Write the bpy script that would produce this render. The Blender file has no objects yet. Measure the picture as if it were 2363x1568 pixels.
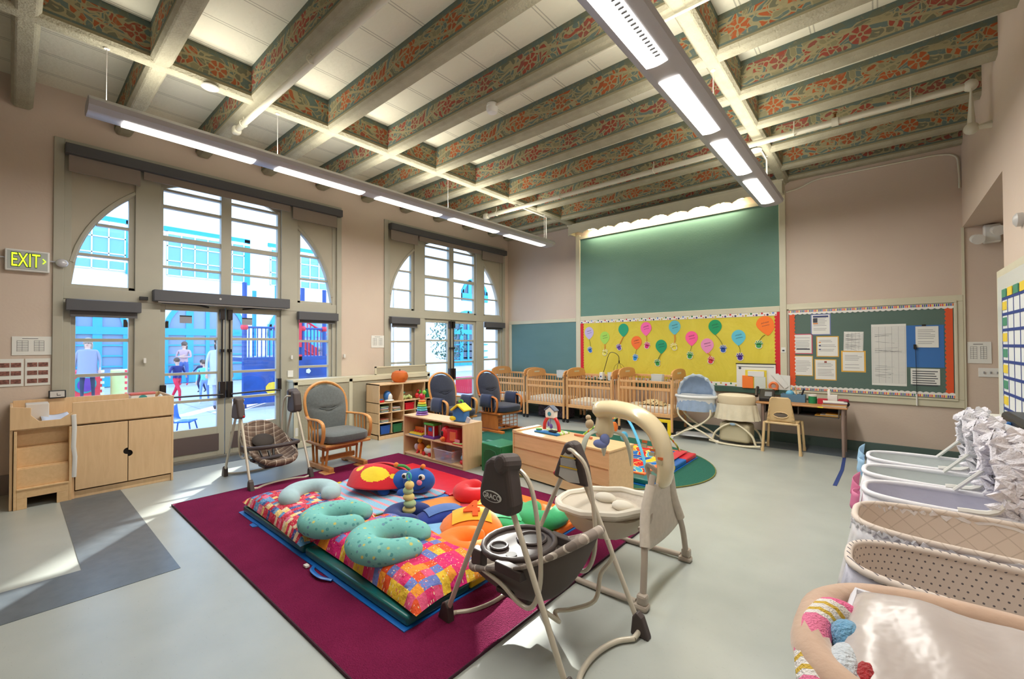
import bpy, math, random
from mathutils import Vector, Matrix, Euler
random.seed(7)
sc = bpy.context.scene
COL = sc.collection
# ---------------- camera ----------------
cam = bpy.data.cameras.new('camera'); camo = bpy.data.objects.new('camera', cam); COL.objects.link(camo)
FPX = 992.457
cam.sensor_fit = 'HORIZONTAL'; cam.sensor_width = 36.0; cam.lens = 36.0*FPX/2363.0
cam.shift_x = 0; cam.shift_y = 0; cam.clip_start = .05; cam.clip_end = 300
yaw, pit, rol = math.radians(40.6197), math.radians(.75475), math.radians(-.21362)
_f = Vector((-math.sin(yaw)*math.cos(pit), math.cos(yaw)*math.cos(pit), math.sin(pit)))
_r = Vector((math.cos(yaw), math.sin(yaw), 0)); _u = _r.cross(_f)
_R = math.cos(rol)*_r + math.sin(rol)*_u; _U = -math.sin(rol)*_r + math.cos(rol)*_u
camo.matrix_world = Matrix(((_R.x,_U.x,-_f.x,0),(_R.y,_U.y,-_f.y,0),(_R.z,_U.z,-_f.z,1.5),(0,0,0,1)))
sc.camera = camo
# ---------------- colour, world, sun ----------------
sc.view_settings.view_transform = 'Standard'; sc.view_settings.look = 'None'
sc.view_settings.gamma = 1; sc.view_settings.exposure = 0.24; sc.view_settings.use_curve_mapping = False
try:
    sc.cycles.max_bounces = 8; sc.cycles.diffuse_bounces = 5; sc.cycles.glossy_bounces = 4; sc.cycles.transparent_max_bounces = 16
    sc.cycles.sample_clamp_indirect = 4.0; sc.cycles.caustics_reflective = False; sc.cycles.caustics_refractive = False
    sc.cycles.use_denoising = True
except Exception: pass
SKY = 4.6; SUN = 15.0; LAMP_DOWN = 40; LAMP_UP = 25
w = bpy.data.worlds.new('sky'); sc.world = w; w.use_nodes = True
nt = w.node_tree; nt.nodes.clear()
wo = nt.nodes.new('ShaderNodeOutputWorld'); bg = nt.nodes.new('ShaderNodeBackground')
tc = nt.nodes.new('ShaderNodeTexCoord'); sp = nt.nodes.new('ShaderNodeSeparateXYZ'); rp = nt.nodes.new('ShaderNodeValToRGB')
nt.links.new(tc.outputs['Generated'], sp.inputs[0]); nt.links.new(sp.outputs[2], rp.inputs[0])
rp.color_ramp.elements[0].position = 0.0; rp.color_ramp.elements[0].color = (.54, .76, 1, 1)
rp.color_ramp.elements[1].position = .7; rp.color_ramp.elements[1].color = (.32, .56, 1, 1)
nt.links.new(rp.outputs[0], bg.inputs[0]); bg.inputs[1].default_value = SKY
nt.links.new(bg.outputs[0], wo.inputs[0])
sl = bpy.data.lights.new('sun', 'SUN'); sl.energy = SUN; sl.angle = math.radians(.6); sl.color = (1, .95, .86)
so = bpy.data.objects.new('sun', sl); COL.objects.link(so)
SUNDIR = Vector((.76, -.65, -math.tan(math.radians(24)))).normalized()
so.rotation_euler = SUNDIR.to_track_quat('-Z', 'Y').to_euler(); so.location = (-20, 20, 14)
# sampling portals for the sky seen through the two tall windows
for k, (yy, ww) in enumerate(((1.92, 3.0), (6.0, 3.0))):
    l = bpy.data.lights.new('window_portal', 'AREA'); l.shape = 'RECTANGLE'; l.size = ww; l.size_y = 3.3
    l.energy = 1; l.cycles.is_portal = True
    o = bpy.data.objects.new('window_portal', l); COL.objects.link(o)
    o.location = (-7.1, yy, 1.9); o.rotation_euler = Vector((1, 0, 0)).to_track_quat('-Z', 'Z').to_euler()

# ---------------- helpers ----------------
PI = math.pi
def lin(c):
    if isinstance(c, str): c = tuple(int(c[i:i+2], 16) for i in (0, 2, 4))
    return tuple(((v/255)/12.92 if v/255 <= .04045 else ((v/255+.055)/1.055)**2.4) for v in c[:3])
MATS = {}
def mat(name, col, rough=.6, metal=0, spec=.5, noise=0, nscale=20, bump=0, bscale=60, emit=0, alpha=1, trans=0, sheen=0, coat=0):
    if name in MATS: return MATS[name]
    m = bpy.data.materials.new(name); m.use_nodes = True; n = m.node_tree; b = n.nodes['Principled BSDF']
    c = lin(col); b.inputs['Base Color'].default_value = (*c, 1); b.inputs['Roughness'].default_value = rough
    b.inputs['Metallic'].default_value = metal; b.inputs['Specular IOR Level'].default_value = spec
    if sheen: b.inputs['Sheen Weight'].default_value = sheen
    if coat: b.inputs['Coat Weight'].default_value = coat; b.inputs['Coat Roughness'].default_value = .1
    if trans: b.inputs['Transmission Weight'].default_value = trans
    if alpha < 1: b.inputs['Alpha'].default_value = alpha
    if emit: b.inputs['Emission Color'].default_value = (*c, 1); b.inputs['Emission Strength'].default_value = emit
    if noise or bump:
        t = n.nodes.new('ShaderNodeTexCoord')
        if noise:
            x = n.nodes.new('ShaderNodeTexNoise'); x.inputs['Scale'].default_value = nscale; x.inputs['Detail'].default_value = 5
            n.links.new(t.outputs['Object'], x.inputs['Vector'])
            r = n.nodes.new('ShaderNodeValToRGB')
            r.color_ramp.elements[0].position = .3; r.color_ramp.elements[1].position = .7
            r.color_ramp.elements[0].color = (*[max(0, v*(1-noise)) for v in c], 1); r.color_ramp.elements[1].color = (*[min(1, v*(1+noise)) for v in c], 1)
            n.links.new(x.outputs[0], r.inputs[0]); n.links.new(r.outputs[0], b.inputs['Base Color'])
        if bump:
            x = n.nodes.new('ShaderNodeTexNoise'); x.inputs['Scale'].default_value = bscale; x.inputs['Detail'].default_value = 3
            n.links.new(t.outputs['Object'], x.inputs['Vector'])
            bp = n.nodes.new('ShaderNodeBump'); bp.inputs['Strength'].default_value = bump; bp.inputs['Distance'].default_value = .01
            n.links.new(x.outputs[0], bp.inputs['Height']); n.links.new(bp.outputs[0], b.inputs['Normal'])
    MATS[name] = m; return m
class NG:
    """small node-graph helper: every method returns a socket"""
    def __init__(s, name, rough=.7, spec=.4):
        s.m = bpy.data.materials.new(name); s.m.use_nodes = True; s.n = s.m.node_tree; s.b = s.n.nodes['Principled BSDF']
        s.b.inputs['Roughness'].default_value = rough; s.b.inputs['Specular IOR Level'].default_value = spec; MATS[name] = s.m
        s.t = s.n.nodes.new('ShaderNodeTexCoord')
    def put(s, i, v):
        if isinstance(v, bpy.types.NodeSocket): s.n.links.new(v, i)
        elif isinstance(v, (tuple, list)): i.default_value = (*v, 1) if len(i.default_value) == 4 and len(v) == 3 else v
        else: i.default_value = v
    def obj(s): return s.t.outputs['Object']
    def xyz(s, v=None):
        q = s.n.nodes.new('ShaderNodeSeparateXYZ'); s.put(q.inputs[0], v or s.obj()); return q.outputs
    def vec(s, x, y, z=0.0):
        q = s.n.nodes.new('ShaderNodeCombineXYZ'); s.put(q.inputs[0], x); s.put(q.inputs[1], y); s.put(q.inputs[2], z); return q.outputs[0]
    def ma(s, op, a, b=0.0, c=0.0):
        q = s.n.nodes.new('ShaderNodeMath'); q.operation = op; s.put(q.inputs[0], a); s.put(q.inputs[1], b); s.put(q.inputs[2], c); return q.outputs[0]
    def mix(s, f, a, b):
        q = s.n.nodes.new('ShaderNodeMix'); q.data_type = 'RGBA'; s.put(q.inputs[0], f); s.put(q.inputs[6], a); s.put(q.inputs[7], b); return q.outputs[2]
    def noise(s, v, sc_, d=3, col=False, dist=0.0):
        q = s.n.nodes.new('ShaderNodeTexNoise'); s.put(q.inputs['Vector'], v); q.inputs['Scale'].default_value = sc_; q.inputs['Detail'].default_value = d; q.inputs['Distortion'].default_value = dist
        return q.outputs[1 if col else 0]
    def vor(s, v, sc_, feat='F1', out=0, rnd=1.0):
        q = s.n.nodes.new('ShaderNodeTexVoronoi'); q.feature = feat; s.put(q.inputs['Vector'], v); q.inputs['Scale'].default_value = sc_; q.inputs['Randomness'].default_value = rnd
        return q.outputs[out]
    def madd(s, v, f, off):
        q = s.n.nodes.new('ShaderNodeVectorMath'); q.operation = 'MULTIPLY_ADD'; s.put(q.inputs[0], v); q.inputs[1].default_value = f; s.put(q.inputs[2], off); return q.outputs[0]
    def ramp(s, f, st, const=True):
        q = s.n.nodes.new('ShaderNodeValToRGB'); s.put(q.inputs[0], f); r = q.color_ramp
        if const: r.interpolation = 'CONSTANT'
        while len(r.elements) > 1: r.elements.remove(r.elements[-1])
        r.elements[0].position = st[0][0]; r.elements[0].color = (*lin(st[0][1]), 1)
        for p, c in st[1:]: e = r.elements.new(p); e.color = (*lin(c), 1)
        return q.outputs[0]
    def out(s, c, bump=None, bs=.3, bd=.01):
        s.put(s.b.inputs['Base Color'], c)
        if bump is not None:
            q = s.n.nodes.new('ShaderNodeBump'); q.inputs['Strength'].default_value = bs; q.inputs['Distance'].default_value = bd
            s.put(q.inputs['Height'], bump); s.n.links.new(q.outputs[0], s.b.inputs['Normal'])
        return s.m
def cr(path, k=6, closed=False):
    """Catmull-Rom through the points"""
    P = [Vector(p) for p in path]; n = len(P); out = []
    rng = range(n if closed else n-1)
    for i in rng:
        p1, p2 = P[i], P[(i+1) % n]
        p0 = P[(i-1) % n] if (closed or i > 0) else p1*2-p2
        p3 = P[(i+2) % n] if (closed or i < n-2) else p2*2-p1
        for j in range(k):
            t = j/k
            out.append(.5*((2*p1)+(p2-p0)*t+(2*p0-5*p1+4*p2-p3)*t*t+(3*p1-p0-3*p2+p3)*t**3))
    if not closed: out.append(P[-1])
    return out
class MB:
    def __init__(s): s.v = []; s.f = []; s.mi = []; s.c = 0
    def use(s, i): s.c = i; return s
    def add(s, v, f, T=None):
        o = len(s.v); s.v += [tuple(T @ Vector(p)) if T else tuple(p) for p in v]
        s.f += [tuple(o+i for i in q) for q in f]; s.mi += [s.c]*len(f); return s
    def box(s, x0, x1, y0, y1, z0, z1, T=None):
        v = [(x0,y0,z0),(x1,y0,z0),(x1,y1,z0),(x0,y1,z0),(x0,y0,z1),(x1,y0,z1),(x1,y1,z1),(x0,y1,z1)]
        return s.add(v, [(0,3,2,1),(4,5,6,7),(0,1,5,4),(1,2,6,5),(2,3,7,6),(3,0,4,7)], T)
    def prism(s, poly, ax, a0, a1, T=None):
        """poly: 2-D outline; ax: extrusion axis; x -> (y,z), y -> (x,z), z -> (x,y)"""
        n = len(poly)
        def p(q, a): return {'x': (a, q[0], q[1]), 'y': (q[0], a, q[1]), 'z': (q[0], q[1], a)}[ax]
        v = [p(q, a0) for q in poly]+[p(q, a1) for q in poly]
        area = sum(poly[i][0]*poly[(i+1) % n][1]-poly[(i+1) % n][0]*poly[i][1] for i in range(n))
        flip = (area < 0) ^ (a1 < a0) ^ (ax == 'y')
        F = [tuple(range(n))[::-1], tuple(range(n, 2*n))]+[(i, (i+1) % n, n+(i+1) % n, n+i) for i in range(n)]
        if flip: F = [q[::-1] for q in F]
        return s.add(v, F, T)
    def tube(s, path, r, n=8, closed=False, cap=True, flat=1.0):
        P = [Vector(p) for p in path]; m = len(P); R = r if isinstance(r, (list, tuple)) else [r]*m
        T = []
        for i in range(m):
            a = P[(i-1) % m] if (closed or i > 0) else P[i]; b = P[(i+1) % m] if (closed or i < m-1) else P[i]
            d = (b-a); T.append(d.normalized() if d.length > 1e-9 else Vector((0, 0, 1)))
        up = Vector((0, 0, 1)) if abs(T[0].z) < .9 else Vector((1, 0, 0))
        nr = (up-T[0]*up.dot(T[0])).normalized(); v = []
        for i in range(m):
            nr = (nr-T[i]*nr.dot(T[i]));  nr = nr.normalized() if nr.length > 1e-6 else Vector((1, 0, 0)); bn = T[i].cross(nr)
            for j in range(n):
                a = 2*PI*j/n; v.append(P[i]+(bn*math.cos(a)+nr*math.sin(a)*flat)*R[i])
        f = []
        for i in range(m if closed else m-1):
            for j in range(n):
                f.append((i*n+j, i*n+(j+1) % n, ((i+1) % m)*n+(j+1) % n, ((i+1) % m)*n+j))
        if cap and not closed: f += [tuple(range(n))[::-1], tuple(range((m-1)*n, m*n))]
        return s.add(v, f)
    def cyl(s, p0, p1, r0, r1=None, n=16): return s.tube([p0, p1], [r0, r0 if r1 is None else r1], n)
    def lathe(s, prof, n=24, c=(0, 0, 0), sx=1, sy=1, T=None, wob=None):
        v = []
        for (r, z) in prof:
            for j in range(n):
                a = 2*PI*j/n; k = wob(a, z) if wob else 1
                v.append((c[0]+r*k*math.cos(a)*sx, c[1]+r*k*math.sin(a)*sy, c[2]+z))
        m = len(prof); f = [(i*n+j, i*n+(j+1) % n, (i+1)*n+(j+1) % n, (i+1)*n+j) for i in range(m-1) for j in range(n)]
        f += [tuple(range(n))[::-1], tuple(range((m-1)*n, m*n))]
        return s.add(v, f, T)
    def ell(s, c, r, n=16, m=10, T=None, p=1.0):
        def sg(x): return math.copysign(abs(x)**p, x)
        v = []
        for i in range(m+1):
            t = -PI/2+PI*i/m
            for j in range(n):
                a = 2*PI*j/n; v.append((c[0]+r[0]*sg(math.cos(t))*sg(math.cos(a)), c[1]+r[1]*sg(math.cos(t))*sg(math.sin(a)), c[2]+r[2]*sg(math.sin(t))))
        f = [(i*n+j, i*n+(j+1) % n, (i+1)*n+(j+1) % n, (i+1)*n+j) for i in range(m) for j in range(n)]
        return s.add(v, f, T)
    def grid(s, fn, nu, nv, cu=False, cv=False, T=None, matfn=None):
        U = nu if cu else nu+1; V = nv if cv else nv+1
        v = [fn(i/nu, j/nv) for i in range(U) for j in range(V)]
        f = []; o = len(s.v)
        for i in range(nu):
            for j in range(nv):
                a, b = i, (i+1) % U; c, d = j, (j+1) % V
                f.append((a*V+c, b*V+c, b*V+d, a*V+d))
        s.add(v, f, T)
        if matfn:
            k = len(s.mi)-nu*nv
            for i in range(nu):
                for j in range(nv): s.mi[k+i*nv+j] = matfn((i+.5)/nu, (j+.5)/nv)
        return s
    def disc(s, c, r, n=16, ax='z', th=.004):
        p = [(r*math.cos(2*PI*i/n), r*math.sin(2*PI*i/n)) for i in range(n)]
        if ax == 'y': return s.prism([(c[0]+a, c[2]+b) for a, b in p], 'y', c[1], c[1]+th)
        if ax == 'x': return s.prism([(c[1]+a, c[2]+b) for a, b in p], 'x', c[0], c[0]+th)
        return s.prism([(c[0]+a, c[1]+b) for a, b in p], 'z', c[2], c[2]+th)
    def build(s, name, mats, parent=None, bevel=0, smooth=False, loc=None, rz=0, solid=0, sub=0, ang=40, rot=None, seg=2):
        me = bpy.data.meshes.new(name); me.from_pydata(s.v, [], s.f); 
        if not isinstance(mats, (list, tuple)): mats = [mats]
        for m in mats: me.materials.append(m)
        if len(mats) > 1: me.polygons.foreach_set('material_index', s.mi)
        me.validate(); me.update()
        o = bpy.data.objects.new(name, me); COL.objects.link(o)
        if parent: o.parent = parent
        if loc: o.location = loc
        if rz: o.rotation_euler = (0, 0, rz)
        if rot: o.rotation_euler = rot
        if solid: q = o.modifiers.new('solid', 'SOLIDIFY'); q.thickness = solid; q.offset = 0
        if bevel: q = o.modifiers.new('bevel', 'BEVEL'); q.width = bevel; q.segments = seg; q.limit_method = 'ANGLE'; q.angle_limit = math.radians(35)
        if sub: q = o.modifiers.new('sub', 'SUBSURF'); q.levels = q.render_levels = sub
        if smooth or sub:
            me.shade_smooth()
            if not sub: me.set_sharp_from_angle(angle=math.radians(ang))
        return o
def tag(o, label, cat, group=None, kind=None):
    if label: o['label'] = label
    if cat: o['category'] = cat
    if group: o['group'] = group
    if kind: o['kind'] = kind
    return o
def thing(name, label, cat, loc=(0, 0, 0), rz=0, group=None):
    o = bpy.data.objects.new(name, None); COL.objects.link(o); o.empty_display_size = .05
    o.location = loc; o.rotation_euler = (0, 0, rz); return tag(o, label, cat, group)
def lab(o, l): o['label'] = l; return o
def struct(o): o['kind'] = 'structure'; return o
def dup(root, loc, rz=None, label=None, group=None):
    r = root.copy(); COL.objects.link(r); r.location = loc
    if rz is not None: r.rotation_euler = (0, 0, rz)
    if label: r['label'] = label
    if group: r['group'] = group
    for ch in list(root.children):
        c = ch.copy(); COL.objects.link(c); c.parent = r
        for g in list(ch.children):
            d = g.copy(); COL.objects.link(d); d.parent = c
    return r
def text(s, name, size, m, parent, loc, rot, ext=.0015, align='CENTER', sx=1.0, off=0):
    cu = bpy.data.curves.new(name, 'FONT'); cu.body = s; cu.size = size; cu.extrude = ext; cu.align_x = align; cu.align_y = 'CENTER'; cu.offset = off; cu.resolution_u = 2
    cu.materials.append(m); o = bpy.data.objects.new(name, cu); COL.objects.link(o); o.parent = parent
    me = bpy.data.meshes.new_from_object(o); bpy.data.objects.remove(o); bpy.data.curves.remove(cu); me.materials.clear(); me.materials.append(m)
    o = bpy.data.objects.new(name, me); COL.objects.link(o); o.parent = parent
    o.location = loc; o.rotation_euler = rot; o.scale = (sx, 1, 1); return o
FACE_X = (PI/2, 0, PI/2)      # text read from +X
FACE_Y = (PI/2, 0, 0)         # text read from -Y
FACE_XN = (PI/2, 0, -PI/2)    # text read from -X
def rotz(a, c=(0, 0, 0)): return Matrix.Translation(c) @ Matrix.Rotation(a, 4, 'Z')
def RT(loc, rx=0, ry=0, rz=0): return Matrix.Translation(loc) @ Euler((rx, ry, rz)).to_matrix().to_4x4()
# ---------------- materials of the room ----------------
g = NG('wall_paint', .85, .25); v = g.noise(g.obj(), 1.2, 4); v2 = g.noise(g.obj(), 40, 3)
PLASTER = g.out(g.mix(v, lin((200,180,166)), lin((212,198,182))), v2, .12, .01)
TRIM = mat('cream_trim_paint', (205,200,176), .5, noise=.04, nscale=3)
FRAME = mat('window_frame_paint', (172,168,152), .5, noise=.04, nscale=3)
SPAND = mat('arch_panel_paint', (176,168,150), .6, noise=.05, nscale=2)
g = NG('marmoleum', .28, .45); v = g.noise(g.obj(), 3.0, 6); vs = g.noise(g.madd(g.obj(), (1, 2.2, 1), (0, 0, 0)), 48, 8, dist=2.5)
c = g.mix(g.ma('MULTIPLY', v, .9), lin((156,162,157)), lin((182,187,181)))
vs2 = g.vor(g.madd(g.noise(g.obj(), 30, 3, col=True), (.06, .06, 0), g.madd(g.obj(), (1, 2.6, 1), (0, 0, 0))), 26, 'F1', 0); c = g.mix(g.ma('MULTIPLY', g.ma('LESS_THAN', vs2, .10), .30), c, lin((130,132,118)))
FLOOR = g.out(c)
g = NG('marmoleum_dark', .3, .45); v = g.noise(g.obj(), 12, 7); FLOORD = g.out(g.mix(v, lin((74,84,92)), lin((106,116,124))))
g = NG('ceiling_board', .8, .25); y = g.xyz()
fx = g.ma('FRACT', g.ma('DIVIDE', g.ma('ADD', y[0], 20.0), .43)); e = g.ma('LESS_THAN', g.ma('ABSOLUTE', g.ma('SUBTRACT', g.ma('ABSOLUTE', g.ma('SUBTRACT', fx, .5)), .035)), .012)
nb = g.noise(g.obj(), 22, 4); CEIL = g.out(g.mix(g.ma('MULTIPLY', e, .5), lin((226,224,206)), lin((120,118,104))), g.ma('SUBTRACT', nb, g.ma('MULTIPLY', e, 2.0)), .35, .02)
def painted(name, ax, warm, off):
    """stencilled scroll-and-flower ornament on the sides of a ceiling beam; ax = run of the beam"""
    g = NG(name, .85, .2); q = g.xyz(); run = g.ma('ADD', q[ax], off); z = q[2]
    uv = g.vec(run, g.ma('MULTIPLY', z, 1.15), 0.0)
    w1 = g.noise(uv, 3.2, 2, col=True); wp = g.madd(w1, (.55, .55, 0), uv)
    cell = g.vor(wp, 15, 'DISTANCE_TO_EDGE'); cc = g.vor(wp, 15, 'F1', 1); rnd = g.xyz(cc)[0]
    body = g.ramp(rnd, [(0, (112,112,94)), (.20, (100,116,112)), (.42, (136,132,104)), (.52, warm[0]), (.74, (104,118,114)), (.86, warm[1])])
    period = 1.17; u = g.ma('MULTIPLY', g.ma('SUBTRACT', g.ma('FRACT', g.ma('DIVIDE', run, period)), .5), period)
    def flower(cx, cz, R, pet, base):
        dx = g.ma('SUBTRACT', u, cx); dz = g.ma('SUBTRACT', z, cz); r = g.ma('SQRT', g.ma('ADD', g.ma('MULTIPLY', dx, dx), g.ma('MULTIPLY', dz, dz)))
        th = g.ma('ARCTAN2', dz, dx); k = g.ma('ABSOLUTE', g.ma('COSINE', g.ma('MULTIPLY', th, pet)))
        inside = g.ma('LESS_THAN', r, R); petal = g.ma('MULTIPLY', g.ma('GREATER_THAN', k, .45), g.ma('GREATER_THAN', r, R*.34)); core = g.ma('LESS_THAN', r, R*.2)
        return inside, g.mix(g.ma('MAXIMUM', petal, core), lin((158,148,116)), lin(base))
    line = g.ma('LESS_THAN', cell, .085)
    c = g.mix(line, body, lin((156,148,116)))
    # flowing stem wave
    wv = g.ma('ABSOLUTE', g.ma('SUBTRACT', g.ma('ADD', z, g.ma('MULTIPLY', g.ma('SINE', g.ma('MULTIPLY', run, 2*PI/period)), -.055)), 4.15))
    c = g.mix(g.ma('LESS_THAN', wv, .011), c, lin((160,150,118)))
    for cx, cz, R, pet, b in ((-.29, 4.14, .075, 3, warm[0]), (.29, 4.16, .065, 2.5, warm[1])):
        i, fc = flower(cx, cz, R, pet, b); c = g.mix(i, c, fc)
    # plain bands at top and bottom
    teal = g.mix(g.ma('GREATER_THAN', g.noise(uv, 9, 3), .5), lin((106,112,98)), lin((98,112,106)))
    c = g.mix(g.ma('GREATER_THAN', z, 4.255), c, teal); c = g.mix(g.ma('LESS_THAN', z, 4.055), c, teal)
    c = g.mix(g.ma('LESS_THAN', z, 4.035), c, lin((148,140,112)))
    wear = g.noise(g.obj(), 30, 5); c = g.mix(g.ma('MULTIPLY', g.ma('GREATER_THAN', wear, .6), .35), c, lin((140,134,108)))
    return g.out(c, wear, .3, .01)
ORN = [painted('beam_ornament_orange', 0, ((168,92,56), (156,88,58)), 0.0), painted('beam_ornament_red', 0, ((152,78,66), (140,84,74)), .4)]
ORNY = painted('rib_ornament', 1, ((160,92,60), (150,84,66)), .2)
g = NG('beam_underside', .8, .3); v = g.noise(g.obj(), 8, 6); v2 = g.noise(g.obj(), 60, 4); BEAM = g.out(g.mix(v, lin((146,141,120)), lin((178,173,152))), v2, .5, .02)
GLASS = None
def glassmat():
    m = bpy.data.materials.new('window_glass'); m.use_nodes = True; n = m.node_tree; n.nodes.clear()
    o = n.nodes.new('ShaderNodeOutputMaterial'); mx = n.nodes.new('ShaderNodeMixShader'); t = n.nodes.new('ShaderNodeBsdfTransparent'); gl = n.nodes.new('ShaderNodeBsdfGlossy')
    t.inputs[0].default_value = (.97, .99, 1, 1); gl.inputs['Roughness'].default_value = .02; mx.inputs[0].default_value = .05
    n.links.new(t.outputs[0], mx.inputs[1]); n.links.new(gl.outputs[0], mx.inputs[2]); n.links.new(mx.outputs[0], o.inputs[0]); return m
GLASS = glassmat()
DARK = mat('charcoal_shade_box', (78,78,82), .6); DARKF = mat('charcoal_shade_fabric', (96,94,94), .85)
SHFAB = mat('grey_roller_fabric', (150,138,130), .85)
BRONZE = mat('dark_bronze_metal', (52,46,44), .35, .6)
KICK = mat('brown_kick_plate', (92,78,76), .5)
WHITE = mat('white_paint', (232,230,224), .45)
WHITEP = mat('white_plastic', (226,226,222), .35)
BLACK = mat('black_plastic', (28,27,28), .35)
# ---------------- shell ----------------
XL, XR, YB, YF, ZC = -6.77, .79, 7.75, -2.6, 4.31
W = .3
b = MB(); b.box(XL-.0, 2.2, YF-.2, YB+.2, -.12, 0); struct(b.build('floor', FLOOR))
b = MB()
b.box(-4.087, -3.612, YF, .76, 0, .0025); b.box(XL, -4.087, .32, .76, 0, .0025); b.box(XL, 2.2, 7.19, YB, 0, .0025); b.box(XL, -6.42, .76, 7.19, 0, .0025)
struct(b.build('floor_border_inlay', FLOORD))
b = MB(); b.box(XL-W, XR+.6, YF-.2, YB+.2, ZC, ZC+.15); struct(b.build('ceiling', CEIL))
W1, W2 = (.29, 3.55), (4.36, 7.62); ZT = 3.78
b = MB()
for a, c in ((YF-.2, W1[0]), (W1[1], W2[0]), (W2[1], YB+.2)): b.box(XL-W, XL, a, c, -.12, ZC)
for a, c in (W1, W2): b.box(XL-W, XL, a, c, ZT, ZC)
struct(b.build('wall_left', PLASTER))
b = MB(); b.box(XL-W, 2.4, YB, YB+.25, -.12, ZC); struct(b.build('wall_back', PLASTER))
b = MB(); b.box(XR, XR+.55, YF-.2, 5.41, -.12, ZC); b.box(XR, XR+.55, 5.41, YB, 2.95, ZC); b.box(2.15, 2.4, 5.2, YB, -.12, ZC); b.box(XR+.55, 2.15, 5.16, 5.41, -.12, ZC); b.box(XR+.55, 2.15, 5.41, YB, 2.95, 3.1)
struct(b.build('wall_right', PLASTER))
b = MB(); b.box(XL-W, XR+.6, YF-.2, YF, -.12, ZC); struct(b.build('wall_front', PLASTER))
# beams along X
def beam_prof(y0, w=.155, zb=3.98):
    return [(y0, ZC+.02), (y0, zb+.035), (y0+.022, zb+.006), (y0+.035, zb), (y0+w-.035, zb), (y0+w-.022, zb+.006), (y0+w, zb+.035), (y0+w, ZC+.02)]
def beamobj(name, ctr, x0, x1, sidem, along='x', w=.155, zb=3.98, tip=False):
    P = beam_prof(ctr-w/2, w, zb); b = MB(); n = len(P)
    def pt(q, a, lift=0): return (a, q[0], q[1]+lift) if along == 'x' else (q[0], a, q[1]+lift)
    v = []
    secs = [(x0, .022 if tip else 0), (x0+.03, 0), (x1, 0)] if tip else [(x0, 0), (x1, 0)]
    for a, l in secs:
        for q in P: v.append(pt(q, a, l if q[1] < zb+.04 else 0))
    f = []; mi = []
    for s_ in range(len(secs)-1):
        for i in range(n-1):
            f.append((s_*n+i, s_*n+i+1, (s_+1)*n+i+1, (s_+1)*n+i)); mi.append(0 if i in (0, n-2) else 1)
    f += [tuple(range(n)), tuple(range((len(secs)-1)*n, len(secs)*n))]; mi += [1, 1]
    b.v = v; b.f = f; b.mi = mi
    o = b.build(name, [sidem, BEAM]); return struct(o)
for k in range(-4, 9):
    yc = .845+.786*k
    beamobj('ceiling_beam', yc, XL+.0, XR+.25, ORN[k % 2], tip=True)
beamobj('ceiling_beam', 7.67, XL, XR+.25, ORN[1], tip=True)
for xc in (-4.84, -1.10):
    beamobj('ceiling_cross_rib', xc, YF, YB, ORNY, along='y', w=.15, zb=3.975)
# pilaster strips on the right wall by the pipe
b = MB(); b.box(XR-.012, XR+.012, 7.725, 7.748, 0, 2.95); struct(b.build('trim_5', TRIM))
# baseboards
BASEB = mat('green_baseboard', (84,104,98), .5)
b = MB(); b.box(-1.12, XR+.02, YB-.025, YB, 0, .14); b.box(XR, 2.15, YB-.03, YB, 0, .14); b.box(XL, -1.12, YB-.025, YB, 0, .14); struct(b.build('baseboard_back', BASEB, bevel=.004))
b = MB(); b.box(XL, XL+.02, YF, .29, 0, .2); b.box(XL, XL+.02, 3.55, 4.36, 0, .14); struct(b.build('baseboard_left', mat('grey_baseboard', (140,130,126), .6)))
b = MB(); b.box(XR-.02, XR, YF, 5.41, 0, .14); struct(b.build('baseboard_right', BASEB))
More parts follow.
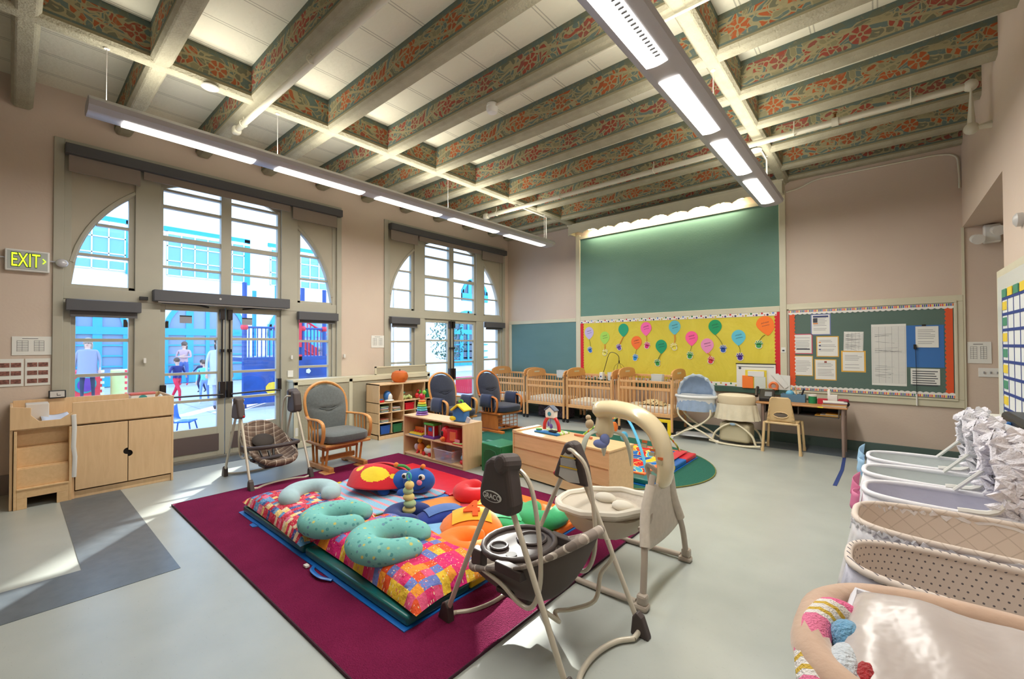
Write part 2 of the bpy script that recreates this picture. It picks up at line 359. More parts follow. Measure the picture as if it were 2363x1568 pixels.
# ---------------- windows ----------------
def window(nm, oy, idx):
    """arched window with side lights and a pair of glazed doors; oy = shift along the wall"""
    root = bpy.data.objects.new(nm, None); COL.objects.link(root); root.location = (XL, oy, 0); root['kind'] = 'structure'
    cy, zs, R = 1.91, 2.17, 1.475
    f0, f1 = -.10, -.03
    b = MB()
    b.box(-.12, .025, .29, .37, 0, 3.78); b.box(-.12, .025, 3.47, 3.55, 0, 3.78); b.box(-.12, .025, .37, 3.47, 3.70, 3.78)
    b.box(-.12, -.01, .37, .43, 0, 3.70); b.box(-.12, -.01, 3.41, 3.47, 0, 3.70)
    b.box(-.12, .0, .965, 1.205, 0, 3.70); b.box(-.12, .0, 2.62, 2.855, 0, 3.70)
    b.box(-.12, .005, .37, 3.47, 2.03, 2.165)
    root_f = b.build('window_frame', FRAME, root, bevel=.004)
    # spandrels with the arch cut out
    b = MB()
    def arch(y, r): return zs+math.sqrt(max(0, r*r-(y-cy)**2))
    for y0, y1 in ((.43, .965), (2.855, 3.41)):
        n = 14; pts = [(y0+(y1-y0)*i/n, arch(y0+(y1-y0)*i/n, R)) for i in range(n+1)]
        b.prism(pts+[(y1, 3.70), (y0, 3.70)], 'x', -.10, -.02)
    y0, y1 = 1.205, 2.62; n = 20; pts = [(y0+(y1-y0)*i/n, min(3.69, arch(y0+(y1-y0)*i/n, R))) for i in range(n+1)]
    b.prism(pts+[(y1, 3.70), (y0, 3.70)], 'x', -.10, -.05)
    b.build('arch_panel', SPAND, root)
    b = MB()
    for y0, y1 in ((.43, .965), (2.855, 3.41)):
        pth = [(-.03, y0+(y1-y0)*i/12, arch(y0+(y1-y0)*i/12, R+.03)) for i in range(13)]
        b.tube(pth, .03, 6)
    b.build('arch_moulding', FRAME, root, smooth=True)
    b = MB()
    th = .014
    for y0, y1, side in ((.43, .965, -1), (2.855, 3.41, 1)):
        for z in (2.545, 2.905):
            ya = cy-math.sqrt(R*R-(z-zs)**2) if side < 0 else y0; yb = y1 if side < 0 else cy+math.sqrt(R*R-(z-zs)**2)
            b.box(f0, -.04, ya, yb, z-th, z+th)
        ys = y1-.055 if side < 0 else y0; b.box(f0, -.035, ys, ys+.055, 2.165, 3.3)
        b.box(f0, -.035, y0, y1, 2.165, 2.20)
        b.box(f0, -.04, y0, y0+.04, .3, 2.03); b.box(f0, -.04, y1-.05, y1, .3, 2.03); b.box(f0, -.04, y0, y1, 0, .80)
        for z in (1.575, 1.175): b.box(f0, -.045, y0, y1, z-.018, z+.018)
    b.box(f0, -.02, 1.855, 1.975, 2.165, 3.66)
    b.box(f0, -.03, 1.205, 1.235, 2.165, 3.5); b.box(f0, -.03, 2.58, 2.62, 2.165, 3.5); b.box(f0, -.03, 1.205, 2.62, 2.165, 2.2)
    for z, t in ((2.505, th), (2.865, .03), (3.265, .02), (3.475, .016)): b.box(f0, -.04, 1.21, 2.62, z-t, z+t)
    b.build('muntin', FRAME, root, bevel=.002)
    for y0, y1, z0, z1 in ((.43, .965, .8, 2.03), (2.855, 3.41, .8, 2.03), (.43, .965, 2.17, 3.35), (2.855, 3.41, 2.17, 3.35), (1.205, 2.62, 2.17, 3.66)):
        MB().box(-.075, -.071, y0, y1, z0, z1).build('pane', GLASS, root)
    # doors
    for k, (y0, y1) in enumerate(((1.205, 1.905), (1.915, 2.62))):
        d = MB(); g0, g1 = (y0+.055, y1-.085) if k == 0 else (y0+.085, y1-.055)
        d.box(-.09, -.035, y0, g0, .03, 2.03); d.box(-.09, -.035, g1, y1, .03, 2.03)
        d.box(-.09, -.035, g0, g1, 1.96, 2.03); d.box(-.09, -.035, g0, g1, .33, .42); d.box(-.09, -.035, g0, g1, .03, .33)
        for z in (1.60, 1.145, .785): d.box(-.085, -.042, g0, g1, z-.017, z+.017)
        do = d.build('door', FRAME, root, bevel=.003)
        MB().box(-.065, -.061, g0, g1, .42, 1.96).build('pane', GLASS, do)
        MB().box(-.034, -.028, g0-.02, g1+.02, .1, .325).build('kick_plate', KICK, do)
        h = MB()
        yr = y1-.04 if k == 0 else y0+.04
        h.cyl((-.005, yr, .9), (-.005, yr, 2.0), .011, n=8); h.box(-.034, .02, yr-.028, yr+.028, 1.86, 2.0); h.box(-.034, .03, yr-.032, yr+.032, .80, 1.02)
        h.cyl((-.005, yr, 1.42), (-.005, yr, 1.46), .03, n=8)
        if idx == 1:
            ye = y0+.03 if k == 0 else y1-.03
            h.box(-.034, .025, ye-.028, ye+.028, .86, 1.02); h.tube([(.0, ye, .90), (.05, ye, .86), (.05, (ye+yr)/2, .86), (.05, yr, .85)], .012, 8)
            h.box(-.034, .0, yr-.04, yr+.0, .8, .9)
        h.build('panic_bar' if idx == 1 else 'door_latch', BRONZE, do, bevel=.004)
        if idx == 1:
            yc = y0+.17+(.1 if k == 0 else .1)
            MB().box(-.06, -.055, yc-.065, yc+.065, 1.80, 1.885).use(1).box(-.06, -.053, yc-.065, yc+.065, 1.885, 1.90).build('notice_sticker', [mat('grey_notice', (150,150,160), .6), BLACK], do)
    b = MB(); b.box(-.12, .03, .37, 3.47, 0, .03); b.build('threshold', mat('steel_threshold', (140,138,132), .4, .5), root)
    return root
w1 = window('window_1', 0, 1); w2 = window('window_2', 4.07, 2)
# roller shades
def shade(y0, y1, z0, z1, dep, label, drop=(), group=None, arr=None, zf=None):
    t = thing('roller_shade', label, 'window shade', (XL+.025, (y0+y1)/2, z0), 0, group)
    h = (y1-y0)/2; MB().box(0, dep, -h, h, 0, z1-z0).build('headbox', DARK, t, bevel=.006)
    for a, c, d, m in drop: MB().box(.03, .034, a-(y0+y1)/2, c-(y0+y1)/2, -d, .01).box(.024, .04, a-(y0+y1)/2, c-(y0+y1)/2, -d-.012, -d+.008).build('shade_cloth', m, t)
    return t
S = SHFAB
for oy, n_ in ((0, 'over the doors with panic bars'), (4.07, 'over the doors behind the navy gliders')):
    shade(.37+oy, 3.52+oy, 3.605, 3.715, .10, 'long charcoal roller shade box '+n_, [(.40+oy, 1.0+oy, .17, S), (1.03+oy, 2.72+oy, .08, S), (2.76+oy, 3.45+oy, .17, S)], 'long roller shades')
    shade(.385+oy, 1.01+oy, 1.90, 2.02, .09, 'short charcoal shade over the left side light '+n_.replace('over', 'of'), [(.42+oy, .98+oy, .055, DARKF)], 'short roller shades')
    shade(2.83+oy, 3.455+oy, 1.90, 2.02, .09, 'short charcoal shade over the right side light '+n_.replace('over', 'of'), [(2.86+oy, 3.42+oy, .035, DARKF)], 'short roller shades')
t = thing('door_operator', 'long charcoal automatic opener box above the panic bar doors', 'door opener', (XL+.01, 1.905, 2.055))
MB().box(0, .13, -.785, .785, 0, .135).build('housing', DARK, t, bevel=.006)
MB().disc((.13, -.1, .07), .014, 12, 'x').build('lock', mat('brushed_steel', (180,180,178), .3, .9), t)
for s in (-1, 1): MB().tube([(.05, s*.7, -.015), (.06, s*.35, -.02), (.0, s*.2, -.04)], .012, 6).build('arm', BRONZE, t)
MB().box(.02, .10, -.74, .74, -.018, 0).build('bottom_rail', mat('aluminium', (170,168,165), .35, .8), t)
# grey control box and switch plates beside the doors
tag(MB().box(XL+.02, XL+.05, 1.0, 1.08, 2.06, 2.10).build('door_sensor', BLACK, bevel=.003), 'small black door sensor at the shade end left of the opener box', 'sensor')
tag(MB().box(XL+.0, XL+.012, 2.71, 2.79, 1.03, 1.13).build('switch_plate', WHITEP, bevel=.003), 'white switch plate between the doors and the radiator cover', 'switch')
for y, n_ in ((1.055, 'on the post left of the panic bar doors'), (2.76, 'on the post right of the panic bar doors'), (3.6, 'on the wall right of the near arched window')):
    tag(MB().box(XL+.02 if y<3 else XL, XL+.04, y-.012, y+.012, 1.30, 1.36).build('shade_clip', WHITEP, bevel=.003), 'small white shade cord clip '+n_, 'clip')
# ---------------- pendant lamps ----------------
ALU = mat('lamp_housing', (176,174,180), .4, .1)
LENS = mat('lamp_lens', (255,253,244), .5, emit=3.2)
def area(name, loc, sx, sy, e, d, col=(1, .96, .90)):
    l = bpy.data.lights.new(name, 'AREA'); l.shape = 'RECTANGLE'; l.size = sx; l.size_y = sy; l.energy = e; l.color = col
    o = bpy.data.objects.new(name, l); COL.objects.link(o); o.location = loc; o.rotation_euler = Vector(d).to_track_quat('-Z', 'Y').to_euler(); return o
SEG = ((.60, 1.60), (1.82, 2.81), (3.02, 4.03), (4.25, 5.25), (5.50, 6.54))
def pendant(x, label, hang, slots):
    t = thing('pendant_lamp', label, 'pendant lamp', (x, 0, 3.385), 0, 'linear pendant lamps')
    w_ = .15
    prof = [(-w_, .07), (-w_*.93, .03), (-w_*.55, .004), (-.074, 0), (.074, 0), (w_*.55, .004), (w_*.93, .03), (w_, .07), (w_*.8, .105), (w_*.4, .115), (-w_*.4, .115), (-w_*.8, .105)]
    MB().prism(prof, 'y', .385, 6.75).build('housing', ALU, t, smooth=True, ang=30)
    for i, (a, c) in enumerate(SEG):
        b = MB(); b.grid(lambda u, v: (-.074+.148*u, a+(c-a)*v, -.004-.010*math.sin(PI*u)), 6, 1)
        lo = b.build('lens', LENS, t, solid=.004)
        if slots and i < 2:
            s_ = MB(); n = 22
            for k in range(n):
                y = a+.05+(c-a-.12)*k/n; s_.box(.030, .062, y, y+.008, -.02, -.012)
            s_.build('grille', DARK, lo)
    for y in hang:
        MB().cyl((0, y, .115), (0, y, .60), .003, n=6).cyl((0, y, .115), (0, y, .15), .02, .005, 8).cyl((0, y, .58), (0, y, .60), .02, n=8).build('hanger_wire', WHITE, t)
    return t
pendant(-4.84, 'long pendant lamp hanging above the window side of the room', (.50, 1.83, 4.2, 6.6), False)
pendant(-1.12, 'long pendant lamp with slotted lens near the right wall', (.9, 4.1, 6.45), True)
for x in (-4.84, -1.12):
    area('pendant_light_down', (x, 3.5, 3.365), .14, 6.0, LAMP_DOWN*3, (0, 0, -1))
    area('pendant_light_up', (x, 3.5, 3.53), .2, 6.0, LAMP_UP*2, (0, 0, 1), (1, .95, .82))
# feed conduits
tag(MB().tube(cr([(-1.12, 6.2, 3.95), (-1.12, 6.42, 3.94), (-1.12, 6.5, 3.9), (-1.12, 6.5, 3.5)], 3), .008, 6).build('lamp_cable', WHITE, smooth=True), 'white cable feeding the pendant lamp near the right wall', 'cable')
tag(MB().tube([(-4.84, 5.75, 3.955), (-4.84, 6.66, 3.945), (-4.84, 6.66, 3.5)], .01, 6).build('lamp_cable', WHITE), 'white cable feeding the far end of the window side pendant lamp', 'cable')
# pipes
PIPE = mat('cream_pipe_paint', (208,204,186), .45)
def pipe(pts, r, label, hang, capend=True, hr=.006):
    t = thing('ceiling_pipe', label, 'pipe', pts[0]); p0 = Vector(pts[0]); Q = [Vector(p)-p0 for p in pts]
    MB().tube(Q, r, 12).build('run', PIPE, t, smooth=True)
    if capend: MB().ell(Q[0]+Vector((-.0, 0, 0)), (r*1.8, r*1.5, r*1.5), 12, 8, p=.6).build('end_cap', PIPE, t, smooth=True)
    for q in Q[1:-1]: MB().ell(q, (r*1.6,)*3, 12, 8).build('elbow', PIPE, t, smooth=True)
    for x in hang:
        MB().cyl((x-p0.x, 0, r), (x-p0.x, 0, .12), hr, n=6).tube([(x-p0.x, (r+.006)*math.cos(a*PI/6), (r+.006)*math.sin(a*PI/6)) for a in range(13)], .006, 6).build('hanger', PIPE, t)
    return t
pipe([(-5.42, 1.62, 3.905), (XR-.1, 1.72, 3.905)], .030, 'cream sprinkler pipe crossing under the near ceiling beams', (-5.2, -3.6))
pipe([(-5.56, 5.76, 3.905), (XR-.13, 5.80, 3.905), (XR-.13, 5.80, 3.5), (XR, 5.80, 3.5)], .034, 'cream sprinkler pipe that turns down at the right wall', (-5.3, -3.9, -2.35, -.72, .25))
t = thing('sprinkler_head', 'upright brass sprinkler on the far cream pipe near right wall', 'sprinkler', (-.35, 5.79, 3.94))
MB().cyl((0, 0, 0), (0, 0, .05), .012, n=8).cyl((0, 0, .06), (0, 0, .065), .022, n=10).build('body', mat('brass', (170,120,70), .3, .8), t)
MB().cyl((-.03, 0, -.035), (.03, 0, -.035), .045, n=12).build('tee', PIPE, t, smooth=True)
t = thing('smoke_detector', 'white round smoke detector on thin conduit under a beam', 'smoke detector', (-3.0, 3.20, 3.98))
MB().lathe([(.02, 0), (.055, -.005), (.06, -.03), (.05, -.04), (.062, -.045), (.06, -.075), (.045, -.095), (.0, -.1)][::-1], 24).build('body', WHITEP, t, smooth=True)
MB().tube([(.05, 0, -.03), (3.75, .0, -.03)], .012, 8).build('conduit', PIPE, t, smooth=True)
tag(MB().lathe([(.0, 3.95), (.07, 3.952), (.075, 3.965), (.06, 3.975), (.0, 3.975)], 24, (-1.18, 6.14, 0)).build('ceiling_disc', WHITE, smooth=True), 'flat white round cover under the beams by the right pendant lamp', 'ceiling cover')
tag(MB().lathe([(.0, 3.955), (.05, 3.957), (.07, 3.965), (.075, 3.975), (.0, 3.978)], 24, (-4.83, 1.22, 0)).build('ceiling_disc', mat('grey_disc', (190,188,180), .5), smooth=True), 'grey round detector base on the window side ceiling rib', 'ceiling cover')
tag(MB().tube(cr([(-1.08, 7.735, 3.83), (-.9, 7.735, 3.86), (-.7, 7.735, 3.93), (-.4, 7.735, 3.935), (.3, 7.735, 3.93), (.6, 7.735, 3.92), (.74, 7.735, 3.86), (.765, 7.73, 3.7), (.77, 7.73, 3.45)], 4), .012, 6).build('wall_conduit', PIPE, smooth=True), 'cream surface conduit running along the top of the back wall', 'conduit')
# ---------------- boards on the back wall ----------------
Yb = YB
b = MB()
for x0, x1, z0, z1 in ((-4.85, -4.745, .15, 3.80), (-1.178, -1.09, .5, 3.86), (-6.72, -6.635, .15, 1.985), (-6.72, -4.85, 1.985, 2.06), (-4.745, -1.178, 2.0, 2.09), (-4.745, -1.178, 3.70, 3.76)):
    b.box(x0, x1, Yb-.035, Yb, z0, z1)
struct(b.build('trim_1', TRIM, bevel=.006))
b = MB()
for x0, x1, z0, z1 in ((-1.09, XR-.005, 2.03, 2.11), (-1.09, XR-.005, .69, .79), (.71, XR-.005, .79, 2.03)): b.box(x0, x1, Yb-.03, Yb, z0, z1)
for x0, x1, z0, z1 in ((-1.06, .73, 2.015, 2.045), (-1.06, .73, .775, .80), (.70, .73, .80, 2.015)): b.box(x0, x1, Yb-.045, Yb, z0, z1)
struct(b.build('trim_2', TRIM, bevel=.006))
def chalk(name, c1, c2):
    g = NG(name, .55, .35); v = g.noise(g.madd(g.obj(), (1, 1, 3), (0, 0, 0)), 1.4, 6); v2 = g.noise(g.obj(), 45, 3)
    return g.out(g.mix(v, lin(c1), lin(c2)), v2, .15)
CH1 = chalk('chalkboard_green', (92,130,118), (108,144,132)); CH2 = chalk('tackboard_green', (84,106,98), (94,116,106)); CH3 = chalk('tackboard_teal', (88,124,126), (104,138,138))
tag(MB().box(-4.745, -1.178, Yb-.017, Yb-.002, 2.09, 3.70).build('chalkboard', CH1), 'large blank green chalkboard under the wavy light valance', 'chalkboard')
tag(MB().box(-6.635, -4.85, Yb-.02, Yb-.003, .15, 1.985).build('tack_board', CH3), 'blank teal tack board left of the yellow bulletin board', 'tack board')
t = thing('bulletin_board', 'yellow paper bulletin board with dotted border and red scalloped ends', 'bulletin board', (-2.96, Yb-.003, 1.42))
g = NG('yellow_paper', .7, .3); v = g.noise(g.madd(g.obj(), (1, 1, .45), (0, 0, 0)), 3.2, 4, dist=1.2); YEL = g.out(g.mix(v, lin((208,190,58)), lin((224,208,84))), v, .6, .06)
MB().box(-1.785, 1.782, -.018, -.002, -.60, .58).build('yellow_paper', YEL, t)
def scallop(n, w_, d, h0, lo=False):
    """outline of a scalloped border strip of length w_"""
    p = [(0, 0), (w_, 0)] if lo else [(0, 0), (w_, 0)]
    out = [(0, 0), (w_, 0)]
    for i in range(n*4, -1, -1):
        s_ = i/(n*4)*w_; out.append((s_, (-h0-d*abs(math.sin(PI*i/4)))))
    return out
RED = mat('red_border', (206,24,40), .6); ORG = mat('orange_border', (222,84,38), .6)
for s in (-1, 1):
    poly = scallop(22, 1.16, .018, .055)
    pp = [(s*(1.78+q[1]), -.58+q[0]) for q in poly]
    MB().prism(pp, 'y', -.024, -.02).build('red_border', RED, t)
dcol = [(60,40,120), (50,120,70), (200,180,50), (120,150,210), (40,40,90), (200,60,60)]
DM = [mat('border_dot_%d' % i, c, .6) for i, c in enumerate(dcol)]
for z, mm in ((.555, 0), (-.575, 1)):
    b = MB()
    b.box(-1.785, 1.74, -.026, -.022, z-.03, z+.03)
    for i in range(46):
        b.use(1+i*5 % 6 if not mm else (6 if i % 3 == 0 else 1+i % 3)); b.disc((-1.75+i*.0765, -.0275, z+(.012 if i % 2 else -.012)), .016, 8, 'y', .002)
        if not mm: b.use(1+(i*3+2) % 6); b.disc((-1.715+i*.0765, -.0275, z+(-.015 if i % 2 else .01)), .010, 6, 'y', .002)
    b.build('dotted_border', [WHITE]+DM, t)
MB().box(-1.75, 1.87, -.055, 0, -.70, -.61).build('chalk_tray', mat('tray_green', (62,92,80), .5), t, bevel=.006)
t = thing('notice_board', 'green notice board with pencil border and orange scalloped sides', 'bulletin board', (-.18, Yb-.003, 1.41))
MB().box(-.885, .885, -.02, 0, -.62, .62).build('board', CH2, t)
for s, m_ in ((-1, -.875), (1, .87)):
    pp = [(m_-s*q[1]*-1 if False else m_+s*(q[1]+.0), -.60+q[0]) for q in scallop(22, 1.2, .014, .06)]
    MB().prism(pp, 'y', -.026, -.022).build('orange_border', ORG, t)
pc = [mat('pencil_%d' % i, c, .6) for i, c in enumerate([(214,60,50), (240,200,60), (90,60,140), (40,110,80), (60,80,160), (226,110,50)])]
for z, s in ((.60, -1), (-.60, 1)):
    b = MB(); poly = scallop(30, 1.77, .014, .055)
    b.prism([(-.885+q[0], z+s*-1*(-.0)+ (q[1] if s < 0 else -q[1])) for q in poly], 'y', -.030, -.026)
    for i in range(96):
        b.use(1+(i*7) % 6); x = -.88+i*.0184; b.box(x, x+.011, -.033, -.029, *sorted((z+s*.004, z+s*.034)))
    b.build('pencil_border', [WHITE]+pc, t)
# valance with light
t = thing('board_light', 'cream wavy-edged light valance mounted over the chalkboard', 'valance light', (-3.0, Yb, 3.76))
poly = [(-1.9, .20), (1.9, .20)]; n = 132
for i in range(n, -1, -1):
    x = -1.9+3.8*i/n; u = (i % 12)/12; poly.append((x, .012+.05*abs(math.sin(PI*u))**.8*(1 if (i//12) % 2 else .75)-(.01 if i % 12 in (0, 6) else 0)))
vb = MB().prism(poly, 'y', -.235, -.215)
vb.box(-1.92, 1.92, -.25, 0, .19, .225); vb.box(-1.9, -1.87, -.22, 0, .03, .2); vb.box(1.87, 1.9, -.22, 0, .03, .2)
vb.build('valance', TRIM, t)
MB().cyl((-1.5, -.1, .10), (1.35, -.1, .10), .02, n=10).build('fluorescent_tube', mat('tube_glow', (255,236,190), .5, emit=14), t)
area('chalkboard_light', (-3.1, Yb-.10, 3.83), 2.8, .04, 26, (0, .25, -1), (1, .9, .66))
# paper balloons
BAL = [(-4.54,1.753,'C0B4E0',-4.51,1.397,'2A6ABF','lilac'),(-4.184,1.65,'A4D658',-4.187,1.346,'E6DC5A','lime green'),(-3.782,1.795,'17A077',-3.866,1.45,'6A4BA8','dark green'),(-3.518,1.549,'F5732D',-3.546,1.253,'2C8FD4','orange'),
(-3.327,1.808,'F668B0',-3.313,1.483,'D0267A','bright pink'),(-3.042,1.475,'149B6C',-3.109,1.164,'3C9A48','dark green'),(-2.795,1.816,'62BBC8',-2.80,1.459,'E8D948','sky blue'),(-2.503,1.618,'FB5F9E',-2.535,1.307,'3A9948','hot pink'),
(-2.246,1.488,'E590BE',-2.193,1.23,'D32F3F','pale pink'),(-2.118,1.802,'169B62',-1.993,1.422,'2450A8','dark green'),(-1.761,1.621,'60BFD4',-1.739,1.296,'4B2A90','sky blue'),(-1.381,1.807,'F97B22',-1.469,1.493,'3C9A50','orange')]
where = ['at the left end of the row', 'with a yellow hand, second from the left', 'with a purple hand', 'with a blue hand', 'with a magenta hand', 'hanging low with a green hand', 'with a yellow hand', 'with a green hand', 'with a red hand', 'with a blue hand', 'with a purple hand', 'large and tilted with a green hand']
INK = mat('pen_ink', (70,70,90), .7)
for i, (x, z, c, hx, hz, hc, nm_) in enumerate(BAL):
    t = thing('paper_balloon', '%s paper balloon on the yellow board %s' % (nm_, where[i]), 'paper balloon', (x, Yb-.024, z), 0, 'paper balloons with handprints')
    r = .105 if i != 11 else .125; pts = []
    for k in range(28):
        a = PI/2+2*PI*k/28; px_, pz_ = math.cos(a)*r, math.sin(a)*r*1.1
        if pz_ < 0: px_ *= (1-(.62*(-pz_/(r*1.1))**2)); pz_ *= 1.25
        if i == 11: px_ += -pz_*.25 if pz_ < 0 else 0
        pts.append((px_, pz_))
    tx = -.02 if i != 11 else -.045
    MB().prism(pts, 'y', -.004, 0).build('balloon_paper', mat('paper_'+c, c, .6), t)
    if i != 2:
        s_ = MB(); random.seed(i)
        for row in range(2):
            q = [(-.05+.1*k/12+row*.01, -.006, .02-row*.045+.012*math.sin(k*2.3+i)*(1 if row == 0 else .4)+k*.002) for k in range(13)]
            s_.tube(q, .0022, 4)
        s_.build('handwriting', INK, t)
    dx, dz = hx-x, hz-z
    MB().tube(cr([(0, -.003, -r*1.3), (dx*.55+.01, -.012, dz*.6), (dx, -.004, dz+.05)], 4), .007 if i in (1, 2, 5, 6, 8) else .004, 5).build('string', mat('twine_'+('o' if i in (1,2,4,6,8) else 'g'), (216,120,60) if i in (1, 2, 4, 6, 8) else (110,120,50), .8), t)
    h = MB(); ang = random.uniform(-.5, .5)
    def hand(b, sc_, y0, y1):
        b.prism([(dx+.038*sc_*math.cos(a*PI/6), dz-.02+.034*sc_*math.sin(a*PI/6)) for a in range(12)], 'y', y0, y1)
        for f_ in range(5):
            a = ang+PI/2+(f_-1.9)*.42; L = (.060 if 0 < f_ < 4 else .045)*(1 if sc_ == 1 else 1.12); wd = .007*sc_*(1 if sc_ == 1 else 1.25)
            ca, sa = math.cos(a), math.sin(a); bx, bz = dx+ca*.025, dz-.02+sa*.025
            b.prism([(bx-sa*wd, bz+ca*wd), (bx+sa*wd, bz-ca*wd), (bx+ca*L+sa*wd, bz+sa*L-ca*wd), (bx+ca*L-sa*wd, bz+sa*L+ca*wd)], 'y', y0, y1)
    hand(h.use(0), 1.3, -.009, -.006); hand(h.use(1), 1, -.012, -.009)
    h.build('handprint', [WHITE, mat('paint_'+hc, hc, .6)], t)
# papers on the notice board
PAPER = mat('white_paper', (226,226,220), .75); PRINT = mat('printed_lines', (150,150,152), .8); PRD = mat('dark_print', (74,76,84), .8)
def sheet(x0, x1, z0, z1, label, back=None, style='text', bo=.012, tilt=0, y=Yb-.022, cat='paper', name='paper_notice', extra=None, group=None):
    t = thing(name, label, cat, ((x0+x1)/2, y, (z0+z1)/2), 0, group); t.rotation_euler = (0, tilt, 0)
    hw, hh = (x1-x0)/2, (z1-z0)/2
    if back: MB().box(-hw-bo, hw+bo, -.003, 0, -hh-bo, hh+bo).build('backing_sheet', mat('backing_'+back, back, .7), t)
    MB().box(-hw, hw, -.006, -.003, -hh, hh).build('sheet', PAPER, t)
    b = MB(); random.seed(len(label))
    if style == 'text':
        n = int(hh*2/.022)
        for i in range(2, n-1):
            if random.random() < .82: b.box(-hw*.8, hw*random.uniform(.3, .85), -.0072, -.006, hh-.022*i-.006, hh-.022*i)
    elif style == 'grid':
        n = int(hh*2/.018)
        for i in range(2, n-1): b.box(-hw*.94, hw*.94, -.0072, -.006, hh-.018*i-.002, hh-.018*i)
        for i in range(6): x = -hw*.94+hw*1.88*i/5; b.box(x-.001, x+.001, -.0072, -.006, -hh*.92, hh*.92)
        for i in range(18):
            zz = random.uniform(-hh*.8, hh*.85); b.tube([(-hw*.8, -.0075, zz), (random.uniform(-.2, .8)*hw, -.0075, zz+random.uniform(-.03, .03))], .0014, 4)
    elif style == 'big':
        n = 7
        for i in range(n): z = hh-.03*(i+1); b.box(-hw*.88, hw*(.86-.2*((i*5) % 3)/2), -.0072, -.006, z-.011, z)
    elif style == 'plan':
        for i in range(7): z = hh*.55-i*hh*.18; b.box(-hw*.75, -hw*.2, -.0072, -.006, z-.003, z); b.box(hw*.1, hw*.6, -.0072, -.006, z-.003, z)
        for x in (-.75, -.5, -.2, .1, .35, .6): b.box(hw*x-.001, hw*x+.001, -.0072, -.006, -hh*.6, hh*.56)
        b.box(-hw*.5, hw*.3, -.0072, -.006, hh*.75, hh*.8)
    b.build('print', PRD if style in ('big', 'plan') else PRINT, t)
    if extra:
        for e, (a, c, d, f_, m_) in enumerate(extra): MB().box(a*hw, c*hw, -.009, -.006, d*hh, f_*hh).build('printed_block', m_, t)
    return t
nv = mat('navy_print', (50,60,110), .7); orp = mat('orange_print', (226,140,60), .7)
sheet(-.775, -.56, 1.645, 1.928, 'white flyer with a navy header at the top of the notice board', '7C86B8', 'text', extra=[(-.85, .85, .74, .9, nv), (-.85, -.35, .2, .65, PRD), (-.85, -.3, .05, .15, orp)])
sheet(-1.0, -.78, 1.365, 1.64, 'white paper on pink backing at the left of the notice board', 'C8506A', 'text', extra=[(-.7, .8, -.62, -.5, PRD)])
sheet(-.71, -.47, 1.325, 1.60, 'paper with orange bullet icons on yellow backing', 'E0AE48', 'text', extra=[(-.85, -.65, .4, .5, orp), (-.85, -.65, .05, .15, nv), (-.85, -.65, -.35, -.25, nv)])
sheet(-.402, -.185, 1.40, 1.672, 'plain white typed sheet hanging above the yellow-backed page', None, 'grid', tilt=.03)
sheet(-1.0, -.775, 1.035, 1.315, 'white paper on thin yellow backing at the lower left', 'DCAE40', 'text', bo=.01)
sheet(-.735, -.50, .985, 1.265, 'yellow-backed letter with a small brown seal on top', 'E0AE48', 'text', extra=[(-.1, .15, .72, .9, mat('brown_seal', (150,80,70), .7))])
sheet(-.415, -.18, 1.12, 1.385, 'yellow-backed dense typed page under the plain white sheet', 'E0AE48', 'text', bo=.018)
sheet(-.10, .255, .935, 1.765, 'tall white schedule grid crossed out in pencil', None, 'grid')
t = thing('blue_folder', 'bright blue poster sheet clipped to the notice board', 'folder', (.435, Yb-.022, 1.465))
MB().box(-.19, .175, -.004, 0, -.275, .275).build('card', mat('blue_card', (56,112,180), .6), t)
MB().box(-.03, .01, -.016, 0, .262, .285).build('binder_clip', BLACK, t, bevel=.003)
sheet(.345, .56, 1.45, 1.725, 'white typed list clipped on the blue poster sheet', None, 'text', y=Yb-.028)
sheet(.293, .568, .967, 1.175, 'white notice in large hand lettering under the blue sheet', None, 'big')
t = thing('hanging_marker', 'white marker hanging on a dark cord over the blue sheet', 'marker', (.342, Yb-.05, 1.46))
MB().tube([(0, 0, 0), (.004, .0, -.3), (.006, 0, -.62)], .003, 5).build('cord', BLACK, t)
MB().cyl((.006, 0, -.77), (.006, 0, -.62), .008, n=8).build('marker', WHITEP, t); MB().box(-.018, .008, -.01, .03, -.03, .03).build('clip', BLACK, t)
# plan papers on walls and photo sheets beside the exit sign
def rotx(o): o.rotation_euler = (0, 0, PI/2); return o
def wsheet(yc, z0, z1, w_, label, style, **k):
    t = sheet(-w_/2, w_/2, z0, z1, label, None, style, y=0, **k); t.location = (XL+.002, yc, (z0+z1)/2); return rotx(t)
wsheet(.148, 1.415, 1.61, .28, 'evacuation floor plan taped under the exit sign', 'plan')
for yc, n_ in ((.0, 'left photo sheet with six small pictures under the floor plan'), (.19, 'right photo sheet with six small pictures under the floor plan')):
    t = wsheet(yc, 1.095, 1.378, .18, n_, 'none')
    phm = mat('photo_print', (130,86,76), .5, noise=.6, nscale=60)
    for r_ in range(3):
        for c_ in range(2): MB().box(-.075+.078*c_, -.005+.078*c_, -.009, -.006, .055-.085*r_, .10-.085*r_).build('photo', phm, t)
wsheet(4.24, 1.465, 1.68, .27, 'evacuation floor plan between the two arched windows', 'plan')
t = sheet(.815, 1.017, 1.255, 1.52, 'evacuation plan on the recess wall above the hook plate', None, 'plan', y=Yb-.002)
t = thing('switch_plate', 'long white four-gang light switch plate in the recess', 'switch', (1.03, Yb-.002, 1.145))
MB().box(-.125, .125, -.01, 0, -.055, .055).build('plate', WHITEP, t, bevel=.004)
for k in range(4): MB().box(-.085+.055*k, -.072+.055*k, -.025, -.01, -.012, .012).build('toggle', PRINT, t)
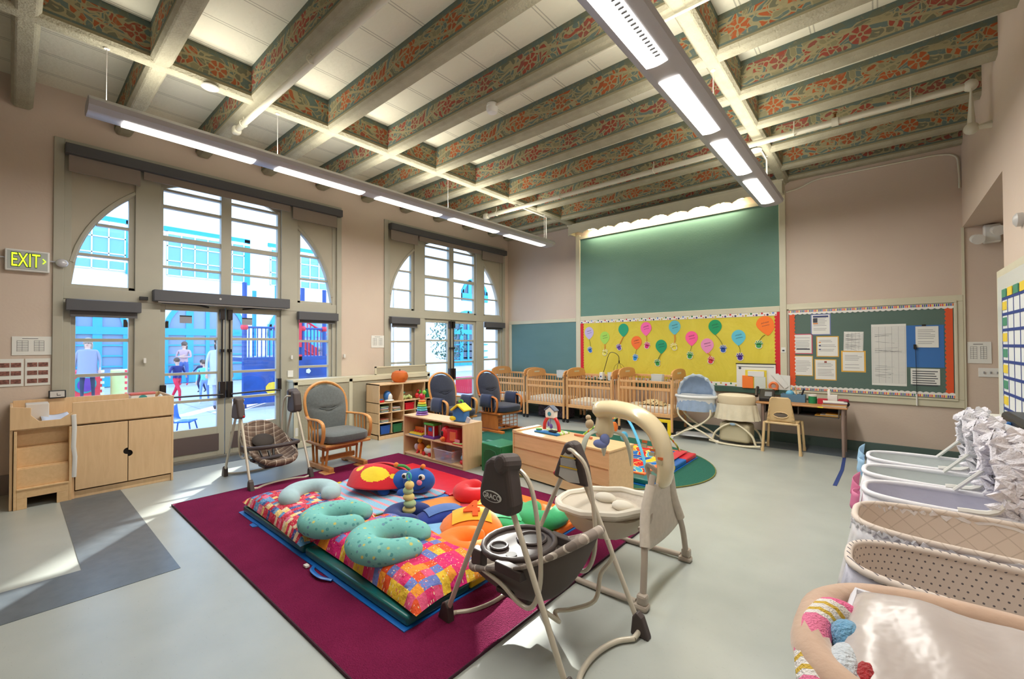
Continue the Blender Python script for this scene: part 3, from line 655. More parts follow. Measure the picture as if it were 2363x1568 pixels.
# exit sign
t = thing('exit_sign', 'EXIT sign with green dotted letters and an arrow on the left wall', 'exit sign', (XL+.03, .11, 2.395))
MB().box(-.03, .03, -.155, .155, -.11, .11).build('housing', WHITEP, t, bevel=.008)
MB().box(.03, .032, -.14, .14, -.095, .095).build('face', mat('grey_sign_face', (176,180,178), .4), t)
EG = mat('sign_green_glow', (190,250,40), .5, emit=1.6)
text('EXIT', 'lettering', .20, BLACK, t, (.034, -.015, -.004), FACE_X, .001, off=.007, sx=.50); text('EXIT', 'lettering', .20, EG, t, (.037, -.015, -.004), FACE_X, .001, sx=.50)
MB().tube([(.036, .105, .03), (.036, .125, .005), (.036, .105, -.02)], .004, 5).build('arrow', EG, t)
for s, y in ((-1, -.235), (1, .245)):
    MB().tube([(0, s*.15, .02), (0, y-s*.03, .02)], .008, 6).ell((.03, y, .01), (.035, .05, .045), 16, 10).build('lamp_head', mat('clear_head', (190,190,196), .15, coat=1), t, smooth=True)
t = thing('emergency_light', 'white twin-head emergency light in the recess near the ceiling', 'emergency light', (1.03, Yb-.003, 2.835))
MB().box(-.07, .07, -.09, 0, -.12, .10).build('case', WHITEP, t, bevel=.012)
for dx, dz in ((-.15, -.06), (.02, .02)):
    MB().cyl((dx, -.13, dz), (dx+.02, -.22, dz-.03), .05, .06, 16).cyl((dx*.6, -.05, dz), (dx, -.14, dz), .015, n=8).build('lamp_head', WHITEP, t, smooth=True)
tag(MB().lathe([(0, 0), (.05, 0), (.05, .03), (.03, .045), (0, .05)], 20, T=RT((XR, 4.77, 2.4), 0, -PI/2, 0)).build('wall_bell', mat('grey_disc2', (180,178,176), .4), smooth=True), 'small grey round device high on the right wall', 'sensor')
sheet(-1.165, -1.105, 1.37, 1.45, 'tiny picture card taped on the trim between two boards', None, 'text', y=Yb-.036, extra=[(-.5, .5, -.5, .1, PRD)])
# whiteboard and calendar chart on the right wall
t = thing('whiteboard', 'white framed board on the right wall behind the calendar chart', 'whiteboard', (XR-.003, 4.2, 1.45))
MB().box(-.03, 0, -1.28, 1.28, -.68, .66).use(1).box(-.035, -.029, -1.22, 1.22, -.62, .60).build('board', [TRIM, mat('white_board_surface', (214,220,214), .25)], t, bevel=.006)
t = thing('pocket_chart', 'white classroom pocket chart with navy grid and coloured cards', 'pocket chart', (XR-.035, 4.6, 1.4))
MB().box(-.006, 0, -.75, .62, -.52, .46).build('sheet', mat('chart_white', (222,226,226), .5), t)
NAVY = mat('navy_tape', (30,58,130), .6); b = MB()
for k in range(8): z = .455-.125*k; b.box(-.009, -.006, -.75, .62, z-.01, z+.012)
for k in range(8): y = .62-.195*k; b.box(-.0085, -.006, y-.005, y+.005, -.52, .46)
b.build('grid_tape', NAVY, t)
CY = mat('card_yellow', (228,200,60), .6); CG = mat('card_green', (70,140,110), .6)
for k in range(9):
    z = .40-.125*(k-0)
    if z < -.48: break
    MB().box(-.010, -.006, .46, .60, z-.035, z+.03).build('card', CY if k % 2 == 0 else CG, t)
for k in range(5): MB().box(-.012, -.006, .46-.195*k, .60-.195*k, .465, .53).build('header_card', CG if k % 2 == 0 else CY, t)
# ---------------- furniture materials ----------------
def wood(name, c1, c2, st=(1, 1, 12), sc_=6, rough=.42):
    g = NG(name, rough, .4); v = g.noise(g.madd(g.obj(), st, (0, 0, 0)), sc_, 6, dist=.6); return g.out(g.mix(v, lin(c1), lin(c2)))
MAPLE = wood('maple_plywood', (208,172,128), (232,200,158), (8, 8, 1), 4); MAPLEH = wood('maple_plywood_flat', (206,170,124), (230,196,150), (1, 8, 8), 4)
MAPLED = mat('plywood_edge', (178,140,96), .5); CRIBW = wood('crib_beech', (206,154,100), (230,184,132), (6, 6, 1), 5)
HONEY = wood('honey_oak', (190,126,66), (220,162,96), (6, 6, 1), 5, .35); CHERRY = wood('orange_oak', (184,104,48), (212,134,70), (6, 6, 1), 5, .35)
GREYF = mat('grey_corduroy', (92,98,98), .95, noise=.12, nscale=40, bump=.2, bscale=200, sheen=.3)
NAVYF = mat('navy_fabric', (36,42,62), .95, noise=.12, nscale=40, bump=.2, bscale=180, sheen=.3); NAVYA = mat('navy_arm_pad', (40,52,84), .95, sheen=.3)
RUBBER = mat('dark_brown_plastic', (70,60,58), .55); STEEL = mat('chrome', (190,190,192), .2, .9); CREAMT = mat('cream_tube', (206,198,180), .3, .1)
# ---------------- changing cabinet ----------------
t = thing('changing_cabinet', 'maple changing table cabinet with pull-out steps by the near window', 'changing table', (-6.38, .60, 0))
b = MB(); b.box(-.36, .33, -.60, -.58, 0, .93); b.box(-.36, .335, .58, .60, 0, .95); b.box(-.36, -.34, -.58, .58, 0, .95); b.box(-.34, .31, -.58, .58, .72, .74); b.box(-.34, .33, -.20, -.18, 0, .73); b.box(-.34, .32, -.18, .58, .0, .07)
b.build('body', MAPLE, t, bevel=.003)
b = MB(); b.box(.33, .345, -.20, .60, .735, .95)
b.prism([(-.60, .735), (-.20, .735), (-.20, .86), (-.28, .80), (-.42, .80), (-.47, .86), (-.47, .93), (-.60, .95)][::-1], 'x', .33, .345)
b.build('tray_front', MAPLE, t, bevel=.003)
for y0, y1, hy, s in ((-.175, .212, .212, -1), (.218, .578, .218, 1)):
    d = MB(); pts = [(y0, .085), (y1, .085), (y1, .715), (y0, .715)]
    if s < 0: pts = [(y0, .085), (y1, .085)]+[(y1-.035*math.sin(PI*i/8), .40-.035*math.cos(PI*i/8)) for i in range(9)]+[(y1, .715), (y0, .715)]
    else: pts = [(y0, .085), (y1, .085), (y1, .715), (y0, .715)]+[(y0+.035*math.sin(PI*i/8), .375-.035*math.cos(PI*i/8)*-1) for i in range(9)]
    d.prism(pts, 'x', .325, .342); d.build('door', MAPLE, t, bevel=.002)
MB().box(.30, .312, -.17, .57, .09, .71).build('interior_shade_board', mat('painted_interior_shade', (40,34,30), .8), t)  # dark board behind the doors stands in for the shaded interior
s_ = MB()
s_.box(-.3, .352, -.575, -.555, 0, .72); s_.box(-.3, .352, -.22, -.20, .0, .72)
for k in range(3):
    z = .19+.185*k; x = .36-.05*k; s_.box(x-.28, x, -.555, -.22, z-.015, z); s_.box(x-.02-.03, x-.05+.012, -.555, -.22, z, z+.175)
s_.box(.32, .352, -.555, -.22, .10, .18); s_.box(.32, .352, -.555, -.49, 0, .10); s_.box(.32, .352, -.30, -.22, 0, .10)
s_.build('pull_out_steps', MAPLEH, t, bevel=.003)
MB().tube([(.31, -.18, .84), (.352, -.19, .83), (.36, -.185, .70), (.355, -.19, .52), (.36, -.18, .42), (.352, -.185, .22)], .017, 6, flat=.25).build('safety_strap', mat('white_webbing', (222,222,220), .8), t, smooth=True)
tag(MB().grid(lambda u, v: (-6.62+.58*u, .20+.20*v, .77+.10*(1-u)**1.2*.0+.02*math.sin(PI*v)*-1+.035*(1 if u < .95 else .2)), 8, 6).build('paper_liner', mat('blue_white_paper', (205,216,232), .5), solid=.003, smooth=True), 'pale blue paper liner lying in the dip of the changing table', 'paper liner')
tag(MB().box(-6.62, -6.40, .10, .26, .742, .93).build('diaper_box', mat('box_white', (214,206,196), .7), bevel=.006), 'white diaper box standing in the left end of the changing tray', 'box')
t = thing('digital_clock', 'black framed desk clock with a white face on the cabinet back edge', 'clock', (-6.70, .33, .95)); t.rotation_euler = (0, -.1, 0)
MB().box(-.012, .012, -.065, .065, .0, .085).build('frame', BLACK, t, bevel=.006)
MB().box(.012, .014, -.054, .054, .012, .074).use(1).box(.014, .016, -.004, .0, .03, .055).box(.014, .016, -.004, .025, .028, .033).build('face', [mat('clock_face', (200,196,190), .4), BLACK], t)
t = thing('wipes_box', 'white wipes box with red lid and teal oval in the changing tray', 'wipes box', (-6.46, .99, .742)); 
MB().box(-.05, .05, -.11, .11, 0, .21).build('tub', WHITEP, t, bevel=.012); MB().box(-.055, .055, -.115, .115, .205, .232).build('lid', mat('salmon_lid', (206,110,104), .45), t, bevel=.008)
MB().disc((.05, 0, .165), .04, 18, 'x', .002).build('oval_label', mat('teal_label', (60,150,150), .5), t)
tag(MB().ell((-6.40, 1.14, .83), (.05, .04, .09), 10, 8, p=1.3).ell((-6.38, 1.14, .90), (.03, .035, .05), 8, 6, p=1.5).build('tissue_bundle', mat('tissue', (216,220,216), .9), smooth=True), 'crumpled white tissues at the right end of the changing tray', 'tissues')
# ---------------- baby swings ----------------
def plaid(name, base, dark, light, s=1.0):
    g = NG(name, .9, .2); q = g.xyz(); c = lin(base)
    def stripes(ax, per, wd, ph=0.0): return g.ma('LESS_THAN', g.ma('ABSOLUTE', g.ma('SUBTRACT', g.ma('FRACT', g.ma('ADD', g.ma('DIVIDE', ax, per*s), 10+ph)), .5)), wd)
    a = g.ma('ADD', q[0], q[2]); b_ = g.ma('ADD', q[1], g.ma('MULTIPLY', q[2], .15))
    c = g.mix(g.ma('MULTIPLY', stripes(a, .09, .25), .45), c, lin(dark)); c = g.mix(g.ma('MULTIPLY', stripes(b_, .09, .25), .45), c, lin(dark))
    c = g.mix(g.ma('MULTIPLY', stripes(a, .09, .04, .3), .8), c, lin(light)); c = g.mix(g.ma('MULTIPLY', stripes(b_, .09, .04, .3), .8), c, lin(light)); return g.out(c)
def swing(label, loc, rz, pl, shell, tray_full, logo):
    t = thing('baby_swing', label, 'baby swing', loc, rz); hx, hy = .41, .30
    for sy in (-1, 1):
        for sx in (-1, 1):
            y = sy*hy
            MB().tube(cr([(sx*.035, y*.98, .80), (sx*.16, y*1.0, .56), (sx*hx*.93, y*1.02, .10), (sx*hx, y*1.0, .035), (sx*hx*1.0, y*.80, .016)], 5), .0135, 10).build('leg', CREAMT, t, smooth=True)
            MB().prism([(-.045, 0), (.055, 0), (.05, .02), (.018, .10), (-.012, .12), (-.035, .09)] if sx > 0 else [(.045, 0), (-.055, 0), (-.05, .02), (-.018, .10), (.012, .12), (.035, .09)], 'y', -.022, .022, RT((sx*hx, y*1.02, 0))).build('rubber_foot', RUBBER, t, bevel=.008)
    for sx in (-1, 1):
        MB().tube(cr([(sx*hx, -hy*.8, .016), (sx*hx*.86, -hy*.5, .016), (sx*hx*.80, 0, .016), (sx*hx*.86, hy*.5, .016), (sx*hx, hy*.8, .016)], 5), .0135, 10).build('floor_bar', CREAMT, t, smooth=True)
    for sy in (-1, 1):
        y = sy*hy; h = MB()
        if sy < 0:
            h.prism([(-.10, -.16), (-.10, -.08), (-.06, .06), (-.02, .085), (.05, .09), (.09, .05), (.12, -.12), (.11, -.17), (.0, -.18)], 'y', -.05, .045, RT((0, y, .88)))
            h.cyl((.045, y-.055, .945), (.055, y+.06, .93), .048, n=14)
        else:
            h.prism([(-.125, -.13), (-.09, -.04), (-.04, .075), (0, .095), (.04, .085), (.10, -.04), (.12, -.15), (.0, -.15)], 'y', -.04, .035, RT((0, y, .85)))
            h.cyl((0, y-.05, .90), (0, y+.045, .90), .04, n=14)
        ho = h.build('motor_head' if sy < 0 else 'pivot_head', RUBBER, t, bevel=.022, seg=3)
        if sy > 0: MB().prism([(-.07, -.115), (-.045, .0), (-.02, .03), (.03, .03), (.075, -.13), (.0, -.14)], 'y', y-.046, y-.041, RT((0, 0, .85))).use(1).box(-.055, .05, y-.049, y-.045, .85, .857).box(-.06, .06, y-.049, y-.045, .79, .797).use(2).box(-.055, .05, y-.048, y-.0455, .80, .84).build('warning_label', [mat('label_grey', (190,190,184), .5), mat('label_yellow', (210,170,40), .5), mat('label_print', (170,170,168), .6)], ho)
        elif logo:
            MB().prism([(.062*math.cos(a*PI/12), .026*math.sin(a*PI/12)) for a in range(24)], 'y', -.004, 0, RT((.0, y-.052, .785))).use(1).prism([(.057*math.cos(a*PI/12), .022*math.sin(a*PI/12)) for a in range(24)], 'y', -.006, 0, RT((.0, y-.052, .785))).build('logo_plate', [WHITEP, RUBBER], ho)
            text('GRACO', 'logo_text', .034, WHITEP, ho, (0, y-.0585, .785), FACE_Y, .0008)
        if sy > 0: MB().ell((-.115, y-.02, .735), (.012, .012, .014), 10, 6).build('red_button', mat('red_button', (190,30,40), .4), ho, smooth=True)
        ya = y-sy*.07
        MB().tube(cr([(0, y-sy*.04, .90), (.06, ya, .895), (.14, ya, .82), (.185, ya, .60), (.19, ya, .40), (.14, ya, .27), (.05, ya*.98, .25), (-.06, ya, .30), (-.20, ya*.98, .32)], 5), .0115, 8).build('hanger_arm', CREAMT, t, smooth=True)
    MB().tube(cr([(.30, .18, .50), (.33, .17, .42), (.27, .16, .32), (.26, .12, .20), (.16, .06, .14), (.1, 0, .13), (.16, -.06, .14), (.22, -.14, .2), (.17, -.2, .26)], 5), .011, 8).build('lower_loop', CREAMT, t, smooth=True)
    # bucket seat, foot end at -x
    def rimp(a, k=1.0, dz=0.0): return Vector((-.05+.375*k*math.copysign(abs(math.cos(a))**.85, math.cos(a)), .235*k*math.copysign(abs(math.sin(a))**.8, math.sin(a)), .415+.175*math.cos(a)-.035*math.sin(a)**2+dz))
    bot = Vector((-.10, 0, .19))
    def bowl(k, dz, pw):
        def fn(u, v):
            q = rimp(2*PI*u, k); w_ = v**.62; p = bot.lerp(q, w_); p.z = bot.z+dz+(q.z-bot.z-dz)*v**pw; return tuple(p)
        return fn
    MB().grid(bowl(1.0, -.035, 1.7), 40, 9, cu=True).build('seat_shell', shell, t, solid=.006, smooth=True)
    MB().grid(bowl(.96, .02, 1.5), 40, 9, cu=True).build('seat_pad', pl, t, solid=.012, smooth=True)
    MB().tube([rimp(i*PI/24) for i in range(48)], [.009+.026*max(0, -math.cos(i*PI/24))**1.6+.016*max(0, math.cos(i*PI/24))**2 for i in range(48)], 10, closed=True).build('seat_rim', pl, t, smooth=True)
    MB().ell((0, 0, 0), (.10, .12, .035), 14, 8, RT((.13, 0, .40), 0, -.7, 0)).build('head_support', mat('dark_mesh_fabric', (70,64,60), .95), t, smooth=True)
    MB().tube([(-.02, -.06, .24), (.06, -.08, .34)], .012, 6).tube([(-.02, .06, .24), (.06, .08, .34)], .012, 6).tube([(-.1, 0, .22), (-.03, 0, .30)], .016, 6).build('harness_strap', BLACK, t)
    b = MB()
    if tray_full:
        def ring(cx, cy, rx, ry, z, r): b.tube([(cx+rx*math.cos(a*PI/10), cy+ry*math.sin(a*PI/10), z) for a in range(20)], r, 6, closed=True)
        b.prism([(-.14+.20*math.cos(a*PI/12)*(1 if math.cos(a*PI/12) < 0 else .75), .225*math.sin(a*PI/12)) for a in range(24)], 'z', .385, .40); ring(-.15, .0, .185, .215, .405, .018)
        b.box(-.33, -.25, -.20, -.15, .30, .39); b.box(-.10, .08, -.245, -.195, .36, .41); b.box(-.10, .08, .195, .245, .36, .41)
        to = b.build('tray', RUBBER, t, bevel=.006, smooth=True)
        MB().disc((-.13, .08, .402), .075, 18).use(0).disc((-.2, -.11, .402), .042, 14).disc((-.09, -.13, .402), .03, 12).build('tray_recess_shade', mat('painted_recess_shade', (44,39,38), .7), to)  # flat dark discs paint the shade inside the tray's cup recesses
        MB().tube([(-.13+.08*math.cos(a*PI/9), .08+.08*math.sin(a*PI/9), .408) for a in range(18)], .009, 6, closed=True).tube([(-.2+.046*math.cos(a*PI/7), -.11+.046*math.sin(a*PI/7), .408) for a in range(14)], .008, 6, closed=True).build('recess_rim', RUBBER, to, smooth=True)
    else:
        b.tube(cr([(-.06, -.26, .38), (-.24, -.24, .40), (-.34, -.1, .41), (-.34, .1, .41), (-.24, .24, .40), (-.06, .26, .38)], 4), .022, 8); b.box(-.1, .0, -.275, -.24, .34, .40); b.box(-.1, .0, .24, .275, .34, .40)
        b.build('grab_bar', RUBBER, t, smooth=True)
    MB().box(-.2, .0, -.10, .10, .14, .19).box(-.14, -.04, -.2, .2, .22, .25).build('seat_base', RUBBER, t, bevel=.012)
    return t
swing('beige frame swing with grey plaid seat and snack tray in the foreground', (-1.385, 1.84, 0), -.05, plaid('plaid_grey', (168,156,146), (104,94,90), (218,208,196), 1.5), mat('taupe_seat_fabric', (92,84,80), .9), True, True)
swing('beige frame swing with brown plaid seat in front of the glass doors', (-5.36, 1.93, 0), PI, plaid('plaid_brown', (132,112,98), (84,68,60), (196,184,168)), mat('brown_seat_shell', (58,52,52), .7), False, False)
# papasan cradle swing
t = thing('cradle_swing', 'cream cradle swing with overhead mobile arm beside the foreground swing', 'baby swing', (-1.04, 2.70, 0))
TAUPE = mat('taupe_tube', (176,164,150), .35); CREAMP = mat('cream_plastic', (222,206,168), .25, coat=.4); LINEN = mat('oatmeal_fabric', (206,196,182), .95, noise=.05, nscale=30, bump=.2, bscale=90)
for s in (-1, 1):
    y = s*.36
    MB().tube(cr([(-.62, y*.98, .016), (-.3, y, .02), (-.04, y, .03)], 4), .018, 10).build('floor_bar', TAUPE, t, smooth=True)
    MB().tube(cr([(0, y, .03), (-.01, y*.86, .25), (-.04, y*.62, .48), (-.03, y*.36, .70)], 5), .019, 10).build('leg', TAUPE, t, smooth=True)
    MB().box(-.05, .035, y-.035, y+.035, 0, .035).box(-.03, .028, y-.028, y+.028, .03, .09).build('foot', TAUPE, t, bevel=.015)
    MB().lathe([(.0, 0), (.04, 0), (.045, .015), (.035, .03), (0, .035)], 16, (-.63, y*.98, 0), 1.4, 1).build('end_cap', TAUPE, t, smooth=True)
    MB().tube(cr([(-.015, y*.80, .32), (-.04, y*.62, .48), (-.035, y*.42, .64)], 5), .030, 10).build('fabric_sleeve', LINEN, t, smooth=True)
MB().grid(lambda u, v: (-.03-.02*math.sin(PI*v)+.02*math.sin(PI*u), (2*u-1)*(.30-.14*v), .28+.36*v), 10, 8).build('fabric_panel', LINEN, t, solid=.01, smooth=True)
arm = cr([(-.02, 0, .60), (.0, 0, .74), (-.05, 0, .93), (-.17, 0, 1.03), (-.34, 0, 1.06), (-.50, 0, 1.04)], 5); nA = len(arm)-1
def armf(u, v):
    p = arm[min(nA, int(round(u*nA)))]; a = 2*PI*v; wy = .085+.012*math.sin(PI*u); q = arm[min(nA, int(round(u*nA))+1)]-arm[max(0, int(round(u*nA))-1)]; q.normalize()
    nx, nz = -q.z, q.x; th = .04+.022*u; k = 1 if 0 < u < 1 else .55
    return (p.x+nx*math.sin(a)*th*k, math.cos(a)*wy*k, p.z+nz*math.sin(a)*th*k)
ao = MB(); ao.grid(armf, nA, 16, cv=True); m_ = len(ao.v)//16; ao.f += [tuple(range(16)), tuple(range((m_-1)*16, m_*16))[::-1]]; ao.mi += [0, 0]
ao = ao.build('mobile_arm', CREAMP, t, smooth=True, ang=60)
MB().ell((-.44, 0, 1.087), (.085, .055, .014), 18, 6).use(1).ell((-.44, 0, 1.10), (.03, .025, .008), 12, 5).build('control_pad', [mat('sage_pad', (150,150,112), .4), CREAMP], ao, smooth=True)
for k in range(3): MB().box(-.045-.05*k+.03, -.012-.05*k+.03, -.094, -.088, .86+.045*k-.07, .875+.045*k-.07).use(1).box(-.05-.05*k+.03, -.015-.05*k+.03, -.093, -.087, .83+.045*k-.07, .853+.045*k-.07).build('warning_label', [mat('label_orange', (214,110,60), .5), mat('label_beige', (196,184,150), .5)], ao)
MB().lathe([(0, .86), (.055, .862), (.07, .90), (.06, .96), (.05, 1.02)], 18, (-.43, 0, 0)).build('mobile_hub', CREAMP, t, smooth=True)
for k, (a, c) in enumerate(((.2, (184,190,176)), (2.1, (190,196,186)), (4.2, (180,186,172)))):
    dx, dy = math.cos(a), math.sin(a)
    MB().tube(cr([(-.43+dx*.05, dy*.05, .90), (-.43+dx*.13, dy*.13, .88), (-.43+dx*.17, dy*.17, .79), (-.43+dx*.18, dy*.18, .68)], 4), [.012, .016, .02, .024, .026, .028, .03, .03, .028, .024, .02, .014, .006][:13], 8, flat=.4).build('mobile_leaf', mat('sage_leaf%d' % k, c, .9), t, smooth=True)
MB().ell((-.40, -.05, .85), (.035, .03, .045), 12, 8).ell((-.43, -.06, .82), (.055, .03, .03), 12, 8).build('mobile_bird', mat('periwinkle_plush', (120,134,190), .9), t, smooth=True)
MB().ell((-.56, .02, .93), (.03, .03, .035), 12, 8).ell((-.57, .02, .975), (.02, .02, .02), 10, 6).build('mobile_bee', mat('tan_plush', (190,170,140), .9), t, smooth=True)
MB().tube(cr([(-.02, 0, .66), (-.12, 0, .72), (-.10, 0, .60), (-.04, -.16, .44), (-.06, -.26, .40)], 5), .016, 8).build('seat_yoke', TAUPE, t, smooth=True)
BAS = (-.44, 0, 0)
def bask(r0, r1, z0, z1, tilt=.10):
    def fn(u, v):
        a = 2*PI*u; k = v; r = r0+(r1-r0)*k**.55; return (BAS[0]+math.cos(a)*r*1.15, math.sin(a)*r, z0+(z1-z0)*k**1.3+tilt*math.cos(a)*k*.35+.004*math.sin(a*9))
    return fn
MB().grid(bask(.02, .27, .24, .40), 36, 8, cu=True).build('cradle_bowl', LINEN, t, solid=.018, smooth=True)
MB().tube([bask(.02, .285, .24, .41)(i/36, 1) for i in range(36)], .026, 8, closed=True).build('cradle_rim', mat('cream_fleece', (220,214,200), .95), t, smooth=True)
MB().lathe([(.26, .40), (.25, .36), (.20, .28), (.14, .24)], 30, (BAS[0], 0, -.03), 1.15, 1, wob=lambda a, z: 1+.03*math.sin(a*8)).build('cradle_skirt', mat('sheer_cream_fabric', (198,188,172), .9), t, smooth=True, solid=.004)
for dx, dy in ((.12, .05), (-.05, .12)): MB().ell((BAS[0]+dx, dy, .39), (.08, .06, .035), 14, 8).build('infant_cushion', mat('cream_fleece', (220,214,200), .95), t, smooth=True)
# ---------------- gliders ----------------
def glider(label, loc, rz, fab, wd, solid, armc=None, group=None):
    t = thing('glider_chair', label, 'glider chair', loc, rz, group); hw = .26
    # back hoop and cushion (reclined); front is +x
    def bp(y, z): return (-.20-.26*(z-.38), y, z)
    hoop = [bp(-.19, .36), bp(-.22, .5), bp(-.27, .70), bp(-.25, .88), bp(-.15, .99), bp(0, 1.03), bp(.15, .99), bp(.25, .88), bp(.27, .70), bp(.22, .5), bp(.19, .36)]
    MB().tube(cr(hoop, 5), .020, 8).build('back_hoop', wd, t, smooth=True)
    def bc(u, v, s):
        z = .42+.575*v; a = math.sin(PI*min(1, .18+.74*v)) ; w_ = .245*(.72+.36*math.sin(PI*(v*.62+.12)))*(1 if v < .72 else math.sqrt(max(.0, 1-((v-.72)/.285)**2)))
        y = (2*u-1)*w_; th = .055*(1-abs(2*u-1)**3)*math.sin(PI*(.08+.84*v))**.4
        if abs(v-.60-.12*(1-(2*u-1)**2)*-1) < .03: th *= .72
        p = bp(y, z); return (p[0]+(th+.012 if s else -.012)+.0, p[1], p[2])
    b = MB(); b.grid(lambda u, v: bc(u, v, 1), 16, 22); b.grid(lambda u, v: bc(1-u, v, 0), 16, 22); b.build('back_cushion', fab, t, smooth=True)
    MB().tube([bp((u*2-1)*.20, .70-.07*(1-(u*2-1)**2)) [0:1]+() if False else (bp(0, .77-.08*math.cos((u*2-1)*PI/2))[0]+.062*(1-abs(2*u-1)**3), (u*2-1)*.21, .77-.08*math.cos((u*2-1)*PI/2)) for u in [i/12 for i in range(13)]], .006, 5).build('seam_piping', fab, t, smooth=True)
    for s in (-1, 1):
        y = s*(hw+.045)
        MB().tube(cr([(-.28, s*.25, .62), (-.12, y, .615), (.10, y, .62), (.22, y, .58), (.235, y, .46), (.20, y, .36)], 5), .024, 8, flat=.6).build('arm_rest', wd, t, smooth=True)
        b = MB()
        for k in range(4): x = -.12+.075*k; b.tube([(x, y, .36), (x-.01, y, .60)], .010, 6)
        b.build('arm_slat', wd, t)
        if armc: MB().grid(lambda u, v: (-.14+.26*u, y+s*(.045*math.cos(PI*v)), .50+.14*math.sin(PI*v) if v not in (0, 1) else .44), 6, 10).build('arm_pad', armc, t, solid=.03, smooth=True)
    MB().ell((.03, 0, .405), (.30, .28, .068), 28, 12, p=.5).build('seat_cushion', fab, t, smooth=True)
    MB().box(-.24, .27, -.29, .29, .31, .345).build('seat_frame', wd, t, bevel=.012)
    if not solid:
        for s in (-1, 1):
            y = s*.22
            MB().box(-.27, .27, y-.03, y+.03, .02, .075).box(-.27, -.17, y-.035, y+.035, 0, .03).box(.17, .27, y-.035, y+.035, 0, .03).box(.12, .28, y-.09*1, y+.04, 0, .025).build('runner', wd, t, bevel=.012)
            b = MB()
            for x0, x1 in ((-.17, -.2), (-.09, -.1), (.05, .07), (.13, .18)): b.tube([(x0, y, .07), (x1, y, .315)], .016, 6, flat=.6)
            b.build('base_slat', wd, t)
        MB().box(-.02, .02, -.22, .22, .10, .16).box(-.10, .10, -.22, .22, .24, .28).build('cross_rail', wd, t, bevel=.008)
    else:
        MB().box(-.20, .20, -.27, -.245, .06, .31).box(-.20, -.18, -.25, .25, .06, .31).build('base_panel', wd, t, bevel=.008)
        MB().box(-.30, .34, -.29, -.22, 0, .05).build('runner', wd, t, bevel=.012); MB().box(-.30, .34, .22, .29, 0, .05).build('runner', wd, t, bevel=.012)
        b = MB(); b.box(.18, .20, -.24, .24, .29, .31); b.box(.18, .20, -.24, .24, .05, .07)
        for k in range(6): y = -.24+.096*k; b.cyl((.19, y, .06), (.19, y, .30), .006, n=6)
        for k in range(3): b.cyl((.19, -.24, .12+.06*k), (.19, .24, .12+.06*k), .006, n=6)
        b.build('lattice', wd, t)
    return t
glider('honey wood glider chair with grey cushions near the radiator cover', (-5.14, 2.66, 0), .02, GREYF, HONEY, False)
glider('navy glider chair behind the low toy shelf, left of the pair', (-5.38, 4.78, 0), -.05, NAVYF, HONEY, True, NAVYA, 'navy glider chairs')
glider('navy glider chair in front of the cribs, with orange panelled base', (-5.14, 5.66, 0), -.05, NAVYF, CHERRY, True, NAVYA, 'navy glider chairs')
# ---------------- radiator cover ----------------
t = thing('radiator_cover', 'long cream radiator cover with mesh front along the window wall', 'radiator cover', (-6.5, 2.69, 0))
MB().box(-.26, .0, -.01, 2.50, .97, 1.0).box(-.26, -.0, -.0, .02, 0, .97).box(-.26, 0, 2.47, 2.49, 0, .97).build('sill', TRIM, t, bevel=.004)
b = MB()
for y in (.0, .86, 1.66, 2.43): b.box(-.02, .005, y, y+.06, 0, .97)
b.box(-.02, .005, 0, 2.49, 0, .10); b.box(-.02, .005, 0, 2.49, .92, .97); b.build('frame', TRIM, t, bevel=.004)
g = NG('mesh_screen', .6, .3); q = g.xyz(); per = .022
def gl(ax): return g.ma('LESS_THAN', g.ma('ABSOLUTE', g.ma('SUBTRACT', g.ma('FRACT', g.ma('DIVIDE', g.ma('ADD', ax, 10.0), per)), .5)), .24)
MESHM = g.out(g.mix(g.ma('MULTIPLY', gl(q[1]), gl(q[2])), lin((176,170,148)), lin((112,106,92))))
MB().box(-.015, -.008, .02, 2.47, .08, .94).build('mesh_screen', MESHM, t)
MB().box(.0, .01, .02, .06, .18, .30).build('valve_tag', WHITEP, t)
# small framed screen on sill
t = thing('sill_panel', 'cream mesh panel standing on the radiator cover before window two', 'panel', (-6.56, 4.35, 1.0))
# ---------------- cubby shelf ----------------
MB().box(-.01, .01, -.30, .80, 0, .012).box(-.01, .01, -.30, .80, .12, .14).box(-.01, .01, -.30, -.27, 0, .14).box(-.01, .01, .77, .80, 0, .14).build('frame', TRIM, t); MB().box(-.004, .004, -.28, .78, .01, .13).build('screen', MESHM, t)
t = thing('cubby_shelf', 'maple cubby shelf with open bays beside the radiator cover', 'shelf', (-6.23, 3.80, 0))
b = MB(); L = 1.18
b.box(-.19, .19, 0, .018, .0, .88); b.box(-.19, .19, L-.018, L, 0, .88); b.box(-.19, .19, 0, L, .862, .88); b.box(-.19, -.175, 0, L, 0, .88); b.box(-.17, .185, 0, L, .06, .08); b.box(.16, .185, 0, L, 0, .08)
b.box(-.17, .19, 0, L, .57, .585); b.box(-.17, .188, .45, .465, .585, .865); b.box(-.17, .188, .90, .915, .585, .865)
for y in (.235, .47, .70, .93): b.box(-.17, .188, y, y+.012, .08, .57)
for z in (.25, .41): b.box(-.17, .188, .0, L, z, z+.012)
b.build('carcass', MAPLE, t, bevel=.002)
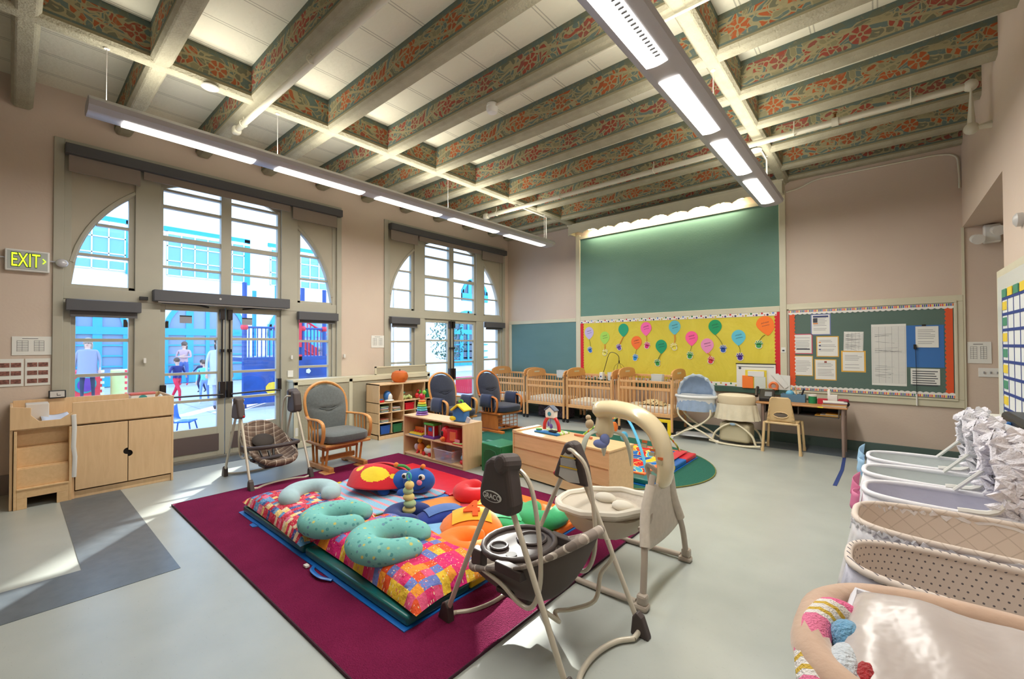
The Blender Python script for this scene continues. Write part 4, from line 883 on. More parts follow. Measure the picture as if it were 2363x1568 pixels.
# ---------------- cribs ----------------
MATW = mat('crib_sheet', (232,228,218), .9, noise=.04, nscale=14, bump=.15, bscale=40)
def crib(x0, x1, top, label, bedding=False):
    L = x1-x0; t = thing('crib', label, 'crib', (x0, 7.0, 0), 0, 'wooden cribs along the back wall'); D = .63; ra = top-.24
    for x, nm_ in ((.02, 0), (L-.02, 1)):
        for y in (.0, D): MB().box(x-.017, x+.017, y-.02, y+.02, .07, top-.12).build('end_post', CRIBW, t, bevel=.006)
        pts = [(-.02, top-.17), (D+.02, top-.17), (D+.02, top-.10)]+[(D/2+(D/2+.0)*math.cos(a*PI/14)*1.0, top-.09+.095*math.sin(a*PI/14)**.7) for a in range(0, 15)]+[(-.02, top-.10)]
        MB().box(x-.012, x+.012, .02, D-.02, .30, .36).build('end_rail', CRIBW, t)
        MB().prism(pts, 'x', x-.014, x+.014).build('end_panel_arch', wood('crib_arch', (196,140,84), (216,164,108), (6, 6, 1), 5), t, bevel=.006)
        MB().box(x-.016, x+.016, D*.36, D*.64, top-.085, top-.055).build('arch_label', mat('label_silver', (200,190,165), .4), t)
        b = MB()
        for k in range(7): y = .075+k*(D-.15)/6; b.cyl((x, y, .33), (x, y, top-.15), .010, n=8)
        b.build('end_slat', CRIBW, t, smooth=True)
    # front drop side, double top rail
    b = MB(); y = -.002
    
    for a_, c_ in ((ra, ra+.04), (ra-.12, ra-.075), (.30, .36)): MB().box(.04, L-.04, y-.014, y+.014, a_, c_).build('front_rail', CRIBW, t, bevel=.005)
    b = MB(); n = 12
    for k in range(n): x = .09+k*(L-.18)/(n-1); b.cyl((x, y, .33), (x, y, ra-.09), .009, n=8); b.cyl((x, y, ra-.09), (x, y, ra+.01), .009, n=8)
    b.build('front_slat', CRIBW, t, smooth=True)
    y = D
    for a_, c_ in ((top-.17, top-.13), (.30, .36)): MB().box(.04, L-.04, y-.014, y+.014, a_, c_).build('back_rail', CRIBW, t, bevel=.005)
    b = MB()
    for k in range(n): x = .09+k*(L-.18)/(n-1); b.cyl((x, y, .33), (x, y, top-.15), .009, n=8)
    b.build('back_slat', CRIBW, t, smooth=True)
    MB().box(.04, L-.04, .03, D-.03, .30, .34).build('bed_base', CRIBW, t); MB().box(.045, L-.045, .035, D-.035, .34, .45).build('mattress', MATW, t, bevel=.03, seg=3)
    for x in (.02, L-.02):
        for y in (.0, D): MB().cyl((x, y-.012, .027), (x, y+.012, .027), .027, n=14).box(x-.008, x+.008, y-.008, y+.008, .03, .08).build('caster', BLACK, t)
    return t
crib(-6.62, -5.66, 1.02, 'first crib in the corner behind the navy glider, partly hidden')
crib(-5.61, -4.67, 1.01, 'crib with white sheet between the corner crib and the crib with the mobile')
crib(-4.62, -3.64, 1.05, 'crib with the musical mobile clamped on its back rail')
c4 = crib(-3.54, -2.57, 1.09, 'crib next to the blue bassinet, with yellow bar beneath')
YP = mat('yellow_painted_metal', (236,204,30), .4)
MB().box(-.02, .94, -.02, .01, .22, .27).box(.88, .94, -.02, .0, .0, .23).prism([(-.02, .27), (.10, .27), (.0, .35), (-.02, .36)], 'y', -.02, .005).build('yellow_evacuation_bar', YP, c4, bevel=.006)
t = thing('blanket', 'cream blanket with dark animal print crumpled in a crib', 'blanket', (-3.02, 7.3, .455))
g = NG('print_blanket', .9, .2); v = g.vor(g.obj(), 22); PB = g.out(g.mix(g.ma('LESS_THAN', v, .30), lin((222,206,166)), lin((60,50,44))))
MB().grid(lambda u, v: (-.22+.44*u, -.12+.24*v, .015+.075*math.sin(PI*u)*math.sin(PI*v)+.01*math.sin(u*17)*math.sin(v*11)), 16, 10).build('cloth', PB, t, smooth=True, solid=.01)
t = thing('crib_mobile', 'musical crib mobile with thin dark arm and hanging figures', 'mobile', (-4.17, 7.63, .92))
MB().box(-.035, .035, -.10, .0, -.10, .04).build('music_box', WHITEP, t, bevel=.01); MB().disc((0, -.104, -.04), .016, 12, 'y', .004).build('dial', mat('dial_navy', (40,60,130), .4), t)
MB().tube(cr([(.02, -.03, .04), (.06, -.03, .16), (.13, -.04, .36), (.19, -.05, .43), (.30, -.08, .42), (.38, -.10, .36), (.39, -.10, .28)], 4), .006, 6).build('arm', BLACK, t, smooth=True)
MB().lathe([(0, 0), (.012, 0), (.012, .05), (0, .05)], 10, (.39, -.10, .23)).tube(cr([(.27, -.10, .06), (.30, -.10, .17), (.39, -.10, .23), (.48, -.10, .17), (.51, -.10, .06)], 4), .003, 5).tube(cr([(.39, -.2, .10), (.39, -.15, .2), (.39, -.10, .23), (.39, -.05, .2), (.39, 0, .10)], 4), .003, 5).build('hoop', BRONZE, t)
for x, z, c in ((.35, .09, (40,80,140)), (.42, .09, (220,150,60)), (.30, .0, (120,180,190)), (.47, .0, (150,190,200)), (.39, -.02, (90,160,170))): MB().ell((x, -.10, z), (.028, .018, .028), 10, 8).cyl((x, -.10, z), (x, -.10, z+.12), .0015, n=4).build('figure', mat('mobile_%d' % c[0], c, .8), t, smooth=True)
CLB = mat('clear_bin', (220,226,228), .2, alpha=.55)
def bin_(x, label, y=7.03, z=.82, w_=.20):
    t = thing('clear_bin', label, 'bin', (x, y, z), 0, 'clear bins hooked on crib rails'); b = MB(); h = w_/2
    b.prism([(-h*.88, 0), (h*.88, 0), (h, .15), (-h, .15)], 'y', 0, .004); b.prism([(-h*.88, 0), (h*.88, 0), (h, .15), (-h, .15)], 'y', .10, .104)
    for s in (-1, 1): b.add([(s*h*.88, 0, 0), (s*h*.88, .1, 0), (s*h, .104, .15), (s*h, 0, .15)], [(0, 1, 2, 3)])
    b.box(-h*.88, h*.88, 0, .10, 0, .004); b.tube([(-h, 0, .15), (h, 0, .15), (h, .104, .15), (-h, .104, .15)], .005, 6, closed=True); b.build('tub', CLB, t)
    MB().box(-h*.7, h*.7, .015, .09, .006, .06).build('contents', mat('teal_wipes', (150,190,190), .7), t, bevel=.02)
bin_(-4.05+.17, 'clear bin hooked on the rail of the crib with the mobile', 7.44); bin_(-3.02, 'clear bin hooked on the rail of the crib by the blue bassinet', 7.44); bin_(-5.06, 'clear bin at the right end of the second crib', 7.44); bin_(-5.80, 'clear bin at the right end of the corner crib', 7.44)
tag(MB().box(-5.5, -4.8, 7.25, 7.58, .02, .26).build('storage_box', mat('dark_mixed_print', (70,60,72), .8, noise=.8, nscale=30), bevel=.02), 'dark patterned storage box on the floor under the second crib', 'box')
# ---------------- bassinets by the cribs ----------------
def skirt(b, cx, cy, rx, ry, z0, z1, flare=1.08, n=96, rip=.03, fr=17, amp2=0.0):
    def fn(u, v):
        a = 2*PI*u; k = 1+(flare-1)*v+rip*v*math.sin(fr*a+2*math.sin(3*a)); return (cx+rx*k*math.cos(a), cy+ry*k*math.sin(a), z1+(z0-z1)*v+amp2*v*math.sin(fr*a))
    return b.grid(fn, n, 6, cu=True)
def oval(rx, ry, z, n=48, p=1.0, cx=0, cy=0):
    return [(cx+rx*math.copysign(abs(math.cos(2*PI*i/n))**p, math.cos(2*PI*i/n)), cy+ry*math.copysign(abs(math.sin(2*PI*i/n))**p, math.sin(2*PI*i/n)), z) for i in range(n)]
IVORY = mat('ivory_plastic', (226,216,186), .3); BLUEC = mat('pale_blue_fabric', (150,170,196), .9, noise=.1, nscale=12, bump=.2, bscale=60); CREAMC = mat('cream_fabric', (216,206,180), .9, noise=.06, nscale=12, bump=.2, bscale=60)
t = thing('bassinet', 'pale blue bassinet with raised hood on curved crossed legs', 'bassinet', (-2.24, 7.10, 0), .1)
skirt(MB(), 0, 0, .28, .20, .46, .64, 1.06, rip=.05).build('skirt', BLUEC, t, smooth=True)
MB().lathe([(.02, .44), (.2, .45), (.28, .56), (.295, .67)], 36, (0, 0, 0), 1, .68).build('basket', mat('white_vinyl', (222,224,224), .5), t, smooth=True, solid=.01)
MB().tube(oval(.30, .205, .68), .022, 8, closed=True).build('rim', mat('white_vinyl', (222,224,224), .5), t, smooth=True); MB().ell((0, 0, .60), (.27, .18, .05), 24, 8).build('mattress', BLUEC, t, smooth=True)
def hood(u, v): a = PI*u; s_ = PI*.5*v; return (.26*math.cos(a)*(1), .02+.19*math.sin(s_)*math.sin(a)**.5*.9, .69+.31*math.sin(a)*math.cos(s_)**.8)
MB().grid(hood, 18, 8).build('hood', BLUEC, t, smooth=True, solid=.008)
MB().tube([(.27*math.cos(PI*i/20), .015+.01*math.sin(i*3), .69+.32*math.sin(PI*i/20)) for i in range(21)], [.022+.010*math.sin(i*2.4) for i in range(21)], 7).build('hood_ruffle', mat('blue_grey_lace', (176,190,204), .9), t, smooth=True)
for y in (-.17, .17):
    for s in (-1, 1): MB().tube(cr([(s*.24, y, .50), (s*.22, y, .38), (s*.06, y, .24), (-s*.14, y, .14), (-s*.26, y, .06), (-s*.34, y, .03)], 5), .020, 8, flat=.7).build('leg', IVORY, t, smooth=True)
    MB().cyl((-.33, y-.015, .026), (-.33, y+.015, .026), .026, n=14).cyl((.33, y-.015, .026), (.33, y+.015, .026), .026, n=14).build('caster', WHITEP, t)
MB().box(-.26, .26, -.16, .16, .06, .085).build('storage_tray', mat('white_mesh', (206,208,210), .8), t, bevel=.02)
t = thing('bassinet', 'cream bassinet with gathered skirt on an oval rocking base', 'bassinet', (-1.66, 7.12, 0), -.05)
skirt(MB(), 0, 0, .27, .20, .38, .61, 1.14, rip=.06, fr=15).build('skirt', CREAMC, t, smooth=True)
MB().lathe([(.02, .36), (.2, .38), (.25, .58), (.265, .70), (.25, .73)], 36, (0, 0, 0), 1, .74).build('basket', mat('tan_fabric', (206,190,158), .9), t, smooth=True)
MB().ell((0, 0, .73), (.25, .18, .03), 24, 8).build('folded_bedding', CREAMC, t, smooth=True)
MB().box(-.21, .21, -.15, .15, .05, .33).build('lower_basket', mat('khaki_fabric', (190,180,150), .9), t, bevel=.05, seg=3)
for y in (-.17, .17):
    MB().tube(cr([(-.30, y, .04), (-.23, y, .20), (0, y, .335), (.23, y, .20), (.30, y, .04)], 6), .024, 8, flat=.6).tube(cr([(-.34, y, .045), (-.15, y, .018), (.15, y, .018), (.36, y, .045)], 6), .026, 8, flat=.6).build('rocker_frame', IVORY, t, smooth=True)
MB().ell((0, -.20, .325), (.04, .012, .02), 14, 8).build('badge', mat('badge_blue', (150,176,196), .4), t, smooth=True)
# ---------------- desk and chair ----------------
DT = wood('desk_laminate', (176,124,76), (198,146,94), (10, 1, 1), 3, .35); DL = mat('desk_leg_mauve', (150,128,118), .4, .2)
t = thing('writing_desk', 'student desk with wood top and open book shelf under the notice board', 'desk', (-.87, 7.36, 0))
MB().box(-.55, .53, -.25, .25, .635, .66).build('desktop', DT, t, bevel=.01)
MB().box(-.42, .44, -.22, .20, .51, .52).box(-.42, -.41, -.22, .20, .51, .635).box(.43, .44, -.22, .2, .51, .635).box(-.42, .44, .19, .2, .51, .635).box(-.02, -.01, -.22, .2, .51, .635).build('book_box', mat('dark_book_box', (70,62,58), .5), t)
for x in (-.45, .48):
    MB().tube([(x, -.20, 0), (x, -.19, .63)], [.018, .024], 10).tube([(x, .20, 0), (x, .19, .63)], [.018, .024], 10).cyl((x, -.19, .5), (x, .19, .5), .015, n=8).build('leg', DL, t, smooth=True)
for k, c in enumerate(((214,160,60), (190,186,176), (220,170,70))): tag(MB().box(-.70+.06*k, -.42+.01*k, 7.17+.01*k, 7.42, .521+.012*k, .531+.012*k).build('folder', mat('manila_%d' % k, c, .7), bevel=.002), ('%s folder in the shelf under the desktop' % ('bottom orange', 'middle grey', 'top yellow')[k]), 'folder', 'folders in the desk shelf')
t = thing('classroom_chair', 'beige moulded school chair with oval back slot at the desk', 'chair', (-1.055, 7.08, 0), .0)
BG = mat('beige_plastic', (214,184,136), .4)
pts = [(-.165, .44), (.165, .44), (.15, .60), (.135, .73), (.11, .765), (-.11, .765), (-.135, .73), (-.15, .60)]
outer = [Vector((a, c)) for a, c in pts]
def backp(u, v):
    z = .435+.335*v; hw = .168-.05*v; e = max(0, (v-.88)/.12); hw *= math.sqrt(max(.0, 1-.35*e*e)); x = (2*u-1)*hw
    return (x, -.19-.05*v+.03*(1-(2*u-1)**2), z)
b = MB(); N, Mv = 20, 20; b.grid(backp, N, Mv)
keep = []
for fi, f in enumerate(b.f):
    cx = sum(b.v[i][0] for i in f)/4; cz = sum(b.v[i][2] for i in f)/4
    if (cx/.085)**2+((cz-.525)/.036)**2 > 1: keep.append(f)
b.f = keep; b.mi = [0]*len(keep)
b.build('backrest', BG, t, solid=.014, smooth=True)
MB().tube([(.09*math.cos(a*PI/12), -.175-.013, .525+.04*math.sin(a*PI/12)) for a in range(24)], .008, 6, closed=True).build('slot_rim', BG, t, smooth=True)
b = MB()
for s in (-1, 1):
    for k in range(5): z = .47+.055*k; b.box(min(s*.125, s*(.16-.008*k)), max(s*.125, s*(.16-.008*k)), -.225-.008*k, -.19-.008*k, z, z+.008)
b.build('side_rib', BG, t)
MB().box(-.19, .19, -.19, .19, .405, .425).build('seat', BG, t, bevel=.012)
MB().tube([(-.2, -.18, .41), (.2, -.18, .41)], .016, 8).build('seat_rail', BG, t)
for x in (-.2, .2):
    for y in (-.18, .17): MB().tube([(x*1.12, y*1.1, 0), (x, y, .42)], .0175, 10).cyl((x*1.12, y*1.1, 0), (x*1.115, y*1.09, .05), .021, n=10).build('leg', BG, t, smooth=True)
# things on the desk and tray
t = thing('desk_phone', 'black office desk telephone with grey keypad on the desk', 'telephone', (-1.30, 7.33, .66), .1)
MB().prism([(-.11, 0), (.08, 0), (.10, .16), (.07, .17), (-.11, .05)], 'x', -.09, .10).build('base', BLACK, t, bevel=.008)
MB().tube(cr([(-.12, -.10, .07), (-.125, -.02, .13), (-.12, .06, .19)], 5), .022, 8).build('handset', BLACK, t, smooth=True)
MB().box(-.02, .07, -.001, .0, 0, .10, RT((0, -.075, .075), -.95)).build('keypad', mat('keypad_grey', (120,124,128), .5), t); MB().box(-.03, .07, -.002, .0, 0, .03, RT((0, .055, .16), -.95)).build('display', mat('lcd', (120,130,110), .3), t)
BB = mat('slate_blue_plastic', (86,124,150), .5)
t = thing('supply_basket', 'slate blue plastic basket of supplies on the desk', 'basket', (-.98, 7.46, .66)); 
MB().box(-.14, .14, -.07, .07, 0, .01).box(-.15, .15, -.075, -.069, 0, .11).box(-.15, .15, .069, .075, 0, .11).box(-.15, -.144, -.07, .07, 0, .11).box(.144, .15, -.07, .07, 0, .11).build('basket', BB, t, bevel=.004)
tag(MB().ell((-1.02, 7.45, .775), (.055, .05, .05), 14, 10).build('ball', mat('sky_blue_ball', (96,170,206), .4), smooth=True), 'sky blue ball sitting in the supply basket', 'ball')
t = thing('marker', 'black marker pen leaning in the supply basket', 'marker', (-.90, 7.44, .68)); MB().cyl((0, 0, 0), (.05, 0, .17), .012, n=8).build('body', BLACK, t)
tag(MB().cyl((-.93, 7.47, .67), (-.96, 7.47, .88), .008, n=8).build('wooden_spoon', mat('light_wood', (206,170,120), .6)), 'light wooden stick standing in the supply basket', 'stick')
t = thing('canister', 'green canister with a white lid on the desk', 'canister', (-.745, 7.42, .66)); MB().lathe([(0, 0), (.05, 0), (.05, .10), (0, .10)], 20).build('body', mat('green_can', (30,130,80), .4), t, smooth=True); MB().lathe([(0, .10), (.052, .10), (.052, .125), (0, .13)], 20).build('lid', WHITEP, t, smooth=True)
tag(MB().box(-.685, -.575, 7.38, 7.46, .66, .735).build('card_box', mat('red_card_box', (190,40,56), .5), bevel=.004), 'small red card box on the desk between canister and tissues', 'box')
t = thing('tissue_box', 'white tissue box on the desk behind the papers', 'box', (-.52, 7.48, .66)); MB().box(-.055, .055, -.05, .05, 0, .13).build('box', WHITE, t, bevel=.004); MB().ell((-.04, 0, .15), (.02, .02, .06), 8, 6).build('tissue', WHITE, t, smooth=True)
for k, (c, n_) in enumerate((((206,200,190), 'bottom'), ((200,150,80), 'second'), ((150,110,110), 'third'), ((226,226,222), 'top white'))):
    o = MB().box(-.13, .13, -.09, .09, 0, .014).build('paper_stack', mat('paper_pile_%d' % k, c, .7), bevel=.002); o.location = (-.48, 7.24, .661+.0155*k); o.rotation_euler = (0, 0, .05*(k-1)); tag(o, '%s layer of the paper stack on the desk edge' % n_, 'papers', 'stacked papers on the desk')
tag(MB().ell((-.365, 7.25, .695), (.045, .04, .035), 16, 10).build('tape_dispenser', BLACK, smooth=True), 'round black tape dispenser at the right end of the desk', 'tape dispenser')
tag(MB().box(-.46, -.34, 7.42, 7.50, .66, .74).build('pouch', mat('crimson_pouch', (160,30,56), .6), bevel=.02, seg=3), 'crimson pouch at the back of the desk beside the tissues', 'pouch')
tag(MB().box(-.66, -.60, 7.105, 7.112, .640, .654).build('yellow_sticker', mat('yellow_sticker', (236,214,50), .6)), 'small yellow sticker on the front edge of the desktop', 'sticker')
# wall calendar and hanging papers on the tray
t = thing('wall_calendar', 'large white desk-pad calendar with black binding leaning on the yellow board', 'calendar', (-1.50, Yb-.05, .81))
MB().box(-.29, .26, 0, .008, 0, .37).build('sheet', PAPER, t); MB().box(-.30, .265, -.004, .012, .37, .385).build('binding', BLACK, t); MB().box(-.27, .24, -.002, 0, .325, .333).use(0).disc((-.24, -.002, .305), .02, 14, 'y', .002).build('print', PRD, t)
for x0, x1, z0, z1, c, n_ in ((-1.70, -1.545, .80, 1.0, (246,128,50), 'orange notepad standing in front of the calendar'), (-1.53, -1.37, .80, .985, (206,214,206), 'pale green notepad standing in front of the calendar'), (-1.62, -1.39, .985, 1.075, (222,222,220), 'folded white papers above the notepads')):
    tag(MB().box(x0, x1, Yb-.085, Yb-.07, z0, z1).build('notepad', mat('pad_%d' % c[0], c, .7), bevel=.004), n_, 'notepad')
tag(MB().box(-1.66, -1.36, Yb-.066, Yb-.058, .80, 1.09).build('file_folder', mat('yellow_folder', (226,206,60), .7)), 'yellow file folder standing behind the notepads', 'folder')
t = thing('loose_papers', 'white typed papers fanned on the tray beside the orange tape', 'papers', (-1.2, Yb-.06, .80)); 
MB().prism([(-.13, 0), (.15, 0), (.15, .22), (-.10, .24)], 'y', 0, .003).prism([(-.1, .23), (.08, .02), (.13, .06), (.0, .25)], 'y', -.015, -.012).build('sheets', PAPER, t)
t = thing('tape_roll', 'orange tape dispenser standing on the green tray', 'tape dispenser', (-1.26, 7.64, .80)); MB().tube([(.05*math.cos(a*PI/9), 0, .055+.05*math.sin(a*PI/9)) for a in range(18)], .02, 8, closed=True).build('roll', mat('orange_tape', (226,120,60), .4), t, smooth=True); MB().box(-.09, .06, -.02, .02, 0, .02).build('base', mat('orange_tape', (226,120,60), .4), t, bevel=.006)
tag(MB().box(-1.07, -.93, 7.62, 7.72, .66, .78).build('cup', mat('cream_cup', (216,204,186), .5), bevel=.02), 'cream plastic cup at the back of the desk near the phone', 'cup')
t = thing('blue_floor_tape', 'strip of dark blue tape on the floor in front of the desk leg', 'tape')
MB().prism([(-.40, 7.17), (-.365, 7.17), (-.355, 6.7), (-.35, 6.45), (-.37, 5.68), (-.405, 5.68), (-.385, 6.45), (-.39, 6.7)][::-1], 'z', .0008, .003).build('tape', mat('blue_tape', (40,66,130), .5), t)
# ---------------- rug and mats ----------------
g = NG('maroon_pile', .98, .08); v = g.noise(g.obj(), 160, 3); v2 = g.noise(g.obj(), 5, 3)
RUG = g.out(g.mix(g.ma('ADD', g.ma('MULTIPLY', v, .7), g.ma('MULTIPLY', v2, .4)), lin((84,16,48)), lin((142,40,84))), v, .9, .012)
t = thing('area_rug', 'large plain maroon area rug under the play mats', 'rug', (-3.28, 2.25, 0))
MB().box(-1.80, 1.80, -1.25, 1.25, 0.003, .014).build('pile', RUG, t, bevel=.004)
MB().tube([(-1.80, -1.25, .008), (1.80, -1.25, .008), (1.80, 1.25, .008), (-1.80, 1.25, .008)], .008, 6, closed=True).build('bound_edge', mat('rug_binding', (60,22,40), .9), t)
t = thing('round_rug', 'large oval dark green rug behind the low cabinet', 'rug', (-3.33, 5.13, 0))
g = NG('green_pile', .97, .1); v = g.noise(g.obj(), 120, 3); GR = g.out(g.mix(v, lin((34,84,72)), lin((58,112,96))), v, .7, .01)
MB().prism([(1.88*math.cos(i*PI/40), 1.36*math.sin(i*PI/40)) for i in range(80)], 'z', .003, .013).build('pile', GR, t); MB().tube([(1.88*math.cos(i*PI/40), 1.36*math.sin(i*PI/40), .009) for i in range(80)], .007, 6, closed=True).build('bound_edge', mat('rug_edge_olive', (120,120,60), .9), t)
def vinyl(name, c): return mat(name, c, .32, bump=.25, bscale=14, coat=.2)
TEAL, YEV, GRV, ORV, REV, BLV = vinyl('teal_vinyl', (14,104,104)), vinyl('yellow_vinyl', (226,196,44)), vinyl('green_vinyl', (60,160,70)), vinyl('orange_vinyl', (240,120,30)), vinyl('red_vinyl', (210,26,48)), vinyl('blue_vinyl', (24,104,186))
def foldmat(label, x0, y0, w_, d, panels, h=.06, rz=0):
    t = thing('folding_mat', label, 'mat', (x0, y0, .014), rz, 'folding vinyl mats'); n = len(panels); s = d/n
    MB().box(-.025, w_+.012, -.025, d+.02, 0, .006).build('blue_underside', BLV, t)
    for i, m_ in enumerate(panels): MB().box(0, w_, s*i+.003, s*(i+1)-.003, .006, h).build('panel', m_, t, bevel=.014, seg=3)
    return t
t = foldmat('left folding mat on the maroon rug, teal panel in front', -4.34, 1.36, 1.20, 1.84, (TEAL, YEV, BLV, REV))
MB().prism([(.35, -.06), (.42, -.06), (.44, -.02), (.33, -.02)], 'z', .0, .006).build('carry_loop', BLV, t)
t = foldmat('right folding mat on the maroon rug, teal panel in front', -3.10, 1.36, 1.20, 1.84, (TEAL, YEV, GRV, ORV))
MB().tube(cr([(.20, -.025, .01), (.26, -.065, .018), (.38, -.07, .018), (.46, -.03, .01)], 5), .014, 6, flat=.4).build('carry_handle', BLV, t, smooth=True); MB().box(.14, .18, -.07, -.045, .006, .018).build('white_tag', WHITE, t)
t = foldmat('rainbow folding mat with blue and red ends on the green rug', -3.15, 4.36, 1.30, 1.50, (TEAL, YEV, BLV, REV))
# patchwork floor cushions
def patch(name, cols, sc_):
    g = NG(name, .75, .3); q = g.xyz(); wp = g.vec(g.ma('MULTIPLY', g.ma('ADD', q[0], g.ma('MULTIPLY', g.ma('SINE', g.ma('MULTIPLY', q[1], 30)), .006)), sc_), g.ma('MULTIPLY', q[1], sc_), 0.0)
    c = g.vor(wp, 1.0, 'F1', 1, 0.0); r = g.xyz(c)[0]; base = g.ramp(r, [(i/len(cols), k) for i, k in enumerate(cols)])
    sp = g.vor(wp, 4.2, 'F1', 0); c2 = g.vor(wp, 4.2, 'F1', 1); alt = g.ramp(g.xyz(c2)[1], [(0, (240,220,180)), (.5, cols[0]), (.75, cols[-1])])
    out = g.mix(g.ma('LESS_THAN', sp, .24), base, alt); cr_ = g.noise(g.obj(), 9, 4); return g.out(out, cr_, .9, .05)
PW1 = patch('patchwork_small', [(206,44,74), (92,150,196), (214,60,84), (236,204,130), (60,84,150), (196,36,60), (222,110,140), (226,206,170)], 24)
PW2 = patch('patchwork_large', [(226,84,40), (216,36,120), (238,196,60), (110,126,196), (222,48,110), (236,150,50), (226,90,130)], 17)
def cushion(label, loc, w_, d, h, m_, rz):
    t = thing('floor_cushion', label, 'cushion', loc, rz, 'patchwork floor cushions')
    random.seed(int(w_*1000)); ph = [random.uniform(0, 6) for _ in range(6)]
    def f(u, v, s):
        x, y = (2*u-1), (2*v-1); pin = 1-.07*(1-abs(x)**2)*abs(y)**6; pin2 = 1-.09*(1-abs(y)**2)*abs(x)**6
        k = (1-abs(x)**4.0)*(1-abs(y)**4.0); k = max(0, k)**.45; wr = .006*math.sin(x*9+ph[0]+2*y)*math.sin(y*7+ph[1])
        return (x*w_/2*pin2, y*d/2*pin, .02+(h*k+wr*k if s > 0 else -.02*k)+.012*(x*x*y*y))
    b = MB(); b.grid(lambda u, v: f(u, v, 1), 34, 22); b.grid(lambda u, v: f(1-u, v, -1), 34, 22); b.build('cover', m_, t, smooth=True, ang=80); return t
cushion('small-patch floor cushion in red, blue and cream on the left mat', (-3.72, 1.655, .066), 1.28, .62, .115, PW1, -.03)
cushion('large-patch floor cushion in pink, orange and lilac on the right mat', (-2.46, 1.705, .066), 1.26, .62, .13, PW2, -.03)
# nursing pillows
g = NG('aqua_print', .9, .2); v = g.vor(g.obj(), 26); c2 = g.vor(g.obj(), 26, 'F1', 1); AQ = g.out(g.mix(g.ma('LESS_THAN', v, .28), lin((126,196,190)), g.ramp(g.xyz(c2)[0], [(0, (90,160,160)), (.35, (206,200,120)), (.55, (110,150,170)), (.75, (150,206,190))])), g.noise(g.obj(), 14, 3), .3, .02)
def soft(name, c): return mat(name, c, .9, noise=.07, nscale=10, bump=.25, bscale=24, sheen=.2)
def upillow(label, loc, rz, R, r, m_, gap=.9, rx=0, extra=None, ry=0, sx=1.15):
    t = thing('nursing_pillow', label, 'pillow', loc, rz, 'horseshoe nursing pillows'); t.rotation_euler = (rx, ry, rz)
    n = 64; P = []; RR = []; E_ = r/(R*1.07*(2*PI-2*gap))
    for i in range(n+1):
        k = .5-.5*math.cos(PI*i/n) if False else i/n; a = gap+(2*PI-2*gap)*k; e = min(k, 1-k); P.append((R*math.cos(a)*sx, R*math.sin(a), r*.72)); RR.append(max(.004, r*(math.sqrt(max(0, 1-(1-min(1, e/E_))**2)))*(.86+.22*math.sin(PI*k))))
    MB().tube(P, RR, 18, flat=.82).build('cover', m_, t, smooth=True, ang=80)
    MB().box(-R*sx-r*.98, -R*sx-r*.9, -.03, .02, r*.4, r*.75).build('fabric_tag', WHITE, t) if extra else None
    return t
AQB = soft('pale_blue_minky', (166,196,202))
upillow('pale blue plush horseshoe pillow on the small-patch cushion', (-3.76, 1.70, .155), -.45, .165, .085, AQB, .75, extra=True)
upillow('aqua printed horseshoe pillow, the left one of the two', (-3.08, 1.60, .150), .75, .162, .090, AQ, .27)
upillow('aqua printed horseshoe pillow on the large-patch cushion', (-2.42, 1.62, .170), .65, .168, .094, AQ, .27)
upillow('navy horseshoe pillow holding a plush stacking toy', (-2.92, 2.12, .075), .45, .125, .07, soft('royal_navy', (24,48,116)), .6)
upillow('orange horseshoe pillow lying behind the snack tray swing', (-2.16, 2.05, .075), 1.1, .13, .085, soft('orange_fleece', (238,124,28)), .5)
upillow('green horseshoe pillow near the far right mat corner', (-2.10, 2.84, .07), 1.9, .13, .082, soft('green_fleece', (58,170,110)), .5)
upillow('red horseshoe pillow at the back of the play mats', (-2.90, 2.88, .075), 1.6, .14, .08, soft('red_fleece', (206,20,32)), .55)
# quilted number mat
QC = [(150,206,60), (96,196,130), (206,34,60), (240,140,50), (118,178,222), (126,184,226), (238,198,50), (206,206,60), (130,186,226)]
t = thing('number_quilt', 'round padded activity quilt in rainbow wedges under the horseshoe pillows', 'activity mat', (-2.53, 2.36, .066), .12)
NQ = 48
def qf(u, v):
    a = 2*PI*u; r = v*.69*(1+.03*math.sin(a*10)); return (r*math.cos(a)*.95, r*math.sin(a)*.95, .006+.028*(1-v)+.008*math.sin(a*11+v*6)*v+.012*max(0, math.sin(a*5))*v)
MB().grid(qf, NQ, 10, cu=True, matfn=lambda u, v: (int(u*8) % 8) if v > .3 else 8).build('quilt', [soft('quilt_%d' % i, c) for i, c in enumerate(QC)], t, smooth=True, solid=.008)
def dome(parent, x, y, rz, c, c2, num, rx=.26, ry=.17, h=.09):
    """raised padded leaf with a numeral"""
    o = MB().grid(lambda u, v: (rx*(2*u-1), ry*(2*v-1)*math.sqrt(max(0, 1-(2*u-1)**4))*1.0, .02+h*max(0, 1-(2*u-1)**2)**.8*max(0, 1-(2*v-1)**2)**.6), 16, 12).build('padded_leaf', soft('leaf_%d_%d' % (c[0], c[2]), c), parent, smooth=True, solid=.004)
    o.location = (x, y, 0); o.rotation_euler = (0, 0, rz)
    p = MB().grid(lambda u, v: (rx*.60*(2*u-1)*1.0, ry*.62*(2*v-1), .030+h*max(0, 1-(rx*.6*(2*u-1)/rx)**2)**.8*max(0, 1-(.62*(2*v-1))**2)**.6), 8, 8).build('inner_patch', soft('leafin_%d' % c2[0], c2), o, smooth=True)
    if num: text(num, 'numeral', .20, soft('numeral_orange', (226,90,24)), o, (0, -.045, .055+h*.90), (.42, 0, 0), .006, off=.008, sx=1.2)
    return o
dome(t, .09, -.02, .72, (240,124,34), (240,180,40), '4', .25, .22, .13)
dome(t, -.24, .0, 1.15, (30,60,150), (84,120,186), '', .24, .13, .085)
dome(t, .27, .22, .3, (70,190,130), (90,200,140), '', .22, .13, .07)
